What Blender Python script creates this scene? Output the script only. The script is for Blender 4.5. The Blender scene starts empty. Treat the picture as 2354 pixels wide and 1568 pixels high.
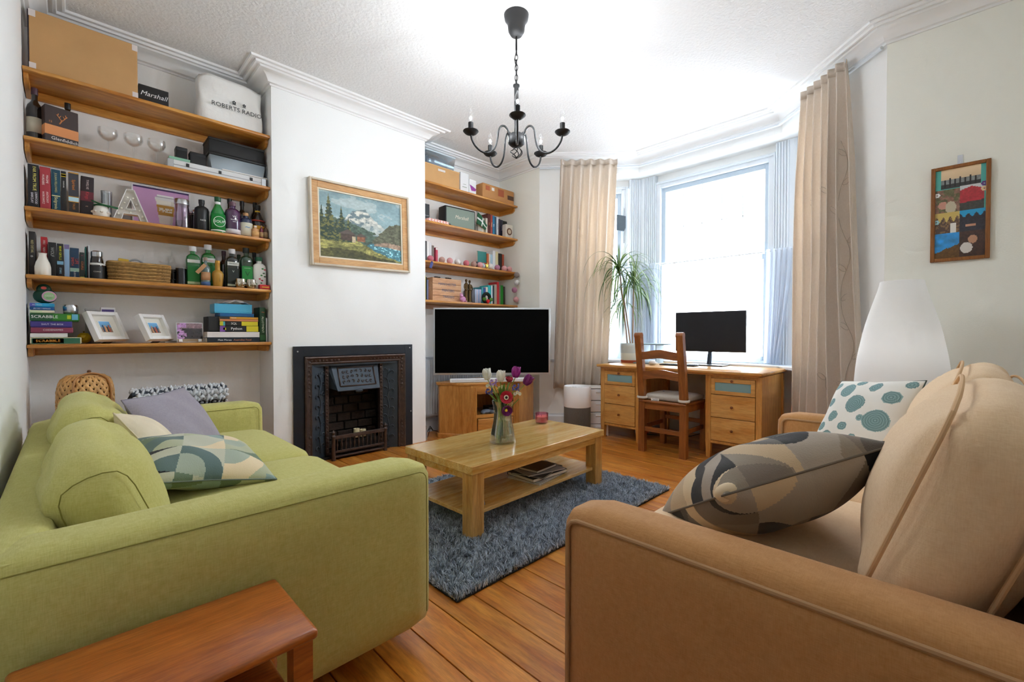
import bpy, bmesh, math, random
import numpy as np
from mathutils import Vector, Matrix
random.seed(7); RNG = np.random.default_rng(7)
PI = math.pi
scene = bpy.context.scene
COL = scene.collection

# ------------------------------------------------------------------ camera
cam_d = bpy.data.cameras.new('camera'); cam = bpy.data.objects.new('camera', cam_d); COL.objects.link(cam)
cam_d.sensor_width = 36.0; cam_d.lens = 36.0 * 1026 / 2354
cam_d.clip_start = 0.02
cam.location = (0, 0, 1.05)
cam.rotation_euler = (math.radians(90 - 0.893), 0, math.radians(45.28 - 90))
scene.camera = cam

# ------------------------------------------------------------------ sky and exposure
world = bpy.data.worlds.new('sky'); scene.world = world; world.use_nodes = True
bg = world.node_tree.nodes['Background']
bg.inputs[0].default_value = (0.84, 0.92, 1.0, 1); bg.inputs[1].default_value = 6.0
scene.view_settings.view_transform = 'Standard'; scene.view_settings.look = 'None'
scene.view_settings.gamma = 1.0; scene.view_settings.use_curve_mapping = False
scene.view_settings.exposure = 1.34
cy = scene.cycles
cy.max_bounces = 7; cy.diffuse_bounces = 5; cy.glossy_bounces = 3; cy.transmission_bounces = 4; cy.transparent_max_bounces = 12; cy.use_adaptive_sampling = True; cy.adaptive_threshold = 0.12; cy.adaptive_min_samples = 12
cy.sample_clamp_indirect = 8.0; cy.use_denoising = True; cy.caustics_reflective = False; cy.caustics_refractive = False

# ------------------------------------------------------------------ helpers: materials
MATS = {}
def srgb(c):
    if isinstance(c, str):
        c = c.lstrip('#'); c = [int(c[i:i+2], 16) / 255 for i in (0, 2, 4)]
    return tuple((v / 12.92 if v <= 0.04045 else ((v + 0.055) / 1.055) ** 2.4) for v in c) + (1.0,)
def nd(nt, t, **kw):
    n = nt.nodes.new(t)
    for k, v in kw.items():
        if k.startswith('i_'): n.inputs[k[2:].replace('_', ' ')].default_value = v
        else: setattr(n, k, v)
    return n
def base(name):
    m = bpy.data.materials.new(name); m.use_nodes = True; nt = m.node_tree
    return m, nt, nt.nodes['Principled BSDF']
def mat(col, rough=0.5, metal=0.0, name=None, var=0.0, vscale=8.0, bump=0.0, bscale=200.0, spec=0.5, coat=0.0, trans=0.0, ior=1.45, sheen=0.0, emit=None):
    key = ('m', str(col), rough, metal, var, vscale, bump, bscale, spec, coat, trans, ior, sheen, emit)
    if key in MATS: return MATS[key]
    m, nt, b = base(name or 'plain_%d' % len(MATS))
    c = srgb(col); b.inputs['Base Color'].default_value = c
    b.inputs['Roughness'].default_value = rough; b.inputs['Metallic'].default_value = metal
    b.inputs['Specular IOR Level'].default_value = spec
    if coat: b.inputs['Coat Weight'].default_value = coat; b.inputs['Coat Roughness'].default_value = 0.08
    if trans: b.inputs['Transmission Weight'].default_value = trans; b.inputs['IOR'].default_value = ior
    if sheen: b.inputs['Sheen Weight'].default_value = sheen
    if emit: b.inputs['Emission Color'].default_value = srgb(emit[0]); b.inputs['Emission Strength'].default_value = emit[1]
    tc = nd(nt, 'ShaderNodeTexCoord')
    if var:
        n = nd(nt, 'ShaderNodeTexNoise', i_Scale=vscale, i_Detail=5.0); nt.links.new(tc.outputs['Object'], n.inputs['Vector'])
        r = nd(nt, 'ShaderNodeValToRGB')
        r.color_ramp.elements[0].position = 0.3; r.color_ramp.elements[1].position = 0.7
        r.color_ramp.elements[0].color = tuple(v * (1 - var) for v in c[:3]) + (1,)
        r.color_ramp.elements[1].color = tuple(min(1, v * (1 + var)) for v in c[:3]) + (1,)
        nt.links.new(n.outputs['Fac'], r.inputs['Fac']); nt.links.new(r.outputs['Color'], b.inputs['Base Color'])
    if bump:
        n = nd(nt, 'ShaderNodeTexNoise', i_Scale=bscale, i_Detail=4.0); nt.links.new(tc.outputs['Object'], n.inputs['Vector'])
        bp = nd(nt, 'ShaderNodeBump', i_Strength=bump, i_Distance=0.01); nt.links.new(n.outputs['Fac'], bp.inputs['Height'])
        nt.links.new(bp.outputs['Normal'], b.inputs['Normal'])
    MATS[key] = m; return m
def wood(c1, c2, axis='x', scale=1.0, rough=0.4, coat=0.0, knots=0.0, rnd=0.0, stretch=14.0, fine=0.35, c3=None):
    key = ('w', c1, c2, axis, scale, rough, coat, knots, rnd, stretch, fine)
    if key in MATS: return MATS[key]
    m, nt, b = base('wood_%d' % len(MATS)); L = nt.links.new
    tc = nd(nt, 'ShaderNodeTexCoord'); oi = nd(nt, 'ShaderNodeObjectInfo')
    mp = nd(nt, 'ShaderNodeMapping'); s = {'x': (1, stretch, stretch), 'y': (stretch, 1, stretch), 'z': (stretch, stretch, 1)}[axis]
    mp.inputs['Scale'].default_value = tuple(v * scale for v in s)
    ml = nd(nt, 'ShaderNodeMath', operation='MULTIPLY'); ml.inputs[1].default_value = 37.0; L(oi.outputs['Random'], ml.inputs[0])
    va = nd(nt, 'ShaderNodeVectorMath', operation='ADD'); L(tc.outputs['Object'], va.inputs[0]); L(ml.outputs[0], va.inputs[1])
    L(va.outputs[0], mp.inputs['Vector'])
    n1 = nd(nt, 'ShaderNodeTexNoise', i_Scale=1.6, i_Detail=6.0, i_Roughness=0.6, i_Distortion=0.6); L(mp.outputs[0], n1.inputs['Vector'])
    n2 = nd(nt, 'ShaderNodeTexNoise', i_Scale=9.0, i_Detail=4.0, i_Roughness=0.7); L(mp.outputs[0], n2.inputs['Vector'])
    r = nd(nt, 'ShaderNodeValToRGB'); e = r.color_ramp.elements
    e[0].position = 0.32; e[1].position = 0.68; e[0].color = srgb(c1); e[1].color = srgb(c2)
    L(n1.outputs['Fac'], r.inputs['Fac'])
    mx = nd(nt, 'ShaderNodeMix', data_type='RGBA', blend_type='MULTIPLY'); mx.inputs['Factor'].default_value = fine
    r2 = nd(nt, 'ShaderNodeValToRGB'); r2.color_ramp.elements[0].position = 0.35; r2.color_ramp.elements[1].position = 0.6
    r2.color_ramp.elements[0].color = (0.35, 0.3, 0.25, 1)
    L(n2.outputs['Fac'], r2.inputs['Fac']); L(r.outputs['Color'], mx.inputs[6]); L(r2.outputs['Color'], mx.inputs[7])
    out = mx.outputs[2]
    if knots:
        mk = nd(nt, 'ShaderNodeMapping'); ks = {'x': (2.2, 5, 5), 'y': (5, 2.2, 5), 'z': (5, 5, 2.2)}[axis]; mk.inputs['Scale'].default_value = ks
        L(va.outputs[0], mk.inputs['Vector'])
        v = nd(nt, 'ShaderNodeTexVoronoi', i_Scale=1.0, i_Randomness=1.0); L(mk.outputs[0], v.inputs['Vector'])
        rk = nd(nt, 'ShaderNodeValToRGB'); rk.color_ramp.elements[0].position = 0.03; rk.color_ramp.elements[1].position = 0.11
        rk.color_ramp.elements[0].color = (knots, knots, knots, 1); rk.color_ramp.elements[1].color = (0, 0, 0, 1)
        L(v.outputs['Distance'], rk.inputs['Fac'])
        m2 = nd(nt, 'ShaderNodeMix', data_type='RGBA'); L(rk.outputs['Color'], m2.inputs['Factor']); L(out, m2.inputs[6])
        m2.inputs[7].default_value = srgb(c3 or '#4a2410'); out = m2.outputs[2]
    if rnd:
        hs = nd(nt, 'ShaderNodeHueSaturation'); mr = nd(nt, 'ShaderNodeMapRange')
        mr.inputs['To Min'].default_value = 1 - rnd; mr.inputs['To Max'].default_value = 1 + rnd
        L(oi.outputs['Random'], mr.inputs['Value']); L(mr.outputs[0], hs.inputs['Value']); L(out, hs.inputs['Color']); out = hs.outputs['Color']
    L(out, b.inputs['Base Color']); b.inputs['Roughness'].default_value = rough
    if coat: b.inputs['Coat Weight'].default_value = coat; b.inputs['Coat Roughness'].default_value = 0.12
    bp = nd(nt, 'ShaderNodeBump', i_Strength=0.12, i_Distance=0.004); L(n2.outputs['Fac'], bp.inputs['Height']); L(bp.outputs['Normal'], b.inputs['Normal'])
    MATS[key] = m; return m
def fabric(c1, c2, scale=260.0, rough=0.9, bump=0.35, sheen=0.15, mottle=0.35, big=6.0):
    key = ('f', c1, c2, scale, bump, mottle, big)
    if key in MATS: return MATS[key]
    m, nt, b = base('fabric_%d' % len(MATS)); L = nt.links.new
    tc = nd(nt, 'ShaderNodeTexCoord')
    outs = []
    for sc_ in ((1, 7, 1), (7, 1, 1), (1, 1, 7)):
        mp = nd(nt, 'ShaderNodeMapping'); mp.inputs['Scale'].default_value = sc_; L(tc.outputs['Object'], mp.inputs['Vector'])
        n = nd(nt, 'ShaderNodeTexNoise', i_Scale=scale / 5, i_Detail=3.0); L(mp.outputs[0], n.inputs['Vector']); outs.append(n.outputs['Fac'])
    a = nd(nt, 'ShaderNodeMath', operation='ADD'); L(outs[0], a.inputs[0]); L(outs[1], a.inputs[1])
    a2 = nd(nt, 'ShaderNodeMath', operation='ADD'); L(a.outputs[0], a2.inputs[0]); L(outs[2], a2.inputs[1])
    d = nd(nt, 'ShaderNodeMath', operation='DIVIDE'); d.inputs[1].default_value = 3.0; L(a2.outputs[0], d.inputs[0])
    r = nd(nt, 'ShaderNodeValToRGB'); r.color_ramp.elements[0].position = 0.5 - mottle / 2; r.color_ramp.elements[1].position = 0.5 + mottle / 2
    r.color_ramp.elements[0].color = srgb(c1); r.color_ramp.elements[1].color = srgb(c2)
    L(d.outputs[0], r.inputs['Fac']); L(r.outputs['Color'], b.inputs['Base Color'])
    b.inputs['Roughness'].default_value = rough; b.inputs['Sheen Weight'].default_value = sheen; b.inputs['Specular IOR Level'].default_value = 0.2
    bp = nd(nt, 'ShaderNodeBump', i_Strength=bump, i_Distance=0.003); L(d.outputs[0], bp.inputs['Height']); L(bp.outputs['Normal'], b.inputs['Normal'])
    MATS[key] = m; return m
def vcol(rough=0.6, spec=0.4, bump=0.0, bscale=150.0, coat=0.0, sheen=0.0):
    key = ('v', rough, spec, bump, bscale, coat, sheen)
    if key in MATS: return MATS[key]
    m, nt, b = base('printed_%d' % len(MATS))
    at = nd(nt, 'ShaderNodeVertexColor', layer_name='Col'); nt.links.new(at.outputs['Color'], b.inputs['Base Color'])
    b.inputs['Roughness'].default_value = rough; b.inputs['Specular IOR Level'].default_value = spec
    if coat: b.inputs['Coat Weight'].default_value = coat; b.inputs['Coat Roughness'].default_value = 0.05
    if sheen: b.inputs['Sheen Weight'].default_value = sheen
    if bump:
        tc = nd(nt, 'ShaderNodeTexCoord'); n = nd(nt, 'ShaderNodeTexNoise', i_Scale=bscale, i_Detail=3.0); nt.links.new(tc.outputs['Object'], n.inputs['Vector'])
        bp = nd(nt, 'ShaderNodeBump', i_Strength=bump, i_Distance=0.003); nt.links.new(n.outputs['Fac'], bp.inputs['Height']); nt.links.new(bp.outputs['Normal'], b.inputs['Normal'])
    MATS[key] = m; return m
def clearglass(tint='#ffffff', gloss=0.06, fac=0.1):
    key = ('cg', tint, gloss, fac)
    if key in MATS: return MATS[key]
    m = bpy.data.materials.new('clear_glass_%d' % len(MATS)); m.use_nodes = True; nt = m.node_tree; L = nt.links.new
    nt.nodes.remove(nt.nodes['Principled BSDF']); o = nt.nodes['Material Output']
    t = nd(nt, 'ShaderNodeBsdfTransparent'); t.inputs[0].default_value = srgb(tint)
    g = nd(nt, 'ShaderNodeBsdfGlossy'); g.inputs['Roughness'].default_value = gloss; g.inputs[0].default_value = (0.95, 0.97, 1, 1)
    lw = nd(nt, 'ShaderNodeLayerWeight'); lw.inputs['Blend'].default_value = 0.35
    mr = nd(nt, 'ShaderNodeMapRange'); mr.inputs['To Min'].default_value = fac * 0.5; mr.inputs['To Max'].default_value = min(1, fac * 5)
    L(lw.outputs['Facing'], mr.inputs['Value'])
    mx = nd(nt, 'ShaderNodeMixShader'); L(mr.outputs[0], mx.inputs[0]); L(t.outputs[0], mx.inputs[1]); L(g.outputs[0], mx.inputs[2]); L(mx.outputs[0], o.inputs['Surface'])
    MATS[key] = m; return m
def sheer(col='#f4f6fa', transp=0.35, transl=0.5):
    key = ('sh', col, transp, transl)
    if key in MATS: return MATS[key]
    m = bpy.data.materials.new('sheer_%d' % len(MATS)); m.use_nodes = True; nt = m.node_tree; L = nt.links.new
    nt.nodes.remove(nt.nodes['Principled BSDF']); o = nt.nodes['Material Output']
    d = nd(nt, 'ShaderNodeBsdfDiffuse'); d.inputs[0].default_value = srgb(col)
    tl = nd(nt, 'ShaderNodeBsdfTranslucent'); tl.inputs[0].default_value = srgb(col)
    tr = nd(nt, 'ShaderNodeBsdfTransparent')
    m1 = nd(nt, 'ShaderNodeMixShader'); m1.inputs[0].default_value = transl; L(d.outputs[0], m1.inputs[1]); L(tl.outputs[0], m1.inputs[2])
    m2 = nd(nt, 'ShaderNodeMixShader'); m2.inputs[0].default_value = transp; L(m1.outputs[0], m2.inputs[1]); L(tr.outputs[0], m2.inputs[2])
    L(m2.outputs[0], o.inputs['Surface']); MATS[key] = m; return m

# ------------------------------------------------------------------ helpers: geometry
class G:
    def __init__(s): s.v = []; s.f = []
    def add(s, vs, fs, M=None):
        o = len(s.v)
        s.v += [tuple(M @ Vector(p)) if M is not None else tuple(p) for p in vs]
        s.f += [tuple(i + o for i in f) for f in fs]; return s
    def box(s, x0, y0, z0, x1, y1, z1, M=None):
        if x0 > x1: x0, x1 = x1, x0
        if y0 > y1: y0, y1 = y1, y0
        if z0 > z1: z0, z1 = z1, z0
        return s.add([(x0,y0,z0),(x1,y0,z0),(x1,y1,z0),(x0,y1,z0),(x0,y0,z1),(x1,y0,z1),(x1,y1,z1),(x0,y1,z1)],
                     [(0,3,2,1),(4,5,6,7),(0,1,5,4),(1,2,6,5),(2,3,7,6),(3,0,4,7)], M)
    def bm(s, b, M=None):
        b.verts.ensure_lookup_table(); b.verts.index_update()
        s.add([v.co[:] for v in b.verts], [[v.index for v in f.verts] for f in b.faces], M); b.free(); return s
    def rbox(s, c, d, r, seg=3, M=None):
        b = bmesh.new(); bmesh.ops.create_cube(b, size=1.0)
        for v in b.verts: v.co = Vector((v.co.x * d[0] + c[0], v.co.y * d[1] + c[1], v.co.z * d[2] + c[2]))
        r = min(r, min(d) * 0.49)
        bmesh.ops.bevel(b, geom=b.edges[:], offset=r, segments=seg, affect='EDGES', profile=0.5)
        return s.bm(b, M)
    def lathe(s, prof, n=20, c=(0, 0, 0), M=None, cap=True):
        vs = []; fs = []
        for r, z in prof:
            for i in range(n):
                a = 2 * PI * i / n; vs.append((c[0] + r * math.cos(a), c[1] + r * math.sin(a), c[2] + z))
        for j in range(len(prof) - 1):
            for i in range(n):
                k = (i + 1) % n; fs.append((j*n+i, j*n+k, (j+1)*n+k, (j+1)*n+i))
        if cap:
            if prof[0][0] > 1e-5: fs.append(tuple(range(n - 1, -1, -1)))
            if prof[-1][0] > 1e-5: fs.append(tuple(range((len(prof)-1)*n, len(prof)*n)))
        return s.add(vs, fs, M)
    def cyl(s, c, r, h, n=16, r2=None, M=None): return s.lathe([(r, 0), (r if r2 is None else r2, h)], n, c, M)
    def tube(s, pts, r, n=8, closed=False, M=None, flat=1.0):
        P = [Vector(p) for p in pts]; m = len(P); rs = r if isinstance(r, (list, tuple)) else [r] * m
        T = []
        for i in range(m):
            a = P[(i - 1) % m] if closed or i > 0 else P[i]; b = P[(i + 1) % m] if closed or i < m - 1 else P[i]
            t = b - a; T.append(t.normalized() if t.length > 1e-9 else Vector((0, 0, 1)))
        up = Vector((0, 0, 1)) if abs(T[0].z) < 0.9 else Vector((1, 0, 0))
        N = (up - T[0] * up.dot(T[0])).normalized(); vs = []; fs = []
        for i in range(m):
            N = N - T[i] * N.dot(T[i])
            N = N.normalized() if N.length > 1e-6 else T[i].orthogonal().normalized()
            B = T[i].cross(N)
            for k in range(n):
                a = 2 * PI * k / n; vs.append(tuple(P[i] + (N * math.cos(a) * flat + B * math.sin(a)) * rs[i]))
        for i in range(m if closed else m - 1):
            j = (i + 1) % m
            for k in range(n):
                l = (k + 1) % n; fs.append((i*n+k, i*n+l, j*n+l, j*n+k))
        if not closed: fs.append(tuple(range(n - 1, -1, -1))); fs.append(tuple(range((m-1)*n, m*n)))
        return s.add(vs, fs, M)
    def prism(s, poly, z0, z1, M=None):
        n = len(poly); vs = [(p[0], p[1], z0) for p in poly] + [(p[0], p[1], z1) for p in poly]
        fs = [tuple(range(n - 1, -1, -1)), tuple(range(n, 2 * n))] + [(i, (i+1) % n, n + (i+1) % n, n + i) for i in range(n)]
        return s.add(vs, fs, M)
    def sphere(s, c, r, nu=14, nv=9, sc=(1, 1, 1), M=None):
        prof = [(max(1e-6, r * math.sin(PI * j / nv)), -r * math.cos(PI * j / nv)) for j in range(nv + 1)]
        M2 = Matrix.Translation(c) @ Matrix.Diagonal((*sc, 1))
        return s.lathe(prof, nu, (0, 0, 0), (M @ M2) if M is not None else M2, cap=False)
    def torus(s, c, R, r, n=20, k=8, M=None, arc=2 * PI):
        pts = [(c[0] + R * math.cos(arc * i / n), c[1] + R * math.sin(arc * i / n), c[2]) for i in range(n if arc >= 6.28 else n + 1)]
        return s.tube(pts, r, k, closed=arc >= 6.28, M=M)
    def grid(s, fn, nu, nv, M=None, closed_u=False):
        vs = [fn(i / nu, j / nv) for j in range(nv + 1) for i in range(nu + (0 if closed_u else 1))]; w = nu + (0 if closed_u else 1)
        fs = [(j*w+i, j*w+(i+1) % w, (j+1)*w+(i+1) % w, (j+1)*w+i) for j in range(nv) for i in range(nu)]
        return s.add(vs, fs, M)
def RX(a): return Matrix.Rotation(a, 4, 'X')
def RY(a): return Matrix.Rotation(a, 4, 'Y')
def RZ(a): return Matrix.Rotation(a, 4, 'Z')
def TR(x, y, z): return Matrix.Translation((x, y, z))
def mk(name, g, m, parent=None, loc=None, rz=None, smooth=35, bevel=0.0, seg=2, kind=None, subsurf=0, solid=0.0, label=None):
    me = bpy.data.meshes.new(name); me.from_pydata(g.v, [], g.f); me.validate(); me.update()
    if smooth:
        me.shade_smooth()
        if smooth < 180: me.set_sharp_from_angle(angle=math.radians(smooth))
    ms = m if isinstance(m, (list, tuple)) else [m]
    for x in ms: me.materials.append(x)
    o = bpy.data.objects.new(name, me); COL.objects.link(o)
    if parent is not None: o.parent = parent
    if loc is not None: o.location = loc
    if rz is not None: o.rotation_euler = (0, 0, rz)
    if solid: md = o.modifiers.new('thickness', 'SOLIDIFY'); md.thickness = solid; md.offset = 0
    if bevel: md = o.modifiers.new('bevel', 'BEVEL'); md.width = bevel; md.segments = seg; md.limit_method = 'ANGLE'; md.angle_limit = math.radians(40)
    if subsurf: md = o.modifiers.new('smooth', 'SUBSURF'); md.levels = subsurf; md.render_levels = subsurf
    if kind: o['kind'] = kind
    if label: o['label'] = label
    return o
def tag(o, label, cat, group=None):
    o['label'] = label; o['category'] = cat
    if group: o['group'] = group
    return o
def thing(name, label, cat, loc=(0, 0, 0), rz=0.0, group=None):
    o = bpy.data.objects.new(name, None); COL.objects.link(o); o.location = loc; o.rotation_euler = (0, 0, rz); o.empty_display_size = 0.05
    return tag(o, label, cat, group)
def clone(o, loc=None, rz=None, label=None, parent=None):
    c = o.copy(); COL.objects.link(c); c.parent = parent
    if loc is not None: c.location = loc
    if rz is not None: c.rotation_euler = (0, 0, rz)
    if label: c['label'] = label
    for ch in o.children: clone(ch, parent=c)
    return c
TEXTS = []
def text(s, size, m, parent, loc, rot=(PI / 2, 0, 0), name='lettering', align='CENTER', ext=0.0004, sx=1.0, shear=0.0):
    TEXTS.append((s, size, m, parent, loc, rot, name, align, ext, sx, shear))
def make_texts():
    """all lettering at once, turned into plain meshes"""
    tmp = []
    for s, size, m, parent, loc, rot, name, align, ext, sx, shear in TEXTS:
        cu = bpy.data.curves.new(name, 'FONT'); cu.body = s; cu.size = size; cu.align_x = align; cu.align_y = 'CENTER'; cu.extrude = ext; cu.resolution_u = 2; cu.shear = shear
        o = bpy.data.objects.new('tmp_text', cu); COL.objects.link(o); tmp.append(o)
    dg = bpy.context.evaluated_depsgraph_get()
    for o, (s, size, m, parent, loc, rot, name, align, ext, sx, shear) in zip(tmp, TEXTS):
        me = bpy.data.meshes.new_from_object(o.evaluated_get(dg)); me.name = name; me.materials.clear(); me.materials.append(m)
        n = bpy.data.objects.new(name, me); COL.objects.link(n); n.parent = parent; n.location = loc; n.rotation_euler = rot; n.scale = (sx, 1, 1)
    for o in tmp: cu = o.data; bpy.data.objects.remove(o); bpy.data.curves.remove(cu)
def paint(name, w, h, nx, ny, fn, m, parent=None, loc=None, rot=None, curve=None):
    """flat print: a grid in its own x-z plane facing -y, each cell coloured by fn(u, v) -> rgb (sRGB), u to the right, v up"""
    X, Z = np.meshgrid(np.linspace(-w/2, w/2, nx + 1), np.linspace(0, h, ny + 1))
    V = np.stack([X, np.zeros_like(X), Z], -1).reshape(-1, 3)
    if curve is not None: V = curve(V)
    idx = np.arange((nx + 1) * (ny + 1)).reshape(ny + 1, nx + 1)
    F = np.stack([idx[:-1, :-1], idx[:-1, 1:], idx[1:, 1:], idx[1:, :-1]], -1).reshape(-1, 4)
    me = bpy.data.meshes.new(name); me.from_pydata(V.tolist(), [], F.tolist())
    U, W = np.meshgrid((np.arange(nx) + 0.5) / nx, (np.arange(ny) + 0.5) / ny)
    setcol(me, fn(U, W).reshape(-1, 3), 4)
    me.materials.append(m); o = bpy.data.objects.new(name, me); COL.objects.link(o)
    if parent is not None: o.parent = parent
    if loc is not None: o.location = loc
    if rot is not None: o.rotation_euler = rot
    return o
def lin(c):
    c = np.clip(c, 0, 1); return np.where(c <= 0.04045, c / 12.92, ((c + 0.055) / 1.055) ** 2.4)
def setcol(me, facecols, per):
    a = me.color_attributes.new('Col', 'FLOAT_COLOR', 'CORNER')
    c = np.ones((len(facecols) * per, 4), np.float32); c[:, :3] = np.repeat(lin(facecols), per, 0); a.data.foreach_set('color', c.ravel())
def hexc(h): h = h.lstrip('#'); return np.array([int(h[i:i+2], 16) / 255 for i in (0, 2, 4)])
_T = RNG.random((64, 64))
def vn(x, y):   # smooth value noise, arrays
    xi = np.floor(x).astype(int); yi = np.floor(y).astype(int); fx = x - xi; fy = y - yi; fx = fx*fx*(3-2*fx); fy = fy*fy*(3-2*fy)
    g = lambda a, b: _T[a % 64, b % 64]
    return (g(xi, yi)*(1-fx)+g(xi+1, yi)*fx)*(1-fy)+(g(xi, yi+1)*(1-fx)+g(xi+1, yi+1)*fx)*fy
def fbm(x, y, o=4): return sum(vn(x * 2**k + 17*k, y * 2**k + 5*k) / 2**(k+1) for k in range(o))

# ------------------------------------------------------------------ the room
XL, XW, YA, YB, YR, HC = -0.177, 3.785, 4.04, 3.70, -0.90, 3.024
CX0, CX1 = 1.10, 2.472
WHITE = mat('#f4f5f4', 0.75, name='white_wall_paint', bump=0.06, bscale=90)
ALCW = mat('#fbfaf8', 0.75, name='warm_wall_paint', bump=0.06, bscale=90)
CREAM = mat('#f3f3ea', 0.75, name='cream_wall_paint', bump=0.08, bscale=120)
CEIL = mat('#e6e6e6', 0.85, name='textured_ceiling_paint', bump=0.5, bscale=55)
GLOSS = mat('#d8dfe6', 0.35, name='shaded_gloss_paint')  # white gloss with the bay's shade put into a grey-blue tone
def struct(name, g, m, **kw):
    o = mk(name, g, m, **kw); o['kind'] = 'structure'; return o
def offs(path, d, closed=True):
    n = len(path); out = []
    for i in range(n):
        p = Vector(path[i]); ns = []
        for a, b in (((i - 1) % n, i), (i, (i + 1) % n)):
            if not closed and (i == 0 and a == n - 1 or i == n - 1 and b == 0): continue
            t = (Vector(path[b]) - Vector(path[a])).normalized(); ns.append(Vector((t.y, -t.x)))
        if len(ns) == 1: out.append(p + ns[0] * d)
        else: out.append(p + (ns[0] + ns[1]) * (d / (1 + ns[0].dot(ns[1]))))
    return [tuple(q) for q in out]
BAY = [(XW, 3.38), (4.522, 2.56), (4.522, 1.15), (XW, 0.365)]
ROOM = [(XL, YR), (XL, YA), (CX0, YA), (CX0, YB), (CX1, YB), (CX1, YA), (XW, YA)] + BAY + [(XW, YR)]

# floor: boards run along y, one object each
fl = struct('floor', G().box(XL - 1.6, YR - 0.2, -0.12, 4.95, YA + 0.3, -0.022), mat('#1d1008', 0.9, name='dark_subfloor'))
PLANK = wood('#bd6619', '#eaa044', 'y', scale=1.0, rough=0.28, coat=0.35, knots=0.9, rnd=0.16, stretch=9.0, fine=0.5)
pw = 0.1457; k0 = int(math.floor((XL - 0.05 - 0.998) / pw)); k1 = int(math.ceil((4.85 - 0.998) / pw))
shared = {}
for k in range(k0, k1):
    x0 = 0.998 + k * pw
    key = 'room' if x0 < XW - 0.05 else 'bay'
    y0, y1 = (YR, YA) if key == 'room' else (0.30, 3.45)
    if key not in shared:
        o = mk('plank', G().box(0.0018, 0, -0.022, pw - 0.0018, y1 - y0, 0), PLANK, fl, (x0, y0, 0), bevel=0.0015, seg=1); shared[key] = o
    else:
        o = shared[key].copy(); COL.objects.link(o); o.parent = fl; o.location = (x0, y0, 0)

struct('ceiling', G().box(XL - 0.12, YR - 0.12, HC, 5.0, YA + 0.12, HC + 0.1), CEIL)
DY0, DY1, DZ = -0.62, 0.86, 2.05    # doorway behind the camera
g = G().box(XL - 0.12, DY1, 0, XL, YA + 0.12, HC).box(XL - 0.12, YR - 0.12, 0, XL, DY0, HC).box(XL - 0.12, DY0, DZ, XL, DY1, HC)
struct('wall_left', g, WHITE)
struct('wall_alcove', G().box(XL - 0.12, YA, 0, XW + 0.1, YA + 0.12, HC), ALCW)
OX0, OX1, OZ = 1.386, 2.164, 0.81     # fireplace opening
g = G().box(CX0, YB, 0, OX0, YA, HC).box(OX1, YB, 0, CX1, YA, HC).box(OX0, YB, OZ, OX1, YA, HC)
struct('wall_chimney', g, WHITE)
struct('wall_right', G().box(XL - 0.12, YR - 0.12, 0, XW + 0.12, YR, HC), CREAM)
g = G().box(XW, 3.38, 0, XW + 0.14, YA + 0.12, HC).box(XW, YR - 0.12, 0, XW + 0.14, 0.365, HC)
struct('wall_window', g, CREAM)
# hallway behind the open doorway at the camera's back
g = G().box(-1.62, -1.3, 0, -1.5, 1.6, 2.7).box(-1.6, -1.42, 0, XL - 0.12, -1.3, 2.7).box(-1.6, 1.6, 0, XL - 0.12, 1.72, 2.7).box(-1.62, -1.42, 2.6, XL - 0.1, 1.72, 2.7)
struct('wall_hall', g, mat('#8f7f6c', 0.8, name='hall_paint'))
DF = G()
for y in (DY0 - 0.07, DY1): DF.box(XL - 0.13, y, 0, XL + 0.018, y + 0.07, DZ + 0.07)
DF.box(XL - 0.13, DY0, DZ, XL + 0.018, DY1, DZ + 0.07)
struct('trim_4', DF, GLOSS, bevel=0.004)

# canted bay: each side is piers, a beam under the ceiling, a low wall and a sash window set back
WN = 0.19                    # how far the windows sit outside the beam
def seg_frame(a, b):
    a = Vector((*a, 0)); b = Vector((*b, 0)); u = (b - a).normalized(); o = Vector((-u.y, u.x, 0))
    M = Matrix(((u.x, o.x, 0, a.x), (u.y, o.y, 0, a.y), (0, 0, 1, 0), (0, 0, 0, 1)))
    return M, (b - a).length
ex = 0.13
HEAD, SILL, MEET = 2.755, 0.765, 1.80
segs = [('left', BAY[0], BAY[1], 0.40, 0.05), ('front', BAY[1], BAY[2], 0.06, 0.06), ('right', BAY[2], BAY[3], 0.05, 0.44)]
bay0 = [tuple(p) for p in BAY]; bay34 = offs(BAY, -0.34, False); bayw = offs(BAY, -WN, False); bayh = offs(BAY, -(WN + 0.06), False)
PANE = clearglass('#ffffff', 0.02, 0.05)
winno = 0
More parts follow.
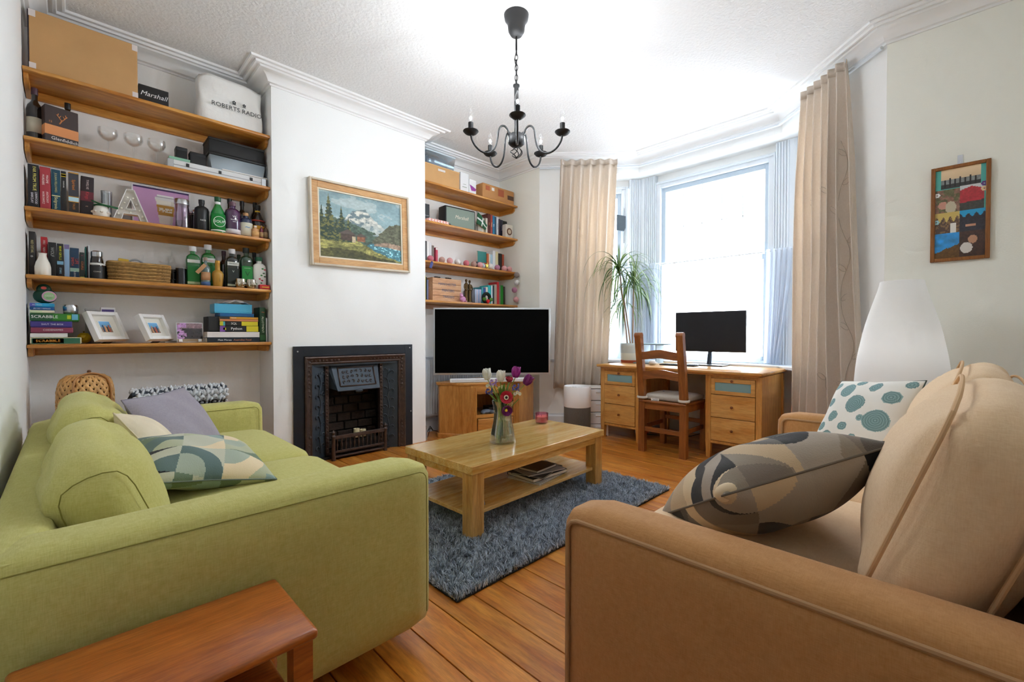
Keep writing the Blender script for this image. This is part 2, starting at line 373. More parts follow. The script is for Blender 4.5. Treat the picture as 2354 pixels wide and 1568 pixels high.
for nm, A, B, s0, s1 in segs:
    M, Ls = seg_frame(A, B); e0 = 0.0 if nm == 'left' else ex; e1 = 0.0 if nm == 'right' else ex
    g = G()
    if nm == 'left': g.box(0, 0, 0, s0, 0.34, 2.84, M)
    if nm == 'right': g.box(Ls - s1, 0, 0, Ls, 0.34, 2.84, M)
    if nm == 'front': g.prism(bay0 + bay34[::-1], 2.84, HC); g.prism(bayw + bay34[::-1], 0, SILL - 0.034); g.prism(bayh + bay34[::-1], HEAD, 2.84)   # beam, low wall and heads run round all three sides
    struct('wall_bay_' + nm, g, WHITE)
    a = s0 + (0.0 if nm == 'left' else 0.03); b = Ls - s1 - (0.0 if nm == 'right' else 0.03)
    winno += 1
    root = bpy.data.objects.new('window_%d' % winno, None); COL.objects.link(root); root['kind'] = 'structure'; root.matrix_world = M
    n0, n1 = WN, WN + 0.10
    g = G()
    for s_ in ((a, a + 0.07), (b - 0.07, b)): g.box(s_[0], n0, SILL, s_[1], n1, HEAD)
    g.box(a + 0.07, n0, HEAD - 0.07, b - 0.07, n1, HEAD).box(a + 0.07, n0, SILL, b - 0.07, n1, SILL + 0.03)
    for s_ in (a + 0.012, b - 0.022): g.box(s_, n0 - 0.014, SILL, s_ + 0.010, n0, HEAD)
    g.box(a + 0.03, n0 - 0.014, HEAD - 0.03, b - 0.03, n0, HEAD - 0.02)
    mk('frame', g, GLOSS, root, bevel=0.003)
    ia, ib = a + 0.07, b - 0.07
    SASH = mat('#b9c7d3', 0.4, name='shaded_sash_paint')  # grey-blue paint, with shade put into the colour to temper window glare
    for z0, z1, m0, nme in ((MEET - 0.02, HEAD - 0.07, 0.045, 'upper_sash'), (SILL + 0.03, MEET + 0.02, 0.015, 'lower_sash')):
        q0, q1 = n0 + m0, n0 + m0 + 0.03; r_ = 0.042
        g = G().box(ia, q0, z0, ia + r_, q1, z1).box(ib - r_, q0, z0, ib, q1, z1).box(ia + r_, q0, z0, ib - r_, q1, z0 + 0.04).box(ia + r_, q0, z1 - 0.05, ib - r_, q1, z1)
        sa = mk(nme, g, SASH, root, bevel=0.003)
        cols, rows = ((5 if nm == 'front' else 3), 2) if nme == 'upper_sash' else (1, 1)
        w_ = (ib - ia - 2 * r_) / cols; h_ = (z1 - z0 - 0.09) / rows; qm = (q0 + q1) / 2
        if nme == 'upper_sash':
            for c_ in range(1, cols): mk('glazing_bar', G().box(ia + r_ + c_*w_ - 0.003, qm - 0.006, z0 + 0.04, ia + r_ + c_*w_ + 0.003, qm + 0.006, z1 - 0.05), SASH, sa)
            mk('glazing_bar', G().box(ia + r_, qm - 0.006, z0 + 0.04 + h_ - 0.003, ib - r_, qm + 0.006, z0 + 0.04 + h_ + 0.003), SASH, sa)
        for c_ in range(cols):
            for r2 in range(rows):
                mk('pane', G().box(ia + r_ + c_*w_ + 0.003, qm - 0.0015, z0 + 0.04 + r2*h_ + 0.003, ia + r_ + (c_+1)*w_ - 0.003, qm + 0.0015, z0 + 0.04 + (r2+1)*h_ - 0.003), PANE, sa)
    # daylight portal: guides the renderer to the opening, gives no light of its own
    ld = bpy.data.lights.new('daylight_portal', 'AREA'); ld.shape = 'RECTANGLE'; ld.size = b - a; ld.size_y = HEAD - SILL; ld.cycles.is_portal = True
    lo = bpy.data.objects.new('daylight_portal', ld); COL.objects.link(lo)
    cpos = M @ Vector(((a + b) / 2, n1 + 0.02, (HEAD + SILL) / 2)); inn = -(M.to_3x3() @ Vector((0, 1, 0)))
    lo.location = cpos; lo.rotation_euler = inn.to_track_quat('-Z', 'Y').to_euler()
# reeded posts where the bay sides meet
pg = G()
inn0 = offs(BAY, -(WN - 0.004), False); out0 = offs(BAY, -0.34, False)
for i in (1, 2):
    Ma, La = seg_frame(BAY[i-1], BAY[i]); Mb, Lb = seg_frame(BAY[i], BAY[i+1])
    wa, wb = (0.06, 0.10) if i == 1 else (0.10, 0.06)
    a0 = Ma @ Vector((La - wa, WN - 0.004, 0)); a1 = Ma @ Vector((La - wa, 0.34, 0)); b0 = Mb @ Vector((wb, WN - 0.004, 0)); b1 = Mb @ Vector((wb, 0.34, 0))
    pg.prism([a0[:2], inn0[i], b0[:2], b1[:2], out0[i], a1[:2]], SILL - 0.03, 2.84)
    for Mx, ss in ((Ma, [La - wa + 0.01 + 0.024 * k for k in range(5)]), (Mb, [wb - 0.01 - 0.024 * k for k in range(6)])):
        for s_ in ss: pg.box(s_ - 0.007, WN - 0.016, SILL, s_ + 0.007, WN, 2.83, Mx)
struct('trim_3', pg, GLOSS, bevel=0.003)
# window board
inn_ = offs(BAY, 0.012, False); out_ = offs(BAY, -0.26, False)
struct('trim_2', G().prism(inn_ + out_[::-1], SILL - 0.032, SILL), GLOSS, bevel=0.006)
# curtain track under the beam cornice
tr_ = offs(BAY, 0.035, False)
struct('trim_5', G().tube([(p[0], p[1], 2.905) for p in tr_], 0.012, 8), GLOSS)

# cornice, mitred round the whole room
prof = [(0.0, 0.10), (0.010, 0.10), (0.014, 0.088), (0.030, 0.084), (0.036, 0.070), (0.050, 0.052), (0.075, 0.036), (0.100, 0.028), (0.106, 0.016), (0.122, 0.015),
        (0.126, 0.024), (0.138, 0.024), (0.142, 0.009), (0.160, 0.009), (0.166, 0.016), (0.176, 0.014), (0.180, 0.0)]
rings = [offs(ROOM, p) for p, d in prof]; n = len(ROOM); g = G()
vs = [(q[0], q[1], HC - prof[k][1]) for k in range(len(prof)) for q in rings[k]]
g.add(vs, [(k*n+i, k*n+(i+1) % n, (k+1)*n+(i+1) % n, (k+1)*n+i) for k in range(len(prof) - 1) for i in range(n)])
struct('trim_1', g, mat('#efefef', 0.6, name='cornice_paint'), smooth=25)
# skirting boards
def skirt(name, pts, m=GLOSS, h=0.15):
    g = G()
    for k, (d0, z0, d1, z1) in enumerate(((0.018, 0, 0.018, h - 0.03), (0.018, h - 0.03, 0.010, h - 0.012), (0.010, h - 0.012, 0.010, h), (0.010, h, 0.0, h))):
        a = offs(pts, d0, False); b = offs(pts, d1, False); c = len(pts)
        g.add([(p[0], p[1], z0) for p in a] + [(p[0], p[1], z1) for p in b], [(i, i + 1, c + i + 1, c + i) for i in range(c - 1)])
    return struct(name, g, m, smooth=0)
skirt('baseboard_left', [(XL, DY1 + 0.07), (XL, YA), (CX0, YA), (CX0, YB)])
skirt('baseboard_chimney', [(CX1, YB), (CX1, YA), (XW, YA), (XW, 3.38), tuple(Vector(BAY[0]).lerp(Vector(BAY[1]), 0.36))])
skirt('baseboard_bay', offs(BAY, -WN, False))
skirt('baseboard_right', [tuple(Vector(BAY[3]).lerp(Vector(BAY[2]), 0.40)), BAY[3], (XW, YR), (XL, YR)])

# ------------------------------------------------------------------ furniture
def W(root, g):
    l = root.location; g.v = [(p[0] - l[0], p[1] - l[1], p[2] - l[2]) for p in g.v]; return g
def part(root, name, g, m, **kw): return mk(name, W(root, g), m, root, **kw)
def soft(c, d, r, bulge=(0, 0, 0), k=9, wob=0.0, M=None):
    """rounded, bulging upholstery block"""
    b = bmesh.new(); bmesh.ops.create_cube(b, size=2.0); bmesh.ops.subdivide_edges(b, edges=b.edges[:], cuts=k, use_grid_fill=True)
    h = [x / 2 for x in d]; r = min(r, min(h) * 0.98)
    for v in b.verts:
        u = v.co.copy(); p = Vector([u[i] * h[i] for i in range(3)])
        q = Vector([max(-(h[i] - r), min(h[i] - r, p[i])) for i in range(3)]); n = p - q
        p = q + (n.normalized() * r if n.length > 1e-9 else Vector())
        w = [(1 - u[(i+1) % 3] ** 2) * (1 - u[(i+2) % 3] ** 2) for i in range(3)]
        for i in range(3): p[i] += bulge[i] * w[i] * u[i]
        if wob: p += Vector((math.sin(p.y * 23 + p.z * 11), math.sin(p.x * 19 + p.z * 17), math.sin(p.x * 21 + p.y * 13))) * wob
        v.co = p + Vector(c)
    g = G(); return g.bm(b, M)
def pillow_grid(w, h, t, n=30, pinch=0.06):
    """verts and faces of a knife-edge cushion: two domed faces, pointed corners"""
    vs = []; fs = []; uv = []
    for side in (1, -1):
        o = len(vs)
        for j in range(n + 1):
            for i in range(n + 1):
                u = -1 + 2 * i / n; v = -1 + 2 * j / n
                f = ((1 - abs(u) ** 2.6) * (1 - abs(v) ** 2.6))
                f = max(f, 0) ** 0.55
                px = u * (1 - pinch * (1 - v * v) * 0.0 - pinch * (v * v < 2) * (1 - abs(v)) ) * w / 2
                py = v * (1 - pinch * (1 - abs(u))) * h / 2
                wr = 0.006 * math.sin(u * 9 + v * 5) * f
                vs.append((px, py, side * (f * t / 2 + wr * 0.6)))
        for j in range(n):
            for i in range(n):
                q = (o + j*(n+1)+i, o + j*(n+1)+i+1, o + (j+1)*(n+1)+i+1, o + (j+1)*(n+1)+i)
                fs.append(q if side > 0 else q[::-1]); uv.append(((i + 0.5) / n, (j + 0.5) / n, side))
    return vs, fs, np.array(uv)
def cushion(name, label, w, h, t, c, ex, ez, m, group=None, colfn=None, n=30, piping=None, tail=None):
    """ex: direction of the cushion's width; ez: its face normal"""
    ex = Vector(ex).normalized(); ez = Vector(ez).normalized(); ey = ez.cross(ex).normalized(); ex = ey.cross(ez)
    R = Matrix((ex, ey, ez)).transposed().to_4x4()
    root = thing(name, label, 'cushion', c, 0, group)
    vs, fs, uv = pillow_grid(w, h, t, n); g = G().add(vs, fs, R)
    o = mk('cover', g, m, root, smooth=180)
    if colfn is not None: setcol(o.data, colfn(uv[:, 0], uv[:, 1], uv[:, 2]), 4)
    per = []
    for k in range(4):
        for i in range(16):
            s_ = -1 + 2 * i / 16; u, v = [(s_, -1), (1, s_), (-s_, 1), (-1, -s_)][k]
            per.append((u * (1 - 0.06 * (1 - abs(v))) * w / 2, v * (1 - 0.06 * (1 - abs(u))) * h / 2, 0))
    mk('seam', G().tube(per, 0.0028, 6, closed=True, M=R), piping or m, root, smooth=180)
    if piping and o.data.color_attributes.get('Col') is None: pass
    return root, R

# ---- green sofa against the left wall
GRN = fabric('#b0aa55', '#d0cc86', 300, bump=0.4, mottle=0.5)
GSEAM = mat('#8a853c', 0.9)
S = thing('sofa', 'green fabric two-seat sofa with square arms along the left wall', 'sofa', (0.36, 2.27, 0))
part(S, 'base', soft((0.36, 2.28, 0.19), (1.0, 1.96, 0.24), 0.03), GRN, smooth=60)
part(S, 'backrest', soft((-0.085, 2.275, 0.345), (0.13, 2.03, 0.56), 0.05, (0.0, 0, 0.0)), GRN, smooth=60)
for y in (1.345, 3.205):
    o = part(S, 'arm', soft((0.36, y, 0.345), (1.02, 0.19, 0.555), 0.055, (0.004, 0.008, 0.004), k=11), GRN, smooth=60)
    for sg in (-1, 1):
        yy = y + sg * 0.0888
        pts = [(-0.13, yy, 0.5935), (0.2, yy, 0.5945), (0.55, yy, 0.5945), (0.815, yy, 0.5935), (0.829, yy, 0.588), (0.8385, yy, 0.577), (0.8415, yy, 0.562), (0.8415, yy, 0.12)]
        mk('seam', W(S, G().tube(pts, 0.0016, 6)), GSEAM, o)
        o.children[-1].location = (0, 0, 0)
for y0, y1 in ((1.445, 2.275), (2.28, 3.105)):
    part(S, 'seat_cushion', soft((0.46, (y0+y1)/2, 0.385), (0.80, y1 - y0, 0.17), 0.05, (0.01, 0.0, 0.025)), GRN, smooth=60)
for y0, y1, dz in ((1.47, 2.29, -0.012), (2.30, 3.09, 0.012)):
    M = TR(0.072, (y0+y1)/2, 0.588 + dz) @ RY(math.radians(-20))
    o = part(S, 'back_cushion', soft((0, 0, 0), (0.19, y1 - y0, 0.33), 0.085, (0.035, 0.02, 0.03), wob=0.003, k=15, M=M), GRN, smooth=180)
    for sg in (-1, 1):
        pts = [M @ Vector((sx * 0.070, sg * ((y1-y0)/2 - 0.009), sz)) for sx, sz in ((1, -0.13), (1.02, 0.0), (1, 0.07), (0.93, 0.10), (0.75, 0.122), (0.4, 0.132), (0, 0.135), (-0.4, 0.132), (-0.75, 0.122), (-0.93, 0.10), (-1, 0.07), (-1.02, 0.0), (-1, -0.13))]
        mk('seam', W(S, G().tube(pts, 0.0014, 6)), GSEAM, o)
for x in (-0.05, 0.70):
    for y in (1.45, 3.1): part(S, 'foot', G().cyl((x, y, 0), 0.02, 0.09, 12), mat('#2a1a10', 0.5))

# ---- cushions on the green sofa
cushion('cushion', 'plain grey square cushion leaning in the green sofa corner', 0.46, 0.40, 0.15, (0.37, 2.615, 0.60), (0.582, 0.813, 0.0), (0.691, -0.495, 0.526), fabric('#8e8894', '#a7a1ab', 300, mottle=0.5), piping=mat('#85808c', 0.9))
cushion('cushion', 'cream cushion half hidden behind the grey one on the green sofa', 0.38, 0.24, 0.13, (0.235, 2.42, 0.600), (0.316, 0.905, -0.285), (0.808, -0.099, 0.581), mat('#e3d6bb', 0.9, var=0.08, bump=0.2, bscale=60), piping=mat('#d8caa8', 0.9))
def geo(pal, nq, seed, rot=0.0):
    P = np.array([hexc(x) for x in pal]); rs = np.random.default_rng(seed); tab = rs.integers(0, len(pal), (16, 16, 3)); cor = rs.integers(0, 4, (16, 16))
    def fn(u, v, s):
        c_, s_ = math.cos(rot), math.sin(rot); q = ((u - 0.5) * c_ - (v - 0.5) * s_ + 0.5) * nq + 4; r = ((u - 0.5) * s_ + (v - 0.5) * c_ + 0.5) * nq + 4
        i = np.floor(q).astype(int); j = np.floor(r).astype(int); fx = q - i; fy = r - j; k = np.where(s > 0, 0, 5)
        i2, j2 = (i + k) % 16, (j + k) % 16; co = cor[i2, j2]; cx = (co % 2).astype(float); cy_ = (co // 2).astype(float); d = np.hypot(fx - cx, fy - cy_)
        z = np.where(d < 0.62, 0, np.where(d < 1.0, 1, 2)); return P[tab[i2, j2, z]]
    return fn
geo_teal = geo(('#8aa09c', '#24262b', '#b3b89a', '#e3d0ac', '#5f7472', '#c3c4b0', '#6d7f6a', '#a5b0a0'), 3.0, 4, 0.2)
geo_brown = geo(('#7d7166', '#c4ac8c', '#1b1a1c', '#8f8374', '#d8c19e', '#5d5751', '#a3978a', '#2a2827', '#b59a78'), 3.2, 12, 0.3)
VF = vcol(0.9, 0.2, bump=0.3, bscale=260, sheen=0.15)
cushion('cushion', 'patchwork cushion in teal, grey and black lying on the green sofa', 0.42, 0.46, 0.15, (0.350, 2.06, 0.565), (0.982, 0.014, -0.188), (0.188, -0.123, 0.974), VF, colfn=geo_teal, n=150, piping=mat('#6d7a74', 0.9))

# ---- tan sofa, back to the camera's right
TAN = fabric('#b07c46', '#cc9a68', 340, bump=0.4, mottle=0.5)
TAN_LIT = fabric('#dab78f', '#edd2ae', 340, bump=0.3, mottle=0.5)  # same tan fabric, lightened to carry the window light in its colour
TPIPE = mat('#b08a62', 0.9)
S = thing('sofa', 'tan linen sofa with piped arms and plump back cushions on the right', 'sofa', (1.98, 0.25, 0))
part(S, 'base', soft((1.98, 0.21, 0.185), (2.10, 1.02, 0.25), 0.03), TAN, smooth=60)
part(S, 'backrest', soft((1.98, -0.215, 0.40), (2.14, 0.20, 0.68), 0.095, (0, 0, 0.01)), TAN, smooth=60)
for x in (1.0, 2.96):
    o = part(S, 'arm', soft((x, 0.22, 0.33), (0.18, 1.06, 0.54), 0.06, (0.006, 0.004, 0.004), k=11), TAN, smooth=60)
    for sg in (-1, 1):
        xx = x + sg * 0.0825
        pts = [(xx, -0.27, 0.570), (xx, 0.1, 0.572), (xx, 0.5, 0.572), (xx, 0.69, 0.570), (xx, 0.706, 0.564), (xx, 0.717, 0.551), (xx, 0.7205, 0.535), (xx, 0.7205, 0.12)]
        mk('piping', W(S, G().tube(pts, 0.006, 8)), TPIPE, o)
for x0, x1 in ((1.095, 1.975), (1.985, 2.865)):
    part(S, 'seat_cushion', soft(((x0+x1)/2, 0.30, 0.385), (x1 - x0, 0.88, 0.17), 0.06, (0.0, 0.012, 0.03)), TAN_LIT, smooth=60)
for x0, x1 in ((1.10, 1.97), (1.985, 2.86)):
    M = TR((x0+x1)/2, 0.005, 0.685) @ RX(math.radians(19))
    L_ = x1 - x0
    o = part(S, 'back_cushion', soft((0, 0, 0), (L_, 0.17, 0.46), 0.07, (0.02, 0.075, 0.035), k=13, wob=0.003, M=M), TAN_LIT, smooth=180)
    for sg in (-1, 1):
        pts = []
        for i in range(41):
            a = 2 * PI * i / 40; ca, sa = math.cos(a), math.sin(a); k_ = 1 / (abs(ca) ** 8 + abs(sa) ** 8) ** 0.125
            u, v = ca * k_, sa * k_; bl = (1 - abs(u) ** 2) * 0.022 * (1 if v > 0 else 0.2)
            pts.append(M @ Vector((u * (L_/2 - 0.012) , sg * 0.078, v * 0.222 + bl * (1 if v > 0 else -1))))
        mk('piping', W(S, G().tube(pts[:-1], 0.0048, 8, closed=True)), mat('#d4ae84', 0.9), o)  # piping lightened to go with the lit cushion colour
for x in (1.0, 2.95):
    for y in (-0.2, 0.66): part(S, 'foot', G().cyl((x, y, 0), 0.022, 0.08, 12), mat('#2a1a10', 0.5))

pc_, pR = cushion('cushion', 'black, brown and cream patchwork cushion on the tan sofa', 0.48, 0.50, 0.24, (1.44, 0.413, 0.605), (0.777, -0.589, 0.223), (0.13, 0.496, 0.859), VF, colfn=geo_brown, n=160, piping=mat('#6b6156', 0.9))
mk('corner_fold', G().sphere((0, 0, 0), 0.028, 14, 9, (1.25, 0.95, 0.8), M=pR @ TR(-0.213, -0.222, 0.004)), mat('#d8c3a2', 0.9), pc_, smooth=180)
mk('corner_fold', G().sphere((0, 0, 0), 0.018, 12, 8, (1.2, 1.0, 0.8), M=pR @ TR(0.218, -0.226, 0.004)), mat('#232223', 0.9), pc_, smooth=180)
DOTS = [(0.30, 0.80, 0.10), (0.62, 0.86, 0.07), (0.85, 0.72, 0.085), (0.14, 0.62, 0.06), (0.50, 0.60, 0.12), (0.80, 0.42, 0.13), (0.27, 0.42, 0.07), (0.12, 0.30, 0.06), (0.45, 0.30, 0.055), (0.60, 0.15, 0.07), (0.25, 0.14, 0.10), (0.86, 0.14, 0.06), (0.40, 0.93, 0.05), (0.08, 0.88, 0.06), (0.64, 0.42, 0.04), (0.93, 0.92, 0.05), (0.08, 0.10, 0.05), (0.42, 0.10, 0.04)]
def dots(u, v, s):
    c = np.tile(hexc('#e9e6df'), (len(u), 1)); t = np.array(hexc('#7d9a9b'))
    for a, b, r in DOTS:
        d = np.hypot(u - a, v - b); m = d < r; c[m] = t + 0.08 * np.sin(d[m, None] * 260)
    c[s < 0] = hexc('#3c4a44'); return c
cushion('cushion', 'white cushion with teal seed-head dots at the far end of the tan sofa', 0.41, 0.41, 0.15, (2.62, 0.32, 0.655), (-0.578, -0.809, 0.108), (-0.658, 0.541, 0.524), vcol(0.9, 0.2), colfn=dots, n=100, piping=mat('#46544d', 0.9))

# ---- nest of tables in the near corner
MAHO = wood('#9c4d1a', '#c8722e', 'x', 2.2, 0.3, coat=0.3, stretch=10, fine=0.45)
N = thing('side_table', 'reddish-brown wooden side table with rounded edges against the green sofa arm', 'table', (0.135, 1.05, 0))
part(N, 'tabletop', G().rbox((0.135, 1.068, 0.43), (0.45, 0.275, 0.022), 0.009, 3), MAHO)
part(N, 'apron', G().box(-0.06, 1.165, 0.37, 0.33, 1.18, 0.42).box(-0.065, 0.96, 0.37, -0.05, 1.17, 0.42).box(0.322, 0.96, 0.38, 0.337, 1.17, 0.42), MAHO, bevel=0.003)
LP = [(0.019, 0.42), (0.019, 0.33), (0.021, 0.325), (0.014, 0.31), (0.020, 0.295), (0.022, 0.25), (0.018, 0.17), (0.013, 0.13), (0.019, 0.12), (0.013, 0.11), (0.016, 0.07), (0.010, 0.0)][::-1]
for x in (-0.058, 0.33):
    for y in (0.955, 1.175): part(N, 'leg', G().lathe(LP, 14, (x, y, 0)).box(x - 0.019, y - 0.019, 0.32, x + 0.019, y + 0.019, 0.42), MAHO, smooth=40)
N2 = thing('side_table', 'smaller table of the nest tucked beneath the reddish-brown side table', 'table', (0.135, 1.03, 0))
part(N2, 'tabletop', G().rbox((0.135, 1.05, 0.345), (0.33, 0.21, 0.02), 0.008, 3), MAHO)
for x in (-0.005, 0.275):
    for y in (0.965, 1.135): part(N2, 'leg', G().lathe([(r * 0.8, z * 0.79) for r, z in LP], 12, (x, y, 0)), MAHO)

# ---- rug with a long pile
rx0, rx1, ry0, ry1 = 1.06, 2.85, 1.375, 2.645
R_ = thing('rug', 'blue-grey shag pile rug under the coffee table', 'rug', ((rx0+rx1)/2, (ry0+ry1)/2, 0))
part(R_, 'backing', G().rbox(((rx0+rx1)/2, (ry0+ry1)/2, 0.005), (rx1-rx0, ry1-ry0, 0.010), 0.004), mat('#2b2e33', 1.0))
nb = 105000
bx = RNG.uniform(rx0, rx1, nb); by = RNG.uniform(ry0, ry1, nb)
cl = np.stack([vn(bx * 52, by * 52), vn(bx * 52 + 9, by * 52 + 31)], -1) * 2 - 1
lean = cl * 1.5 + RNG.normal(0, 0.45, (nb, 2)); ln = RNG.uniform(0.018, 0.030, nb); wd = RNG.uniform(0.0011, 0.0021, nb); an = RNG.uniform(0, 2 * PI, nb)
dx, dy = np.cos(an) * wd, np.sin(an) * wd; V = np.zeros((nb, 5, 3))
lx = lean[:, 0] * ln * 0.5; ly = lean[:, 1] * ln * 0.5
V[:, 0] = np.stack([bx - dx, by - dy, np.full(nb, 0.008)], -1); V[:, 1] = np.stack([bx + dx, by + dy, np.full(nb, 0.008)], -1)
zz = 0.008 + ln * 0.62; V[:, 2] = np.stack([bx + dx + lx * 0.5, by + dy + ly * 0.5, zz], -1); V[:, 3] = np.stack([bx - dx + lx * 0.5, by - dy + ly * 0.5, zz], -1)
V[:, 4] = np.stack([bx + lx * 1.3, by + ly * 1.3, 0.008 + ln * 0.95], -1)
V = V.reshape(-1, 3) - np.array(R_.location); o5 = np.arange(nb) * 5
me = bpy.data.meshes.new('pile'); me.vertices.add(nb * 5); me.vertices.foreach_set('co', V.astype(np.float32).ravel())
loops = np.concatenate([np.stack([o5, o5+1, o5+2, o5+3], -1), np.stack([o5+3, o5+2, o5+4], -1)], 1).ravel()
me.loops.add(nb * 7); me.loops.foreach_set('vertex_index', loops.astype(np.int32)); me.polygons.add(nb * 2)
ls = np.stack([np.arange(nb) * 7, np.arange(nb) * 7 + 4], -1).ravel(); me.polygons.foreach_set('loop_start', ls.astype(np.int32))
me.update(); me.validate()
pal = np.array([hexc(x) for x in ('#b9c6d6', '#c6d2e0', '#a2b0c0', '#d6dfe9', '#7d8794', '#bfcad8')]); ck = pal[RNG.integers(0, 6, nb)] * RNG.uniform(0.85, 1.15, (nb, 1))
a_ = me.color_attributes.new('Col', 'FLOAT_COLOR', 'CORNER'); c4 = np.ones((nb * 7, 4), np.float32); c4[:, :3] = np.repeat(lin(ck), 7, 0); a_.data.foreach_set('color', c4.ravel())
me.materials.append(vcol(0.9, 0.15)); o = bpy.data.objects.new('pile', me); COL.objects.link(o); o.parent = R_; o['kind'] = 'stuff'

# ---- coffee table
OAK = wood('#d89f48', '#f3d085', 'x', 1.5, 0.2, coat=0.7, stretch=9, fine=0.35)
OAKZ = wood('#c28c40', '#e6bb74', 'z', 1.5, 0.35, stretch=10, fine=0.35)
CT = thing('coffee_table', 'light oak coffee table with a lower shelf on the shag rug', 'table', (2.01, 2.025, 0.0), math.radians(1.6))
zb = 0.012
mk('tabletop', G().box(-0.605, -0.30, 0.345, 0.605, 0.30, 0.388), OAK, CT, bevel=0.003)
mk('shelf', G().box(-0.59, -0.265, 0.118, 0.59, 0.265, 0.138), OAK, CT, bevel=0.002)
for sx in (-1, 1):
    for sy in (-1, 1): mk('leg', G().box(sx * 0.595 - (0.08 if sx > 0 else 0), sy * 0.29 - (0.08 if sy > 0 else 0), zb, sx * 0.595 + (0.08 if sx < 0 else 0), sy * 0.29 + (0.08 if sy < 0 else 0), 0.345), OAKZ, CT, bevel=0.003)
for sy in (-1, 1): mk('apron', G().box(-0.515, sy * 0.275 - 0.009, 0.305, 0.515, sy * 0.275 + 0.009, 0.345), OAK, CT)
for sx in (-1, 1): mk('apron', G().box(sx * 0.575 - 0.009, -0.21, 0.305, sx * 0.575 + 0.009, 0.21, 0.345), OAK, CT)

# magazines and notebooks on its shelf
def slab(name, label, cat, x, y, z, w, d, h, rz, cover, page='#e8e4da', group=None, spiral=False):
    t = thing(name, label, cat, (x, y, z), rz, group)
    mk('pages', G().box(-w/2 + 0.003, -d/2 + 0.003, 0.0015, w/2 - 0.003, d/2 - 0.003, h - 0.0015), mat(page, 0.8), t)
    mk('cover', G().box(-w/2, -d/2, 0, w/2, d/2, 0.0015).box(-w/2, -d/2, h - 0.0015, w/2, d/2, h).box(-w/2, d/2 - 0.002, 0, w/2, d/2, h), mat(cover, 0.4), t)
    if spiral:
        g = G()
        for i in range(16): g.torus((0, 0, 0), h * 0.65, 0.0009, 8, 5, TR(-w/2 + w * (i + 0.5) / 16, -d/2, h/2) @ RY(PI/2))
        mk('spiral_binding', g, mat('#bdbdbd', 0.3, 1.0), t)
    return t
mz = 0.1385; mg = 'magazines and notebooks on the coffee table shelf'
for lab, nm, ct, w, d, h, rz, cov, spl in (
    ('white spiral-bound pad at the bottom of the stack on the coffee table shelf', 'notepad', 'notebook', 0.33, 0.24, 0.012, 0.16, '#c9c6c2', True),
    ('black hardback folder lying second in the coffee table shelf stack', 'folder', 'folder', 0.32, 0.23, 0.020, -0.02, '#17181b', False),
    ('dark glossy magazine in the middle of the coffee table shelf stack', 'magazine', 'magazine', 0.30, 0.22, 0.008, 0.28, '#26282c', False),
    ('pale grey magazine sticking out of the coffee table shelf stack', 'magazine', 'magazine', 0.29, 0.21, 0.008, -0.20, '#8f9296', False),
    ('black notebook on top of the coffee table shelf stack', 'notebook', 'notebook', 0.21, 0.15, 0.016, 0.10, '#0f1012', False)):
    slab(nm, lab, ct, 2.14, 1.925, mz, w, d, h, rz, cov, group=mg, spiral=spl); mz += h
b = thing('bell', 'small silver bell on the coffee table shelf behind the near leg', 'ornament', (1.56, 1.80, 0.1385))
mk('body', G().lathe([(0.016, 0), (0.015, 0.004), (0.010, 0.02), (0.006, 0.028), (0.0, 0.03)], 14), mat('#c0c0c0', 0.25, 1.0), b)
mk('handle', G().lathe([(0.003, 0.028), (0.003, 0.05), (0.006, 0.056), (0.0, 0.062)], 10), mat('#c0c0c0', 0.25, 1.0), b)

# ---- candle in a pink glass
CN = thing('candle', 'pink candle in a clear glass tumbler on the coffee table', 'candle', (2.49, 2.20, 0.388))
mk('glass', G().lathe([(0.0, 0), (0.042, 0), (0.047, 0.004), (0.049, 0.075), (0.047, 0.075), (0.045, 0.008), (0.0, 0.008)], 24, cap=False), clearglass('#f6c9dd', 0.03, 0.15), CN)
mk('wax', G().lathe([(0.0, 0.009), (0.0435, 0.009), (0.0445, 0.048), (0.040, 0.050), (0.0, 0.049)], 24), mat('#f0a58e', 0.45, bump=0.05), CN)
mk('wick', G().cyl((0, 0, 0.049), 0.0016, 0.012, 6), mat('#201a18', 0.9), CN)

# ---- pine corner cabinet, television and sound bar
PINE = wood('#a96c2e', '#d19850', 'z', 1.6, 0.35, coat=0.2, stretch=9, knots=0.5)
PINEX = wood('#a96c2e', '#d19850', 'x', 1.6, 0.35, coat=0.2, stretch=9)
ca = math.radians(-21)
CB = thing('tv_cabinet', 'pine corner television cabinet with fluted pilasters and one drawer', 'cabinet', (3.065, 3.335, 0), ca)
plan = [(-0.265, 0.0), (0.265, 0.0), (0.53, 0.20), (0.53, 0.25), (0.30, 0.52), (-0.12, 0.52), (-0.53, 0.25), (-0.53, 0.20)]
def shrink(k, dz0, dz1, m, nm): return mk(nm, G().prism([(x * k, y * k - (k - 1) * 0.1) for x, y in plan], dz0, dz1), m, CB, bevel=0.006)
shrink(1.045, 0.535, 0.562, PINEX, 'top'); shrink(1.03, 0.0, 0.05, PINEX, 'plinth')
def wallp(p0, p1, z0, z1, th=0.018):
    u = (Vector(p1) - Vector(p0)); n = Vector((-u.y, u.x)).normalized() * th
    return [(p0[0], p0[1]), (p1[0], p1[1]), (p1[0] + n.x, p1[1] + n.y), (p0[0] + n.x, p0[1] + n.y)]
g = G()
for a, b_ in ((1, 2), (2, 3), (3, 4), (4, 5), (5, 6), (6, 7), (7, 0)): g.prism(wallp(plan[a], plan[b_], 0, 0), 0.05, 0.535)
g.prism([(x * 0.97, y * 0.97 + 0.008) for x, y in plan], 0.215, 0.232)
mk('body', g, PINE, CB)
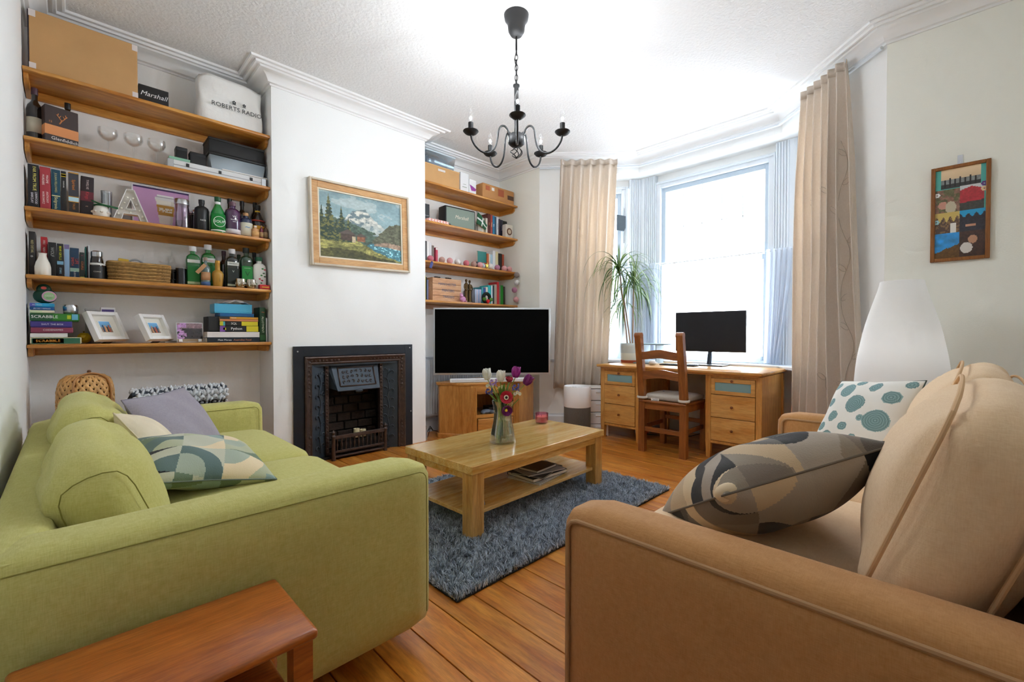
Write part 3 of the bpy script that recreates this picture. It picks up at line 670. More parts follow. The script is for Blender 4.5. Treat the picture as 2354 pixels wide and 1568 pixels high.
fr = G().box(-0.265, -0.002, 0.45, 0.265, 0.018, 0.535).box(-0.265, -0.002, 0.205, 0.265, 0.018, 0.24).box(-0.265, -0.002, 0.05, 0.265, 0.018, 0.07)
arch = [(-0.20, 0.455), (-0.20, 0.45), (-0.15, 0.445), (-0.12, 0.455), (-0.06, 0.47), (0, 0.475), (0.06, 0.47), (0.12, 0.455), (0.15, 0.445), (0.20, 0.45), (0.20, 0.455)]
fr.add([(p[0], y, p[1]) for y in (-0.002, 0.014) for p in arch + [(0.20, 0.47), (-0.20, 0.47)]], [tuple(range(13)), tuple(range(25, 12, -1))] + [(i, 13 + i, 13 + (i+1) % 13, (i+1) % 13) for i in range(13)])
mk('front_frame', fr, PINEX, CB, smooth=30)
for sx in (-1, 1):
    g = G().box(sx * 0.265, -0.006, 0.05, sx * 0.20, 0.02, 0.535)
    for k in range(4): g.tube([(sx * (0.212 + k * 0.0135), -0.006, 0.075), (sx * (0.212 + k * 0.0135), -0.006, 0.515)], 0.005, 8)
    mk('pilaster', g, PINE, CB, smooth=40)
dr = mk('drawer', G().rbox((0, -0.006, 0.137), (0.385, 0.024, 0.125), 0.008, 3), PINEX, CB)
mk('knob', G().lathe([(0.008, 0), (0.006, 0.012), (0.015, 0.018), (0.016, 0.026), (0.0, 0.032)], 16, M=TR(0, -0.018, 0.137) @ RX(PI/2)), mat('#c78a55', 0.35), dr)
sb = thing('game_controller', 'grey games controller inside the pine television cabinet', 'controller', tuple(CB.matrix_basis @ Vector((-0.06, 0.10, 0.2325))), ca)
mk('body', G().sphere((0, 0, 0.022), 0.06, 16, 8, (1, 0.6, 0.36)).sphere((-0.05, -0.03, 0.018), 0.03, 10, 7, (0.8, 1.2, 0.6)).sphere((0.05, -0.03, 0.018), 0.03, 10, 7, (0.8, 1.2, 0.6)), mat('#6d7683', 0.4), sb)
bx_ = thing('media_box', 'black media player box inside the pine television cabinet', 'media player', tuple(CB.matrix_basis @ Vector((0.07, 0.2, 0.2325))), ca)
mk('case', G().rbox((0, 0, 0.03), (0.2, 0.18, 0.05), 0.004), mat('#0c0c0d', 0.35), bx_)
mk('foot', G().box(-0.09, -0.08, 0, 0.09, 0.08, 0.006), mat('#050505', 0.8), bx_)

tva = math.radians(-41.6)
TV = thing('television', 'large black flat-screen television with a thin silver bezel on the pine cabinet', 'television', (3.08, 3.40, 0.562), tva)
mk('bezel', G().rbox((0, 0.012, 0.413), (1.20, 0.03, 0.69), 0.006), mat('#c9ccd0', 0.3, 0.7), TV)
mk('screen', G().box(-0.583, -0.0045, 0.090, 0.583, 0.0, 0.742), mat('#000000', 0.6, spec=0.05, name='switched_off_screen'), TV)
mk('housing', G().rbox((0, 0.045, 0.36), (0.80, 0.05, 0.42), 0.02), mat('#101012', 0.5), TV)
mk('stand', G().box(-0.26, 0.0, 0, 0.26, 0.12, 0.012).box(-0.05, 0.02, 0.01, 0.05, 0.05, 0.12), mat('#d6d9dc', 0.3, 0.6), TV, bevel=0.003)
SBR = thing('sound_bar', 'long white sound bar on the cabinet below the television', 'sound bar', (3.025, 3.378, 0.562), ca + math.radians(-14))
mk('case', G().rbox((0, 0, 0.020), (0.80, 0.06, 0.040), 0.008, 3), mat('#eceef0', 0.4), SBR)
mk('grille', G().box(-0.385, -0.0315, 0.006, 0.385, -0.029, 0.034), mat('#dcdfe2', 0.7, bump=0.4, bscale=900), SBR)

# ---- radiator in the right alcove
RD = thing('radiator', 'white panel radiator in the alcove behind the television', 'radiator', (2.98, YA - 0.05, 0))
g = G().box(2.50, YA - 0.07, 0.18, 3.48, YA - 0.055, 0.80)
for i in range(30):
    x = 2.52 + i * 0.032; g.prism([(x, YA - 0.07), (x + 0.008, YA - 0.084), (x + 0.018, YA - 0.084), (x + 0.026, YA - 0.07)], 0.20, 0.775)
part(RD, 'panel', g, GLOSS, bevel=0.002)
part(RD, 'side_panel', G().box(2.485, YA - 0.085, 0.18, 2.50, YA - 0.012, 0.80), GLOSS, bevel=0.003)
part(RD, 'top_grille', G().box(2.49, YA - 0.08, 0.80, 3.48, YA - 0.015, 0.81), GLOSS, bevel=0.002)
part(RD, 'bleed_valve', G().cyl((0, 0, 0), 0.008, 0.02, 10, M=TR(2.495, YA - 0.086, 0.75) @ RX(PI/2)), mat('#6b6b6b', 0.4, 0.8))
part(RD, 'valve', G().cyl((2.485, YA - 0.05, 0.0), 0.008, 0.2, 10).cyl((2.485, YA - 0.05, 0.10), 0.018, 0.06, 12), mat('#e6e6e6', 0.4))
cb = G()
for k in range(3):
    pts = [(2.50 + 0.02*k, 3.94 - 0.03*k, 0.006), (2.56, 3.90 - 0.05*k, 0.006), (2.60 + 0.02*k, 3.86, 0.05 + 0.02*k), (2.66, 3.90 - 0.02*k, 0.09 - 0.02*k), (2.72, 3.93, 0.03), (2.80, 3.95 - 0.03*k, 0.006)]
    cb.tube([tuple(Vector(pts[int(i)]).lerp(Vector(pts[min(int(i)+1, 5)]), i - int(i))) for i in np.linspace(0, 5, 26)], 0.0035, 6)
tag(mk('cable', cb, mat('#121212', 0.5), smooth=180), 'tangle of black cables on the floor beside the pine cabinet', 'cable')

# ------------------------------------------------------------------ desk, chair and what stands on the desk
VIEW = math.radians(-44.72)
BIRCH = wood('#c8883c', '#e8b66a', 'y', 1.4, 0.35, coat=0.15, stretch=8, fine=0.3)
BIRCHZ = wood('#c48238', '#e2ab5e', 'z', 1.4, 0.35, coat=0.15, stretch=8, fine=0.3)
KNOB = mat('#7d431b', 0.4)
D = thing('desk', 'honey-coloured wooden desk with two drawer pedestals in the bay', 'desk', (4.15, 1.855, 0))
part(D, 'desktop', G().rbox((4.16, 1.855, 0.732), (0.72, 1.53, 0.026), 0.008, 2), BIRCH)
part(D, 'edge_moulding', G().box(3.83, 1.12, 0.705, 4.48, 2.59, 0.72), BIRCH, bevel=0.004)
for y0, y1 in ((1.105, 1.545), (2.165, 2.605)):
    g = G().box(3.872, y0 + 0.012, 0.13, 4.47, y0 + 0.028, 0.705).box(3.872, y1 - 0.028, 0.13, 4.47, y1 - 0.012, 0.705).box(4.455, y0 + 0.02, 0.13, 4.47, y1 - 0.02, 0.705).box(3.872, y0 + 0.02, 0.13, 4.46, y1 - 0.02, 0.145)
    part(D, 'pedestal', g.box(3.862, y0 + 0.04, 0.128, 3.88, y1 - 0.04, 0.15).box(3.862, y0 + 0.04, 0.682, 3.88, y1 - 0.04, 0.706), BIRCHZ)
    for x in (3.86, 4.44):
        for y in (y0, y1 - 0.045):
            part(D, 'leg', G().add([(x + 0.006, y + 0.006, 0), (x + 0.039, y + 0.006, 0), (x + 0.039, y + 0.039, 0), (x + 0.006, y + 0.039, 0), (x, y, 0.14), (x + 0.045, y, 0.14), (x + 0.045, y + 0.045, 0.14), (x, y + 0.045, 0.14), (x, y, 0.706), (x + 0.045, y, 0.706), (x + 0.045, y + 0.045, 0.706), (x, y + 0.045, 0.706)],
                 [(0,3,2,1), (8,9,10,11)] + [(a, a % 4 + (1 if a % 4 < 3 else -3) + (a // 4) * 4, a % 4 + (1 if a % 4 < 3 else -3) + (a // 4) * 4 + 4, a + 4) for a in range(8)]), BIRCHZ, bevel=0.002)
    yc = (y0 + y1) / 2; ya, yb = y0 + 0.048, y1 - 0.048
    for z0, z1 in ((0.545, 0.68), (0.352, 0.540), (0.155, 0.347)):
        if z0 > 0.5:
            g = G().box(3.855, ya, z0, 3.875, ya + 0.032, z1).box(3.855, yb - 0.032, z0, 3.875, yb, z1).box(3.855, ya + 0.032, z0, 3.875, yb - 0.032, z0 + 0.03).box(3.855, ya + 0.032, z1 - 0.035, 3.875, yb - 0.032, z1)
            dd = part(D, 'drawer', g, BIRCH, bevel=0.002)
            mk('frosted_panel', W(D, G().box(3.861, ya + 0.03, z0 + 0.028, 3.866, yb - 0.03, z1 - 0.033)), mat('#7fa4a8', 0.45, name='frosted_blue_glass'), dd)
            zk = z1 - 0.018
        else:
            dd = part(D, 'drawer', G().box(3.855, ya, z0, 3.875, yb, z1), BIRCH, bevel=0.002); zk = (z0 + z1) / 2
        mk('knob', W(D, G().lathe([(0.006, 0), (0.005, 0.010), (0.011, 0.015), (0.011, 0.021), (0.0, 0.025)], 12, M=TR(3.856, yc, zk) @ RY(-PI/2))), KNOB, dd)
DT = 0.7455
# dining chair
DARK = wood('#7a421c', '#a5642e', 'z', 1.6, 0.35, coat=0.2, stretch=9); DARKY = wood('#7a421c', '#a5642e', 'y', 1.6, 0.35, coat=0.2, stretch=9)
CH = thing('dining_chair', 'dark wooden ladder-back chair pushed up to the desk', 'chair', (3.86, 1.83, 0))
for y in (1.612, 1.992):
    pts = [(3.63, 0), (3.635, 0.45), (3.60, 0.75), (3.555, 1.04)]; w = 0.058
    vs = []; 
    for x, z in pts: vs += [(x, y, z), (x + 0.05, y, z), (x + 0.05, y + w, z), (x, y + w, z)]
    fs = [(0, 3, 2, 1), (12, 13, 14, 15)] + [(4*k+i, 4*k+(i+1) % 4, 4*k+4+(i+1) % 4, 4*k+4+i) for k in range(3) for i in range(4)]
    part(CH, 'back_post', G().add(vs, fs).tube([(3.58, y - 0.0015, 1.037), (3.58, y + w + 0.0015, 1.037)], 0.0265, 14), DARK)
for y in (1.612, 1.996): part(CH, 'leg', G().box(4.03, y, 0, 4.078, y + 0.05, 0.455), DARK, bevel=0.003)
for z0, xo in ((0.825, 3.588), (0.652, 3.612)):
    g = G(); nn = 20; vs = []
    for i in range(nn + 1):
        t = i / nn; y = 1.66 + 0.34 * t; wv = 0.020 * (0.5 + 0.5 * math.cos((t - 0.5) * 2 * PI)) 
        for x in (xo, xo + 0.022):
            vs += [(x, y, z0 + wv * 0.8), (x, y, z0 + 0.068 + wv)]
    fs = []
    for i in range(nn):
        a = 4*i; b = a + 4; fs += [(a, b, b+1, a+1), (a+2, a+3, b+3, b+2), (a+1, b+1, b+3, a+3), (a, a+2, b+2, b)]
    fs += [(0, 1, 3, 2), (4*nn, 4*nn+2, 4*nn+3, 4*nn+1)]
    part(CH, 'slat', g.add(vs, fs), DARKY, smooth=40)
part(CH, 'seat', G().rbox((3.855, 1.832, 0.452), (0.45, 0.44, 0.022), 0.008), DARKY)
part(CH, 'seat_rail', G().box(3.66, 1.625, 0.385, 4.05, 1.645, 0.442).box(3.66, 2.02, 0.385, 4.05, 2.04, 0.442).box(3.645, 1.66, 0.385, 3.665, 2.0, 0.442).box(4.045, 1.65, 0.385, 4.065, 2.01, 0.442), DARKY)
for a, b_ in (((3.66, 1.628, 0.20), (4.05, 1.648, 0.235)), ((3.66, 2.015, 0.20), (4.05, 2.035, 0.235)), ((3.643, 1.66, 0.185), (3.663, 2.0, 0.225)), ((4.045, 1.65, 0.245), (4.065, 2.01, 0.28))):
    part(CH, 'stretcher', G().box(*a, *b_), DARKY, bevel=0.002)
SC = thing('seat_pad', 'grey tie-on seat pad with a white care label on the wooden chair', 'seat pad', (3.86, 1.832, 0.4635))
SG = fabric('#a59e94', '#bdb6ac', 300)
mk('pad', soft((0.0, 0, 0.026), (0.40, 0.41, 0.05), 0.022, (0, 0, 0.012), k=11), SG, SC, smooth=180)
for sx in (-0.09, 0.09): mk('tuft', G().sphere((0.0, sx, 0.062), 0.010, 10, 6, (1, 1, 0.5)), mat('#8d8794', 0.9), SC)
for y in (-0.192, 0.19): mk('tie', G().torus((0, 0, 0), 0.043, 0.006, 20, 8, TR(-0.205, y, 0.022) @ Matrix.Diagonal((0.95, 1, 1.8, 1))), mat('#d9d4ca', 0.9), SC)
ct_ = mk('care_label', G().box(-0.208, 0.03, -0.012, -0.2055, 0.105, 0.022), mat('#f1f1ef', 0.7), SC)
for k in range(4): mk('printed_line', G().box(-0.2088, 0.04, 0.014 - k * 0.007, -0.2079, 0.095 - 0.01 * (k % 2), 0.0165 - k * 0.007), mat('#6f6f72', 0.8), ct_)

# monitor
MN = thing('monitor', 'wide black computer monitor on the desk', 'monitor', (4.40, 1.75, DT), PI / 2)
BLK = mat('#0d0d10', 0.35)
def M2(g): return g
mk('bezel', G().rbox((0, -0.055, 0.328), (0.675, 0.022, 0.395), 0.004), BLK, MN)
mk('screen', G().box(-0.330, -0.0445, 0.145, 0.330, -0.0435, 0.518), mat('#191a20', 0.45, spec=0.3), MN)
mk('base', G().rbox((0, 0.0, 0.005), (0.36, 0.20, 0.010), 0.004), BLK, MN)
mk('neck', G().tube([(0, -0.055, 0.008), (0, -0.075, 0.10), (0, -0.10, 0.24)], 0.028, 12, flat=0.7), mat('#1b2430', 0.3, 0.4), MN, smooth=60)
KB = thing('keyboard', 'slim black keyboard lying on the desk beside the monitor', 'keyboard', (4.18, 1.93, DT), PI / 2 + 0.05)
mk('case', G().rbox((0, 0, 0.006), (0.34, 0.12, 0.012), 0.004), mat('#1c1c1f', 0.5), KB)
g = G()
for r in range(5):
    for c in range(16): g.box(-0.16 + c * 0.02, -0.05 + r * 0.02, 0.012, -0.143 + c * 0.02, -0.033 + r * 0.02, 0.0145)
mk('keys', g, mat('#2a2a2e', 0.6), KB, kind='stuff')
MS = thing('mouse', 'pale grey computer mouse on the desk behind the chair back', 'mouse', (4.06, 2.14, DT), PI / 2)
mk('shell', G().sphere((0, 0, 0.004), 0.05, 16, 10, (0.62, 1.0, 0.55)), mat('#b9b3ab', 0.4), MS); MS.children[0].location.z = 0.018
mk('wheel', G().cyl((0, 0, 0), 0.007, 0.006, 10, M=TR(-0.003, 0.03, 0.036) @ RY(PI/2)), mat('#555', 0.5) if False else mat('#555555', 0.5), MS)
slab('notebook', 'grey notebook lying open-side out on the desk behind the chair', 'notebook', 4.22, 2.30, DT, 0.20, 0.15, 0.014, 1.5, '#7f8a92')
RS = thing('laptop_stand', 'thin blue-grey laptop stand beside the plant pot on the desk', 'stand', (4.36, 2.27, DT), PI / 2)
mk('board', G().rbox((0, 0, 0.198), (0.30, 0.20, 0.014), 0.003), mat('#8ea6b4', 0.5), RS)
for sx in (-0.05, 0.10): mk('leg', G().box(sx - 0.004, -0.08, 0, sx + 0.004, 0.08, 0.192), mat('#8ea6b4', 0.5), RS)

# dragon tree in its pot
PT = thing('potted_plant', 'tall dragon tree with drooping narrow leaves in a striped pot on the desk', 'plant', (4.27, 2.50, DT), VIEW)
def pot_col(name, prof, col, rough=0.5): return mk(name, G().lathe(prof, 28, cap=False), mat(col, rough), PT, smooth=60)
pot_col('pot', [(0.0, 0.004), (0.100, 0.004), (0.108, 0.05), (0.115, 0.20), (0.108, 0.205), (0.100, 0.19), (0.0, 0.185)], '#ccd0c6')
pot_col('pot_band', [(0.1055, 0.035), (0.1155, 0.202 - 0.03), (0.1165, 0.202), (0.110, 0.207)], '#b9c4c4')
pot_col('pot_foot', [(0.0, 0.0), (0.103, 0.0), (0.1075, 0.028), (0.10, 0.03)], '#a04a2c')
mk('soil', G().cyl((0, 0, 0.17), 0.10, 0.016, 20), mat('#2d2018', 1.0, bump=0.8, bscale=120), PT)
heads = [((-0.03, 0.03, 0.19), (-0.07, 0.02, 0.55), (-0.13, 0.0, 1.02), 1.06), ((0.015, 0.0, 0.19), (0.02, 0.0, 0.45), (0.03, 0.02, 0.86), 0.88), ((0.0, 0.02, 0.19), (-0.02, 0.05, 0.4), (-0.06, 0.08, 0.70), 0.72)]
LEAF = [mat('#5f7f35', 0.45), mat('#3f5f2c', 0.45), mat('#83985a', 0.45)]
rr = random.Random(3)
for hi, (p0, p1, p2, zt) in enumerate(heads):
    pts = []
    for i in range(13):
        t = i / 12; pts.append(tuple((Vector(p0) * (1-t)**2 + Vector(p1) * 2*t*(1-t) + Vector(p2) * t*t)))
    mk('stem', G().tube(pts, 0.007, 8), mat('#8d6f55', 0.8, bump=0.5, bscale=60), PT, smooth=60)
    nl = (60, 48, 26)[hi]
    for k in range(nl):
        a = rr.uniform(0, 2 * PI); up = rr.uniform(-0.25, 1.1) if hi < 2 else rr.uniform(-0.2, 0.7); ln = rr.uniform(0.42, 0.68) if k > 5 else rr.uniform(0.25, 0.34)
        if k <= 5: up = rr.uniform(1.2, 1.5)
        g = G(); vs = []; P = Vector(p2) + Vector((0, 0, rr.uniform(-0.10, 0.03))); nn = 11
        d = Vector((math.cos(a) * math.cos(up), math.sin(a) * math.cos(up), math.sin(up))); side = Vector((-math.sin(a), math.cos(a), 0))
        for i in range(nn + 1):
            t = i / nn; w = 0.0088 * (1 - t) ** 0.6 * (0.55 + min(1, t * 6) * 0.45) + 0.0003
            vs += [tuple(P - side * w + Vector((0, 0, 0.0016))), tuple(P), tuple(P + side * w + Vector((0, 0, 0.0016)))]
            P = P + d * ln / nn; d = (d + Vector((0, 0, -1)) * (0.42 if k > 5 else 0.05) * (0.5 + t)).normalized()
        g.add(vs, [f for i in range(nn) for f in ((3*i, 3*i+1, 3*i+4, 3*i+3), (3*i+1, 3*i+2, 3*i+5, 3*i+4))])
        mk('leaf', g, LEAF[rr.choice((0, 0, 1, 1, 2))], PT, smooth=60)

# air purifier and white drawers in the bay corner
AP = thing('air_purifier', 'cylindrical white and charcoal air purifier standing by the curtain', 'air purifier', (3.63, 2.73, 0), VIEW)
mk('fabric_base', G().lathe([(0.0, 0.0), (0.128, 0.0), (0.134, 0.006), (0.134, 0.325)], 36, cap=False), fabric('#57524c', '#6f6a63', 300), AP, smooth=60)
mk('white_top', G().lathe([(0.135, 0.322), (0.1365, 0.326), (0.1365, 0.52), (0.132, 0.528), (0.126, 0.524), (0.124, 0.48), (0.0, 0.47)], 36, cap=False), mat('#eceaea', 0.4), AP, smooth=60)
g = G()
for i in range(12): g.box(-0.12, -0.003, 0.500, 0.12, 0.003, 0.506, RZ(PI * i / 12))
mk('vent_grille', g, mat('#d5d5d6', 0.5), AP)
WD = thing('storage_tower', 'white translucent plastic drawer tower squeezed beside the desk', 'drawers', (3.93, 2.70, 0), VIEW)
mk('frame', G().box(-0.10, -0.10, 0, -0.09, 0.12, 0.50).box(0.09, -0.10, 0, 0.10, 0.12, 0.50).box(-0.10, -0.10, 0.49, 0.10, 0.12, 0.50).box(-0.10, 0.11, 0, 0.10, 0.12, 0.50), mat('#f0f0f0', 0.4), WD, bevel=0.002)
for k in range(4): mk('drawer', G().box(-0.088, -0.105, 0.008 + k * 0.12, 0.088, 0.10, 0.122 + k * 0.12).box(-0.03, -0.115, 0.085 + k * 0.12, 0.03, -0.105, 0.098 + k * 0.12), mat('#dcdde0', 0.35), WD, bevel=0.003)
TC = thing('torch', 'small orange and grey torch lying on the floor under the desk', 'torch', (4.22, 2.42, 0.022), VIEW)
mk('body', G().cyl((0, 0, 0), 0.018, 0.10, 12, M=RY(PI/2)), mat('#6e7278', 0.5), TC); mk('head', G().lathe([(0.018, 0), (0.022, 0.02), (0.022, 0.05), (0.0, 0.052)], 12, M=TR(0.09, 0, 0) @ RY(PI/2)), mat('#ee6a1f', 0.4), TC)
cpts = [(4.25, 1.52, 0.24), (4.30, 1.62, 0.17), (4.35, 1.75, 0.10), (4.38, 1.9, 0.03), (4.36, 2.1, 0.006), (4.25, 2.3, 0.006), (4.30, 2.5, 0.04), (4.40, 2.62, 0.006)]
tag(mk('power_cable', G().tube([tuple(Vector(cpts[int(i)]).lerp(Vector(cpts[min(int(i)+1, 7)]), i - int(i))) for i in np.linspace(0, 7, 30)], 0.0035, 6), mat('#151515', 0.5), smooth=180), 'black power cable hanging under the desk behind the chair', 'cable')

# ------------------------------------------------------------------ curtains
CURT = fabric('#d8cabb', '#ece2d8', 260, rough=0.55, bump=0.2, mottle=0.4)
nt_ = CURT.node_tree; tl_ = nd(nt_, 'ShaderNodeBsdfTranslucent'); tl_.inputs[0].default_value = srgb('#f0e2d0'); mx_ = nd(nt_, 'ShaderNodeMixShader'); mx_.inputs[0].default_value = 0.3
nt_.links.new(nt_.nodes['Principled BSDF'].outputs[0], mx_.inputs[1]); nt_.links.new(tl_.outputs[0], mx_.inputs[2]); nt_.links.new(mx_.outputs[0], nt_.nodes['Material Output'].inputs['Surface'])
def curtain(name, label, A, B, top, bot, ztop, zbot, pleats, amp, inn, seed, vines=()):
    A = Vector((*A, 0)); B = Vector((*B, 0)); u = (B - A); L_ = u.length; u.normalize(); n_ = Vector((u.y, -u.x, 0))  # towards the room
    root = thing(name, label, 'curtain', tuple((A + u * L_ * (bot[0] + bot[1]) / 2 + n_ * inn) * 1.0), 0)
    root.location.z = zbot; rq = random.Random(seed); ph = [rq.uniform(-0.5, 0.5) for _ in range(40)]; am = [rq.uniform(0.6, 1.3) for _ in range(40)]
    def pos(s, t):        # s 0..1 across, t 0..1 from top to hem
        e = t ** 0.8; lo = top[0] + (bot[0] - top[0]) * e; hi = top[1] + (bot[1] - top[1]) * e
        k = s * pleats; i = int(k); f = k - i; a_ = am[i] * (1 - f) + am[i + 1] * f
        a_ *= amp * (0.45 + 0.55 * min(1, t * 4))
        w = math.sin(2 * PI * k + ph[i] * 0.0) ; sh = math.sin(4 * PI * k + 1.0) * 0.22
        along = (lo + (hi - lo) * s) * L_ + math.sin(2 * PI * k + 1.2) * a_ * 0.35
        p = A + u * along + n_ * (inn + a_ * (w + sh) + 0.02 * math.sin(t * 5 + s * 7) * t)
        return Vector((p.x, p.y, ztop + (zbot - ztop) * t))
    nu, nv = pleats * 14, 30
    g = G().grid(lambda a, b: tuple(pos(a, b)), nu, nv)
    part(root, 'drape', g, CURT, smooth=180, solid=0.004)
    # gathered heading
    g = G().grid(lambda a, b: tuple(pos(a, 0.0) + Vector((0, 0, 0.03 - 0.06 * b)) + n_ * 0.004), nu, 2)
    part(root, 'heading_tape', g, CURT, smooth=180, solid=0.006)
    for i in range(pleats + 1): part(root, 'hook', G().tube([tuple(pos(min(1, i / pleats), 0) + Vector((0, 0, 0.0))), tuple(pos(min(1, i / pleats), 0) + Vector((0, 0, 0.035)))], 0.004, 6), GLOSS)
    vg = G()
    for s0, t0, t1 in vines:
        pts = []; m = 40
        for i in range(m + 1):
            t = t0 + (t1 - t0) * i / m; s = s0 + 0.02 * math.sin(i * 0.5); p = pos(s, t); d = (pos(s + 0.004, t) - pos(s - 0.004, t)).normalized(); nn = d.cross(Vector((0, 0, 1))); nn = nn if nn.dot(n_) > 0 else -nn
            pts.append(tuple(p + nn * 0.004))
            if i % 4 == 2:
                sg = 1 if (i // 4) % 2 else -1; q = Vector(pts[-1]); l1 = [q]
                for a_ in range(1, 9):
                    th = a_ / 8 * 2 * PI; l1.append(q + (d * sg * (0.5 - 0.5 * math.cos(th)) * 0.055 + Vector((0, 0, 1)) * (0.020 * math.sin(th) + (0.5 - 0.5 * math.cos(th)) * 0.035)) + nn * 0.002)
                vg.tube([tuple(x) for x in l1], 0.0014, 4)
        vg.tube(pts, 0.0014, 4)
    if vines: part(root, 'embroidery', vg, mat('#b3a594', 0.5), smooth=180)
    return root
curtain('curtain', 'long beige satin curtain hanging at the left of the bay', BAY[0], BAY[1], (0.20, 0.76), (0.12, 0.66), 2.925, 0.45, 6, 0.058, 0.13, 5)
curtain('curtain', 'long beige curtain with leaf embroidery hanging at the right of the bay', BAY[2], BAY[3], (0.40, 0.81), (0.31, 0.93), 2.925, 0.30, 6, 0.05, 0.12, 11, vines=((0.30, 0.12, 0.97), (0.62, 0.10, 0.97), (0.92, 0.2, 0.97)))
# café net curtains across the lower sashes
NETC = sheer('#f3f6fb', 0.6, 0.55); NETS = sheer('#e4eaf3', 0.12, 0.5)  # NETS: shade on the side nets put into a bluish-grey tint
def net(name, label, seg, sa, sb, nn0, z0, z1, waves, amp, m, taper=0.0, side=0):
    M, Ls = seg_frame(*seg); root = thing(name, label, 'net curtain', tuple(M @ Vector(((sa + sb) / 2, nn0, z0))))
    def f(a, b):
        e = 1 - b; sp = taper * (b ** 1.5); s = sa + (sb - sa) * a
        s = s + (sp * (a if side > 0 else (1 - a)) * -side if side else 0)
        y = nn0 - 0.01 - amp * (0.4 + 0.6 * b) * (1 + math.sin(a * waves * 2 * PI + b * 1.5)) 
        return tuple(M @ Vector((s, y, z1 - (z1 - z0) * b)))
    part(root, 'drape', G().grid(f, waves * 10, 14), m, smooth=180)
    part(root, 'rod', G().tube([tuple(M @ Vector((sa - 0.01, nn0 - 0.01, z1 - 0.015))), tuple(M @ Vector((sb + 0.01, nn0 - 0.01, z1 - 0.015)))], 0.006, 8), GLOSS)
    return root
fs = (BAY[1], BAY[2]); Lf = seg_frame(*fs)[1]
net('net_curtain', 'sheer white net curtain across the middle of the front bay window', fs, 0.20, Lf - 0.20, 0.165, SILL + 0.01, 1.84, 10, 0.006, NETC)
net('net_curtain', 'bunched white net curtain at the left side of the front bay window', fs, -0.05, 0.16, 0.165, SILL + 0.01, 1.845, 5, 0.028, NETS, 0.08, -1)
net('net_curtain', 'bunched white net curtain at the right side of the front bay window', fs, Lf - 0.16, Lf + 0.06, 0.165, SILL + 0.01, 1.845, 5, 0.030, NETS, 0.10, 1)
ls_ = (BAY[0], BAY[1]); Ll = seg_frame(*ls_)[1]
net('net_curtain', 'white net curtain on the left bay window behind the plant', ls_, 0.45, Ll - 0.05, 0.165, SILL + 0.01, 1.84, 6, 0.02, NETS)
rs_ = (BAY[2], BAY[3]); Lr = seg_frame(*rs_)[1]
net('net_curtain', 'white net curtain on the right bay window beside the curtain', rs_, 0.05, Lr - 0.35, 0.165, SILL + 0.01, 1.84, 6, 0.02, NETS)
M, Ls = seg_frame(*ls_)
WP = thing('wall_sensor', 'small dark grey tilted plaque fixed to the left bay window frame', 'plaque', tuple(M @ Vector((Ls - 0.165, WN - 0.03, 2.27))))
part(WP, 'plate', G().prism([(-0.05, -0.085), (0.035, -0.095), (0.05, -0.06), (0.05, 0.075), (-0.05, 0.095)], 0, 0.02, M=M @ TR(Ls - 0.165, WN - 0.03, 2.33) @ RX(PI/2)), mat('#4d5a66', 0.5), bevel=0.003)
part(WP, 'bracket', G().tube([tuple(M @ Vector((Ls - 0.13, WN - 0.03, 2.10))), tuple(M @ Vector((Ls - 0.13, WN - 0.03, 2.5)))], 0.005, 6), mat('#7b858e', 0.4))

# ------------------------------------------------------------------ paper floor lamp
FL = thing('floor_lamp', 'tall white ribbed paper floor lamp in the corner behind the tan sofa', 'lamp', (3.40, 0.25, 0))
prof = []; keyr = [(0.10, 0.13), (0.30, 0.185), (0.55, 0.213), (0.72, 0.218), (0.90, 0.205), (1.10, 0.168), (1.25, 0.125), (1.36, 0.092)]
def kr(z):
    for (a, ra), (b, rb) in zip(keyr, keyr[1:]):
        if a <= z <= b: t = (z - a) / (b - a); return ra + (rb - ra) * t
    return keyr[-1][1]
z = 0.10; k = 0
while z < 1.36:
    zs = [kr(max(0.10, min(1.36, z + d))) for d in (-0.06, -0.03, 0, 0.03, 0.06)]
    prof.append((sum(zs) / 5 - (0.0022 if k % 2 else 0), z)); z += 0.006; k += 1
mk('paper_shade', G().lathe(prof, 48, cap=False), sheer('#f3f2f0', 0.0, 0.35), FL, smooth=180)
mk('base', G().lathe([(0.0, 0), (0.11, 0), (0.11, 0.012), (0.012, 0.02), (0.012, 0.9), (0.0, 0.9)], 24, cap=False), mat('#dddddd', 0.4), FL)
for a in range(3): mk('wire_frame', G().tube([(0.10 * math.cos(a * 2.09), 0.10 * math.sin(a * 2.09), 0.012), (0.128 * math.cos(a * 2.09), 0.128 * math.sin(a * 2.09), 0.11)], 0.003, 6), mat('#cccccc', 0.4), FL)
mk('bulb', G().sphere((0, 0, 0.94), 0.035, 14, 9), clearglass('#fdfdfd', 0.05, 0.1), FL)
ld = bpy.data.lights.new('lamp_fill', 'POINT'); ld.energy = 0.35; ld.color = (0.95, 0.97, 1.0); ld.shadow_soft_size = 0.03  # weak fill added inside the unlit lamp to lift this corner
lo = bpy.data.objects.new('lamp_fill', ld); COL.objects.link(lo); lo.parent = FL; lo.location = (0, 0, 0.94)

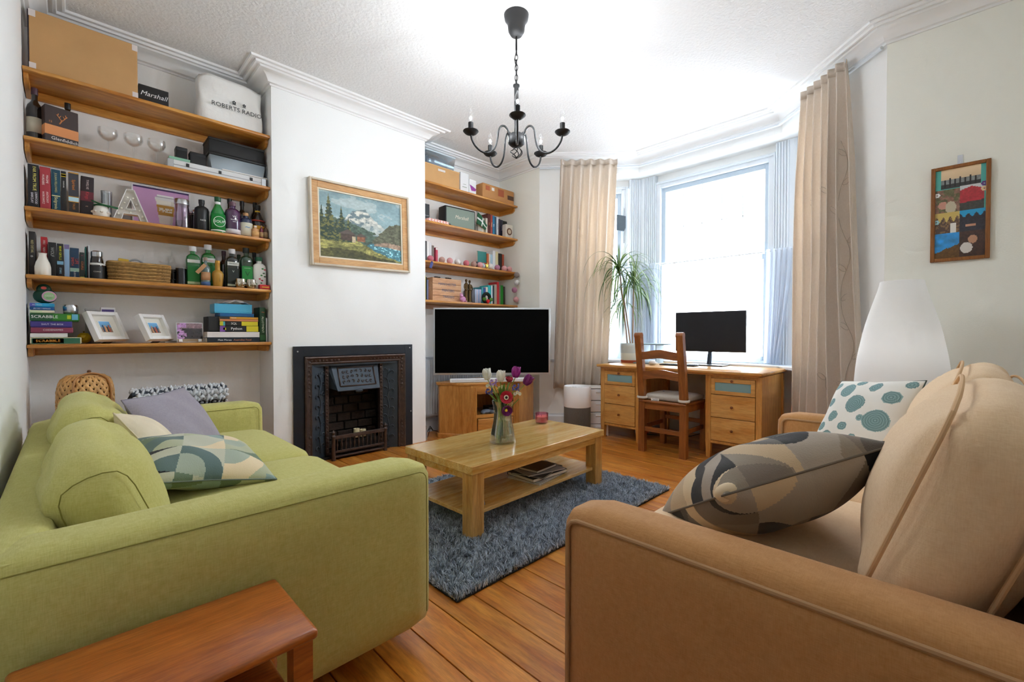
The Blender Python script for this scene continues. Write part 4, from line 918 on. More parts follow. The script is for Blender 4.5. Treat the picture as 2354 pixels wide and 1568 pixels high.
# ------------------------------------------------------------------ chandelier
IRON = mat('#1d1d1e', 0.55, 0.3)
CL = thing('chandelier', 'black wrought-iron chandelier with five candle arms hanging from the ceiling', 'chandelier', (1.986, 1.967, HC))
def z_(z): return min(z + 0.03, HC) - HC
mk('ceiling_rose', G().lathe([(0.0, z_(2.862)), (0.012, z_(2.862)), (0.035, z_(2.87)), (0.050, z_(2.895)), (0.054, z_(2.93)), (0.060, z_(2.95)), (0.072, z_(2.965)), (0.077, z_(2.995)), (0.074, z_(3.01)), (0.060, HC - HC)], 28, cap=False), mat('#3a3a3b', 0.45, 0.2), CL, smooth=60)
mk('rod', G().cyl((0, 0, z_(2.78)), 0.006, 0.09, 10), IRON, CL)
for i in range(6):
    zc = 2.765 - i * 0.031
    L = [(0.009 * math.cos(a), 0, z_(zc) + 0.021 * math.sin(a)) for a in np.linspace(0, 2 * PI, 17)[:-1]]
    mk('chain_link', G().tube(L, 0.0022, 6, closed=True, M=RZ(PI/2 * (i % 2) + 0.5)), IRON, CL, smooth=180)
mk('cord', G().tube([(0.004, 0, z_(2.79)), (-0.012, 0.004, z_(2.72)), (0.008, 0.004, z_(2.66)), (0.0, 0, z_(2.58))], 0.0025, 6), IRON, CL, smooth=180)
mk('ring', G().torus((0, 0, 0), 0.018, 0.003, 18, 6, TR(0, 0, z_(2.578)) @ RZ(0.6) @ RX(PI/2)), IRON, CL, smooth=180)
mk('stem', G().lathe([(0.0, z_(2.565)), (0.020, z_(2.565)), (0.020, z_(2.556)), (0.0135, z_(2.55)), (0.0135, z_(2.265)), (0.04, z_(2.262)), (0.052, z_(2.25)), (0.052, z_(2.205)), (0.035, z_(2.19)), (0.0, z_(2.187))], 20, cap=False), IRON, CL, smooth=50)
g = G()
for k in range(5):
    pts = []
    for i in range(15):
        t = i / 14; a = 2 * PI * k / 5 + t * 2.6; r = 0.038 * math.sin(PI * t); pts.append((r * math.cos(a), r * math.sin(a), z_(2.188) - 0.075 * t))
    g.tube(pts, 0.003, 6)
mk('twisted_finial', g, IRON, CL, smooth=180)
pr = [(0.045, 2.235), (0.055, 2.275), (0.075, 2.300), (0.098, 2.298), (0.115, 2.27), (0.122, 2.225), (0.135, 2.17), (0.160, 2.135), (0.195, 2.122), (0.230, 2.130), (0.262, 2.155), (0.283, 2.19), (0.29, 2.228)]
def smooth_path(p, k=4):
    out = []
    for i in range(len(p) - 1):
        p0 = Vector(p[max(0, i-1)]); p1 = Vector(p[i]); p2 = Vector(p[i+1]); p3 = Vector(p[min(len(p)-1, i+2)])
        for j in range(k):
            t = j / k; out.append(tuple(0.5 * ((2*p1) + (p2-p0)*t + (2*p0-5*p1+4*p2-p3)*t*t + (3*p1-p0-3*p2+p3)*t**3)))
    out.append(tuple(p[-1])); return out
CHW = 4.2    # watts of added room fill at each chandelier bulb
BULB = clearglass('#fdfdfd', 0.03, 0.12)
for k in range(5):
    a = math.radians(10 + 72 * k); ca, sa = math.cos(a), math.sin(a)
    ar = mk('arm', G().tube(smooth_path([(r * ca, r * sa, z_(z)) for r, z in pr]), 0.0062, 8), IRON, CL, smooth=180)
    c = (0.29 * ca, 0.29 * sa, z_(2.228))
    mk('drip_pan', G().lathe([(0.0, -0.012), (0.018, -0.010), (0.036, -0.002), (0.047, 0.010), (0.046, 0.013), (0.030, 0.004), (0.0, 0.002)], 24, c, cap=False), IRON, ar, smooth=60)
    mk('candle_tube', G().lathe([(0.0155, 0.0), (0.0155, 0.062), (0.0, 0.064)], 16, c), IRON, ar)
    mk('bulb', G().lathe([(0.008, 0.06), (0.011, 0.075), (0.0155, 0.095), (0.0145, 0.115), (0.008, 0.135), (0.002, 0.148), (0.0, 0.15)], 16, c, cap=False), BULB, ar, smooth=60)
    ld = bpy.data.lights.new('bulb_fill', 'POINT'); ld.energy = CHW; ld.color = (0.90, 0.95, 1.0); ld.shadow_soft_size = 0.007  # fill added inside the unlit bulbs to brighten the room
    lo = bpy.data.objects.new('bulb_fill', ld); COL.objects.link(lo); lo.parent = CL; lo.location = (c[0], c[1], c[2] + 0.105)

# ------------------------------------------------------------------ cast-iron fireplace in the chimney breast
NAVY = mat('#1b222b', 0.42, 0.2, var=0.15, vscale=10); BRONZE = mat('#4a3a33', 0.4, 0.35, var=0.25, vscale=30, bump=0.4, bscale=80); SOOT = mat('#17130f', 0.7, var=0.3, vscale=20)
STEEL = mat('#3c4650', 0.4, 0.35, var=0.15, vscale=20)
F = thing('fireplace', 'black cast-iron fireplace insert with scrolled side panels in the chimney breast', 'fireplace', (1.775, YB, 0))
x0, x1, zt = 1.24, 2.31, 0.952
part(F, 'surround_plate', G().box(x0, YB - 0.022, 0, x0 + 0.078, YB, zt).box(x1 - 0.078, YB - 0.022, 0, x1, YB, zt).box(x0 + 0.078, YB - 0.022, zt - 0.082, x1 - 0.078, YB, zt), NAVY, bevel=0.002)
for x, z in ((x0 + 0.03, zt - 0.04), (x1 - 0.03, zt - 0.03), (x1 - 0.02, 0.32)): part(F, 'screw', G().cyl((0, 0, 0), 0.006, 0.004, 10, M=TR(x, YB - 0.022, z) @ RX(PI/2)), mat('#c9ccd0', 0.3, 0.8))
def strip(p0, p1, prof, m, nm):      # moulding between two points on the wall plane, prof = (inward offset, proud)
    a = Vector(p0); b = Vector(p1); t = (b - a).normalized(); n = Vector((-t.y, t.x)); g = G(); vs = []
    L_ = (b - a).length
    for s in (0, 1):
        for o, p in prof:
            q = (a if s == 0 else b) + n * o + t * (o if s == 0 else -o) * 1.0; vs.append((q.x, YB - p, q.y))
    k = len(prof); g.add(vs, [(i, i + 1, k + i + 1, k + i) for i in range(k - 1)]); return part(F, nm, g, m, smooth=30)
mp_ = [(0.0, 0.005), (0.004, 0.034), (0.014, 0.038), (0.024, 0.030), (0.050, 0.014), (0.058, 0.018), (0.066, 0.012), (0.070, -0.01)]
ix0, ix1, iz = x0 + 0.078, x1 - 0.078, zt - 0.082
def sided(side):
    g = G(); k = len(mp_); vs = []
    for s in (0, 1):
        for o, p in mp_:
            if side == 'l': q = (ix0 + o, 0.0 if s == 0 else iz - o)
            elif side == 'r': q = (ix1 - o, iz - o if s == 0 else 0.0)
            else: q = ((ix0 + o, iz - o) if s == 0 else (ix1 - o, iz - o))
            vs.append((q[0], YB - p, q[1]))
    g.add(vs, [(i, i + 1, k + i + 1, k + i) for i in range(k - 1)]); o = part(F, 'moulding', g, BRONZE, smooth=30)
    r2 = random.Random(ord(side)); gg = G()
    for i in range(26):
        t = (i + 0.5) / 26
        if 0.32 < t < 0.62: continue
        c = {'l': (ix0 + 0.036, iz * t), 'r': (ix1 - 0.036, iz * t), 't': (ix0 + 0.04 + (ix1 - ix0 - 0.08) * t, iz - 0.036)}[side]
        gg.sphere((c[0] + r2.uniform(-0.006, 0.006), YB - 0.022, c[1]), r2.uniform(0.008, 0.014), 8, 5, (1, 0.5, 1))
    mk('leaf_relief', W(F, gg), BRONZE, o, smooth=180)
for s_ in 'lrt': sided(s_)
jx0, jx1, jz = ix0 + 0.07, ix1 - 0.07, iz - 0.07
# splayed side panels with scrollwork
for sg, xa, xb in ((1, jx0, 1.535), (-1, jx1, 2.015)):
    ya_, yb_ = YB - 0.012 + 0.01, YB + 0.075
    pn = part(F, 'side_panel', G().add([(xa, ya_, 0), (xb, yb_, 0), (xb, yb_, jz), (xa, ya_, jz)], [(0, 1, 2, 3) if sg > 0 else (3, 2, 1, 0)]), STEEL, smooth=0)
    gg = G(); d = Vector((xb - xa, yb_ - ya_, 0)); wd_ = d.length; d.normalize(); nn = Vector((d.y, -d.x, 0)); nn = nn if nn.y < 0 else -nn
    def P3(s, z, o=0.004): return tuple(Vector((xa, ya_, 0)) + d * (s * wd_) + nn * o + Vector((0, 0, z)))
    gg.tube([P3(0.5 + 0.05 * math.sin(i * 0.8), 0.06 + i * 0.023) for i in range(30)], 0.004, 6)
    for i in range(8):
        for sd in (-1, 1):
            zc = 0.10 + i * 0.085 + (0.02 if sd > 0 else 0); pts = []
            for j in range(16):
                th = j / 15 * 4.6; r = 0.030 * (1 - j / 17); pts.append(P3(0.5 + sd * (0.22 - r * math.cos(th) / wd_ * 0.9), zc + r * math.sin(th), 0.005))
            gg.tube(pts, 0.0042, 6)
    mk('scrollwork', W(F, gg), STEEL, pn, smooth=180)
    cx_ = xb - sg * 0.008
    cg = G().box(cx_ - 0.014, yb_ - 0.03, 0.03, cx_ + 0.014, yb_ + 0.01, jz)
    for i in range(24): cg.sphere((cx_, yb_ - 0.032, 0.05 + i * 0.031), 0.008, 8, 5)
    part(F, 'beaded_column', cg, BRONZE, smooth=60)
part(F, 'head_plate', G().box(jx0, YB + 0.005, jz - 0.015, jx1, YB + 0.02, jz + 0.01), STEEL)
# firebox, hood and grate
FB = part(F, 'firebox', G().box(1.46, YB + 0.27, 0, 2.09, YB + 0.29, 0.80).box(1.455, YB + 0.07, 0, 1.47, YB + 0.29, 0.80).box(2.08, YB + 0.07, 0, 2.095, YB + 0.29, 0.80).box(1.46, YB + 0.02, 0.0, 2.09, YB + 0.29, 0.02), SOOT)
brk = [mat('#33241a', 0.9, var=0.35, vscale=25, bump=0.6, bscale=60), mat('#271c12', 0.9, var=0.35, vscale=25, bump=0.6, bscale=60), mat('#2b2016', 0.9, var=0.35, vscale=25, bump=0.6, bscale=60)]
rb = random.Random(5)
for r_ in range(9):
    xx = 1.475 - (0.05 if r_ % 2 else 0)
    while xx < 2.075:
        w = 0.135 + rb.uniform(-0.012, 0.012); a_ = max(xx, 1.475); b_ = min(xx + w - 0.009, 2.075)
        if b_ - a_ > 0.02: mk('brick', W(F, G().rbox(((a_+b_)/2, YB + 0.262 - rb.uniform(0, 0.008), 0.03 + r_ * 0.078 + 0.034), (b_ - a_, 0.03, 0.067), 0.006, 1)), rb.choice(brk), FB)
        xx += w
HD = part(F, 'smoke_hood', G().add([(1.56, YB + 0.05, 0.785), (1.985, YB + 0.05, 0.785), (1.965, YB - 0.03, 0.575), (1.585, YB - 0.03, 0.575), (1.535, YB + 0.08, 0.79), (2.015, YB + 0.08, 0.79), (2.015, YB + 0.10, 0.60), (1.535, YB + 0.10, 0.60)],
    [(3, 2, 1, 0), (4, 0, 1, 5), (4, 7, 3, 0), (1, 2, 6, 5)]), STEEL, smooth=0, solid=0.006)
gg = G(); vd = Vector((0, -0.08, -0.21)); vl = vd.length
def HP(s, t, o=0.004): # on hood face
    return tuple(Vector((1.572 + (1.975 - 1.572) * s, YB + 0.05 - 0.08 * t, 0.785 - 0.21 * t)) + Vector((0, -0.93, 0.36)) * o)
for a_, b_ in (((0.1, 0.12), (0.9, 0.12)), ((0.9, 0.12), (0.9, 0.85)), ((0.9, 0.85), (0.1, 0.85)), ((0.1, 0.85), (0.1, 0.12))): gg.tube([HP(*a_, 0.006), HP(*b_, 0.006)], 0.006, 6)
for i in range(7):
    for j in range(3):
        pts = [HP(0.2 + i * 0.1 + 0.035 * (1 - q / 10) * math.cos(q * 0.6 + j + i), 0.28 + j * 0.2 + 0.08 * (1 - q / 10) * math.sin(q * 0.6 + j + i), 0.007) for q in range(9)]
        gg.tube(pts, 0.0035, 5)
mk('floral_relief', W(F, gg), BRONZE, HD, smooth=180)
mk('lip', W(F, G().tube([(1.585, YB - 0.03, 0.573), (1.965, YB - 0.03, 0.573)], 0.007, 8).sphere((1.775, YB - 0.03, 0.562), 0.022, 12, 8, (1.6, 0.4, 0.7))), STEEL, HD)
GRT = part(F, 'grate', G().box(1.54, YB - 0.055, 0.175, 2.01, YB - 0.035, 0.205).box(1.54, YB - 0.052, 0.06, 2.01, YB - 0.038, 0.078).box(1.54, YB - 0.05, 0.02, 2.01, YB + 0.10, 0.035), BRONZE, bevel=0.003)
for i in range(12):
    x = 1.572 + i * 0.0375; mk('baluster', W(F, G().lathe([(0.006, 0.078), (0.004, 0.10), (0.009, 0.125), (0.005, 0.15), (0.007, 0.176)], 8, (x, YB - 0.045, 0))), BRONZE, GRT)
for x in (1.54, 2.01): mk('post', W(F, G().lathe([(0.016, 0.0), (0.016, 0.19), (0.020, 0.20), (0.012, 0.215), (0.018, 0.232), (0.0, 0.255)], 12, (x, YB - 0.045, 0))), BRONZE, GRT)
for i, (dx_, h) in enumerate(((1.77, 0.075), (1.83, 0.06))):
    t = thing('pillar_candle', ['taller cream pillar candle inside the fireplace grate', 'shorter cream pillar candle inside the fireplace grate'][i], 'candle', (dx_, YB + 0.02, 0.150))
    mk('wax', G().lathe([(0.0, 0), (0.026, 0), (0.026, h), (0.020, h - 0.004), (0.0, h - 0.006)], 16), mat('#d8cba6', 0.5), t); mk('wick', G().cyl((0, 0, h - 0.006), 0.0015, 0.012, 6), mat('#222222', 0.9), t)
    mk('saucer', G().lathe([(0.0, -0.006), (0.03, -0.006), (0.036, 0.0), (0.0, 0.0)], 14), BRONZE, t)
part(F, 'coal_basket', G().box(1.60, YB - 0.02, 0.035, 1.96, YB + 0.14, 0.143), SOOT, bevel=0.01)
# ------------------------------------------------------------------ painting over the fireplace
PF = thing('framed_painting', 'framed alpine landscape painting with a cabin above the fireplace', 'painting', (1.82, YB, 1.965))
PF.rotation_euler = (0, math.radians(-1.3), 0)
CREAMF = mat('#cfc4b2', 0.5, var=0.1); OAKF = wood('#c7935a', '#dcb07a', 'x', 2.0, 0.5, stretch=8)
def rectframe(w, h, t, y0, y1): return G().box(-w/2, y0, -h/2, -w/2 + t, y1, h/2).box(w/2 - t, y0, -h/2, w/2, y1, h/2).box(-w/2 + t, y0, -h/2, w/2 - t, y1, -h/2 + t).box(-w/2 + t, y0, h/2 - t, w/2 - t, y1, h/2)
pw_, ph_ = 0.905, 0.70
mk('outer_moulding', rectframe(pw_, ph_, 0.018, -0.045, -0.001), CREAMF, PF, bevel=0.005)
mk('inner_frame', rectframe(pw_ - 0.036, ph_ - 0.036, 0.05, -0.030, -0.001), OAKF, PF, bevel=0.003)
mk('slip', rectframe(pw_ - 0.136, ph_ - 0.136, 0.012, -0.026, -0.001), mat('#e7ddc8', 0.6), PF, bevel=0.002)
def alpine(u, v):
    def C(h): return hexc(h)[None, None, :]
    n1 = fbm(u * 5, v * 7); n2 = fbm(u * 18 + 3, v * 24); n3 = fbm(u * 40, v * 44)
    c = C('#8fb0b8') * (1 - v[..., None] * 0.25) + C('#c9d2cc') * (0.30 * (n1[..., None])) * 1.0
    c = np.where(((n1 > 0.52) & (v > 0.45))[..., None], c * 0.55 + C('#c7ccc6') * 0.45, c)
    mt = np.interp(u, [0, 0.3, 0.38, 0.46, 0.54, 0.62, 0.78, 1.0], [0.5, 0.62, 0.76, 0.80, 0.83, 0.70, 0.55, 0.5]) + (n2 - 0.5) * 0.10
    m = v < mt; shade = ((u - 0.5) * 2 + (n2 - 0.5) * 3 > -0.2)
    mc = np.where(shade[..., None], C('#b9bdb6'), C('#6f8288')); mc = np.where((n2 > 0.56)[..., None], C('#dcdcd2'), mc)
    c = np.where(m[..., None], mc, c)
    fog = np.clip((0.62 - v) / 0.12, 0, 1) * np.clip((u - 0.35) * 5, 0, 1); c = c * (1 - 0.5 * fog[..., None]) + C('#a9bcbd') * 0.5 * fog[..., None]
    f1 = np.interp(u, [0, 0.25, 0.5, 0.65, 0.8, 1.0], [0.60, 0.62, 0.52, 0.44, 0.40, 0.36]) + (n2 - 0.5) * 0.12; c = np.where((v < f1)[..., None], C('#4c5f52') * (0.7 + 0.7 * n3[..., None]), c)
    hr = np.interp(u, [0.6, 0.72, 0.85, 1.0], [0.30, 0.46, 0.62, 0.66]) + (n2 - 0.5) * 0.05; c = np.where(((v < hr) & (u > 0.62))[..., None], C('#5d5f4c') * (0.7 + 0.7 * n3[..., None]), c)
    wt = (v < np.interp(u, [0.5, 0.6, 0.75, 1.0], [0.20, 0.28, 0.27, 0.24]) + (n2 - 0.5) * 0.04) & (u > 0.55); c = np.where(wt[..., None], C('#4f8694') * (0.7 + 0.6 * n3[..., None]) + C('#dde6e0') * np.clip((n3[..., None] - 0.55) * 3, 0, 1), c)
    bk = (v < np.interp(u, [0.62, 0.8, 1.0], [0.27, 0.33, 0.30])) & (v > np.interp(u, [0.62, 0.8, 1.0], [0.25, 0.25, 0.22])) & (u > 0.64); c = np.where(bk[..., None], C('#a58d78') * (0.7 + 0.6 * n3[..., None]), c)
    gd = np.interp(u, [0, 0.2, 0.45, 0.6, 0.8, 1.0], [0.28, 0.34, 0.30, 0.20, 0.10, 0.04]) + (n2 - 0.5) * 0.06
    gc = np.where((n1 > 0.5)[..., None], C('#a5a05c'), C('#7c7b45')) * (0.65 + 0.75 * n3[..., None]); gc = np.where((v < gd * 0.45)[..., None], gc * 0.6, gc)
    c = np.where((v < gd)[..., None], gc, c)
    for cx, top, wd in ((0.11, 0.97, 0.10), (0.03, 0.80, 0.07), (0.25, 0.80, 0.075), (0.19, 0.62, 0.06), (0.33, 0.66, 0.05)):
        hgt = np.clip((top - v) / (top - 0.28), 0, 1); w = wd * hgt * (0.55 + 0.45 * np.abs(np.sin(v * 60 + cx * 40)))
        t = (np.abs(u - cx) < w * (0.7 + 0.6 * n3)) & (v > 0.26) & (v < top); c = np.where(t[..., None], np.where((n3 > 0.52)[..., None], C('#6f6f3c'), C('#2f4434')), c)
    for hx0, hx1, b0, b1, rf, col in ((0.24, 0.40, 0.28, 0.38, 0.46, '#4a3b33'), (0.43, 0.53, 0.29, 0.37, 0.42, '#8a5a40')):
        c = np.where(((u > hx0) & (u < hx1) & (v > b0) & (v < b1))[..., None], C(col) * (0.8 + 0.5 * n3[..., None]), c)
        xm = (hx0 + hx1) / 2; rr_ = (v > b1) & (v < rf - (rf - b1) * np.abs(u - xm) / ((hx1 - hx0) / 2 + 0.03)); c = np.where(rr_[..., None], C('#5c5149'), c)
    c = np.where(((u > 0.37) & (u < 0.41) & (v > 0.27) & (v < 0.36))[..., None], C('#c8b898'), c)
    return np.clip(c * (0.9 + 0.2 * n3[..., None]), 0, 1)
paint('canvas', pw_ - 0.156, ph_ - 0.156, 170, 120, alpine, vcol(0.5, 0.4, bump=0.3, bscale=120), PF, (0, -0.014, -(ph_ - 0.156) / 2))
mk('backing', G().box(-pw_/2 + 0.02, -0.010, -ph_/2 + 0.02, pw_/2 - 0.02, -0.001, ph_/2 - 0.02), mat('#6b5336', 0.8), PF)

# ------------------------------------------------------------------ photo collage on the right-hand wall
PC = thing('photo_collage', 'narrow wooden frame with a collage of holiday photos on the right wall', 'picture', (XW, 0.021, 1.775), -PI / 2)
fw_, fh_ = 0.252, 0.572
mk('frame', rectframe(fw_, fh_, 0.02, -0.022, -0.001), wood('#7d4a1c', '#a66a30', 'z', 2.5, 0.4, stretch=8), PC, bevel=0.003)
def collage(u, v):
    def C(h): return hexc(h)[None, None, :]
    n2 = fbm(u * 9, v * 20); n3 = fbm(u * 30 + 7, v * 60); c = np.broadcast_to(C('#56b6ad'), u.shape + (3,)).copy()
    def put(m, col): nonlocal c; c = np.where(m[..., None], col, c)
    a = (v > 0.78) & (u > 0.12) & (u < 0.9); put(a, C('#e6c9a2') + (v[..., None] - 0.9) * 0.9); put(a & (v < 0.885), C('#8a8f8e') * (0.8 + 0.4 * n3[..., None])); put(a & (v < 0.83), C('#3b3a3a') * np.ones_like(c))
    for k in range(7): put(a & (np.abs(u - (0.2 + k * 0.1)) < 0.016) & (v < 0.88 + 0.02 * (k % 2)) & (v > 0.8), C('#2a2628') * np.ones_like(c))
    b = (v > 0.52) & (v <= 0.775) & (u < 0.5); put(b, np.where((n2 > 0.5)[..., None], C('#6d6a48'), C('#8f6a58')) * (0.7 + 0.6 * n3[..., None])); put(b & (np.hypot(u - 0.16, (v - 0.60) * 2.0) < 0.09), C('#c98f7c') * np.ones_like(c)); put(b & (np.hypot(u - 0.32, (v - 0.57) * 1.6) < 0.11), C('#c9bfa6') * np.ones_like(c))
    d = (v > 0.52) & (v <= 0.79) & (u >= 0.5) & (u < 0.97); put(d, C('#d6d9dc') * np.ones_like(c)); put(d & (v < 0.775 - np.abs(u - 0.72) * 0.16), C('#b8323c') * (0.8 + 0.4 * n3[..., None])); put(d & (v < 0.60 + 0.03 * (u - 0.5)), C('#3f3d38') * (0.7 + 0.7 * n3[..., None]))
    e = (v > 0.28) & (v <= 0.515) & (u < 0.5); put(e, C('#d3b968') * np.ones_like(c)); put(e & (v < 0.44 + 0.03 * np.sin(u * 45)), np.where((n3 > 0.5)[..., None], C('#8a6a48'), C('#5a4438')) * np.ones_like(c)); put(e & (v < 0.39) & (np.abs(u - 0.38) < 0.06), C('#e8e6e0') * np.ones_like(c))
    f = (v > 0.28) & (v <= 0.52) & (u >= 0.5); put(f, C('#1fa0d6') * np.ones_like(c)); put(f & (v < 0.46 + 0.02 * np.sin(u * 40)), C('#2c2a33') * (0.7 + 0.8 * n3[..., None])); put(f & (v < 0.36) & (v > 0.33) & (np.abs(u - 0.72) < 0.1), C('#c48e72') * np.ones_like(c))
    g_ = (v <= 0.285) & (u < 0.5); put(g_, C('#2f92d8') * (0.8 + 0.5 * n2[..., None])); put(g_ & (v < 0.06 + u * 0.2 + 0.04 * (n2 - 0.5)), C('#6b4a22') * (0.7 + 0.6 * n3[..., None]))
    h = (v <= 0.28) & (u >= 0.5); put(h, C('#4a2f26') * (0.6 + 0.7 * n3[..., None])); put(h & (np.hypot(u - 0.64, (v - 0.10) * 2.0) < 0.12), C('#d9d2cc') * np.ones_like(c)); put(h & (np.hypot(u - 0.76, (v - 0.19) * 2.0) < 0.09), C('#c39274') * np.ones_like(c))
    return np.clip(c, 0, 1)
paint('photos', fw_ - 0.038, fh_ - 0.038, 60, 120, collage, vcol(0.35, 0.5, coat=0.3), PC, (0, -0.010, -(fh_ - 0.038) / 2))
mk('backing', G().box(-fw_/2 + 0.01, -0.009, -fh_/2 + 0.01, fw_/2 - 0.01, -0.001, fh_/2 - 0.01), mat('#5b4a38', 0.8), PC)
for px_, pz_, cl_ in ((-0.098, 0.118, '#f1f1f1'), (0.10, 0.15, '#6a4a8a'), (-0.10, -0.045, '#a9d4d8'), (0.10, 0.12, '#e8c9a0')):
    gg = G()
    for k in range(6): gg.sphere((px_ + 0.009 * math.cos(k * PI / 3), -0.012, pz_ + 0.009 * math.sin(k * PI / 3)), 0.006, 8, 5, (1, 0.25, 1))
    mk('paper_flower', gg, mat(cl_, 0.7), PC)
HK = thing('wall_hook', 'pale adhesive hook on the wall above the photo collage', 'hook', (XW, 0.022, 2.09), -PI / 2)
mk('plate', G().rbox((0, -0.003, 0), (0.024, 0.006, 0.055), 0.002), mat('#d9dee6', 0.5), HK); mk('peg', G().tube([(0, -0.006, -0.015), (0, -0.012, -0.02), (0, -0.012, -0.03)], 0.002, 6), mat('#d9dee6', 0.5), HK)

# ------------------------------------------------------------------ vase of flowers
VS = thing('vase', 'flared clear glass vase half filled with water on the coffee table', 'vase', (1.875, 1.975, 0.388), VIEW)
def sq(r, p=4.0): return [(r * np.sign(math.cos(a)) * abs(math.cos(a)) ** (2 / p), r * np.sign(math.sin(a)) * abs(math.sin(a)) ** (2 / p)) for a in np.linspace(0, 2 * PI, 33)[:-1]]
def sqlathe(prof, rot=0.5):
    g = G(); vs = []; m = 32
    for r, z in prof: vs += [(x * math.cos(rot) - y * math.sin(rot), x * math.sin(rot) + y * math.cos(rot), z) for x, y in sq(r)]
    g.add(vs, [(j*m+i, j*m+(i+1) % m, (j+1)*m+(i+1) % m, (j+1)*m+i) for j in range(len(prof)-1) for i in range(m)]); return g
VG = clearglass('#eef6f2', 0.02, 0.22)
mk('glass', sqlathe([(0.001, 0.0), (0.066, 0.0), (0.070, 0.006), (0.062, 0.06), (0.050, 0.13), (0.046, 0.18), (0.052, 0.23), (0.058, 0.255), (0.055, 0.255), (0.049, 0.23), (0.042, 0.18), (0.046, 0.13), (0.058, 0.06), (0.064, 0.012), (0.001, 0.010)]), VG, VS, smooth=50)
mk('water', sqlathe([(0.001, 0.011), (0.062, 0.012), (0.056, 0.06), (0.050, 0.095), (0.001, 0.095)]), clearglass('#dfe9df', 0.02, 0.1), VS, smooth=50)
FG = 'cut flowers in the glass vase'
STEM = mat('#7f9a3c', 0.5); STEM2 = mat('#5f8a34', 0.5); GLF = mat('#4f7f2c', 0.5)
def fl_pos(px, py, dy=0.0): return Vector(((px - 1152) * 0.00266, dy, 1.05 - (py - 768) * 0.00266 - 0.388))
def flower(name, label, cat, head, foot, bend, sr=0.0028, m=STEM):
    t = thing(name, label, cat, (1.875, 1.975, 0.388), VIEW, FG)
    foot = Vector(foot); mid = Vector((foot.x * 0.15, foot.y * 0.15, 0.19)); hd = Vector(head)
    pts = [foot, foot.lerp(mid, 0.5), mid, mid.lerp(hd, 0.5) + Vector(bend), hd]
    mk('stem', G().tube(smooth_path([tuple(p) for p in pts], 5), sr, 7), m, t, smooth=180)
    return t, hd, (hd - pts[3]).normalized()
def petal_ring(t, hd, ax, n, L_, w, open_, m, name='petal', off=0.0, base=0.008):
    ax = Vector(ax).normalized(); e1 = ax.orthogonal().normalized(); e2 = ax.cross(e1)
    for k in range(n):
        a = 2 * PI * k / n + off; rad = e1 * math.cos(a) + e2 * math.sin(a); tan = ax.cross(rad)
        def f(u, v):
            s = (u - 0.5) * 2; prof = math.sin(PI * min(1, 0.12 + v * 0.88)) ** 0.6 if v < 1 else 0.0
            prof = max(prof, 0.03); h = v * L_; ro = base + open_ * L_ * (math.sin(v * 1.9)) * 0.55 + open_ * 0.2 * v * L_
            q = hd + ax * (h * (1 - 0.35 * open_ * v)) + rad * (ro - 0.25 * w * s * s * (1 - open_ * 0.6)) + tan * (s * w * prof)
            return tuple(q)
        mk(name, G().grid(f, 6, 8), m, t, smooth=180, solid=0.0006)
tul = [('white tulip on the left of the vase, tallest of the bunch', 1118, 872, -0.02, '#eef0e8', (-0.10, 0, 0.995)), ('white tulip just right of the leftmost one in the vase', 1147, 876, -0.03, '#f1f2ea', (0.1, 0, 0.99)), ('magenta tulip rising on the right of the vase', 1181, 868, 0.0, '#a3278f', (0.15, 0, 0.98)), ('dark purple tulip leaning furthest right out of the vase', 1203, 884, 0.0, '#7d1f6d', (0.6, 0, 0.8))]
for i, (lab, px, py, dy, col, ax) in enumerate(tul):
    t, hd, _ = flower('tulip', lab, 'flower', fl_pos(px, py, dy), (0.04 * math.cos(i * 1.7), 0.04 * math.sin(i * 1.7), 0.014), (0, 0, 0.01))
    petal_ring(t, hd, ax, 3, 0.074, 0.026, 0.22, mat(col, 0.5)); petal_ring(t, hd, ax, 3, 0.078, 0.026, 0.30, mat(col, 0.5), off=1.05)
t, hd, _ = flower('tulip', 'purple tulip with a yellow centre drooping over the vase rim', 'flower', fl_pos(1160, 937, -0.06), (-0.02, -0.03, 0.014), (0.03, -0.03, 0.04))
petal_ring(t, hd, (0.25, -0.93, -0.2), 6, 0.045, 0.020, 0.75, mat('#7a1d73', 0.5)); mk('centre', G().sphere(tuple(hd + Vector((0.002, -0.02, -0.004))), 0.009, 10, 7), mat('#e8d43a', 0.6), t)
t, hd, _ = flower('anemone', 'red anemone with a dark centre facing out of the vase', 'flower', fl_pos(1161, 909, -0.075), (0.02, -0.04, 0.014), (0.02, -0.03, 0.03))
petal_ring(t, hd, (0.05, -0.99, 0.1), 8, 0.036, 0.016, 1.15, mat('#c2203c', 0.5)); mk('white_ring', G().torus((0, 0, 0), 0.011, 0.004, 18, 6, TR(*(hd + Vector((0, -0.014, 0)))) @ RX(PI/2)), mat('#efe6d6', 0.6), t); mk('centre', G().sphere(tuple(hd + Vector((0, -0.016, 0.0))), 0.008, 10, 7), mat('#17161f', 0.6), t)
t, hd, _ = flower('anemone', 'small half-open red anemone behind the white tulips', 'flower', fl_pos(1166, 878, 0.02), (0.03, 0.02, 0.014), (0, 0, 0.01)); petal_ring(t, hd, (0.2, -0.3, 0.93), 6, 0.035, 0.016, 0.6, mat('#b8324a', 0.5))
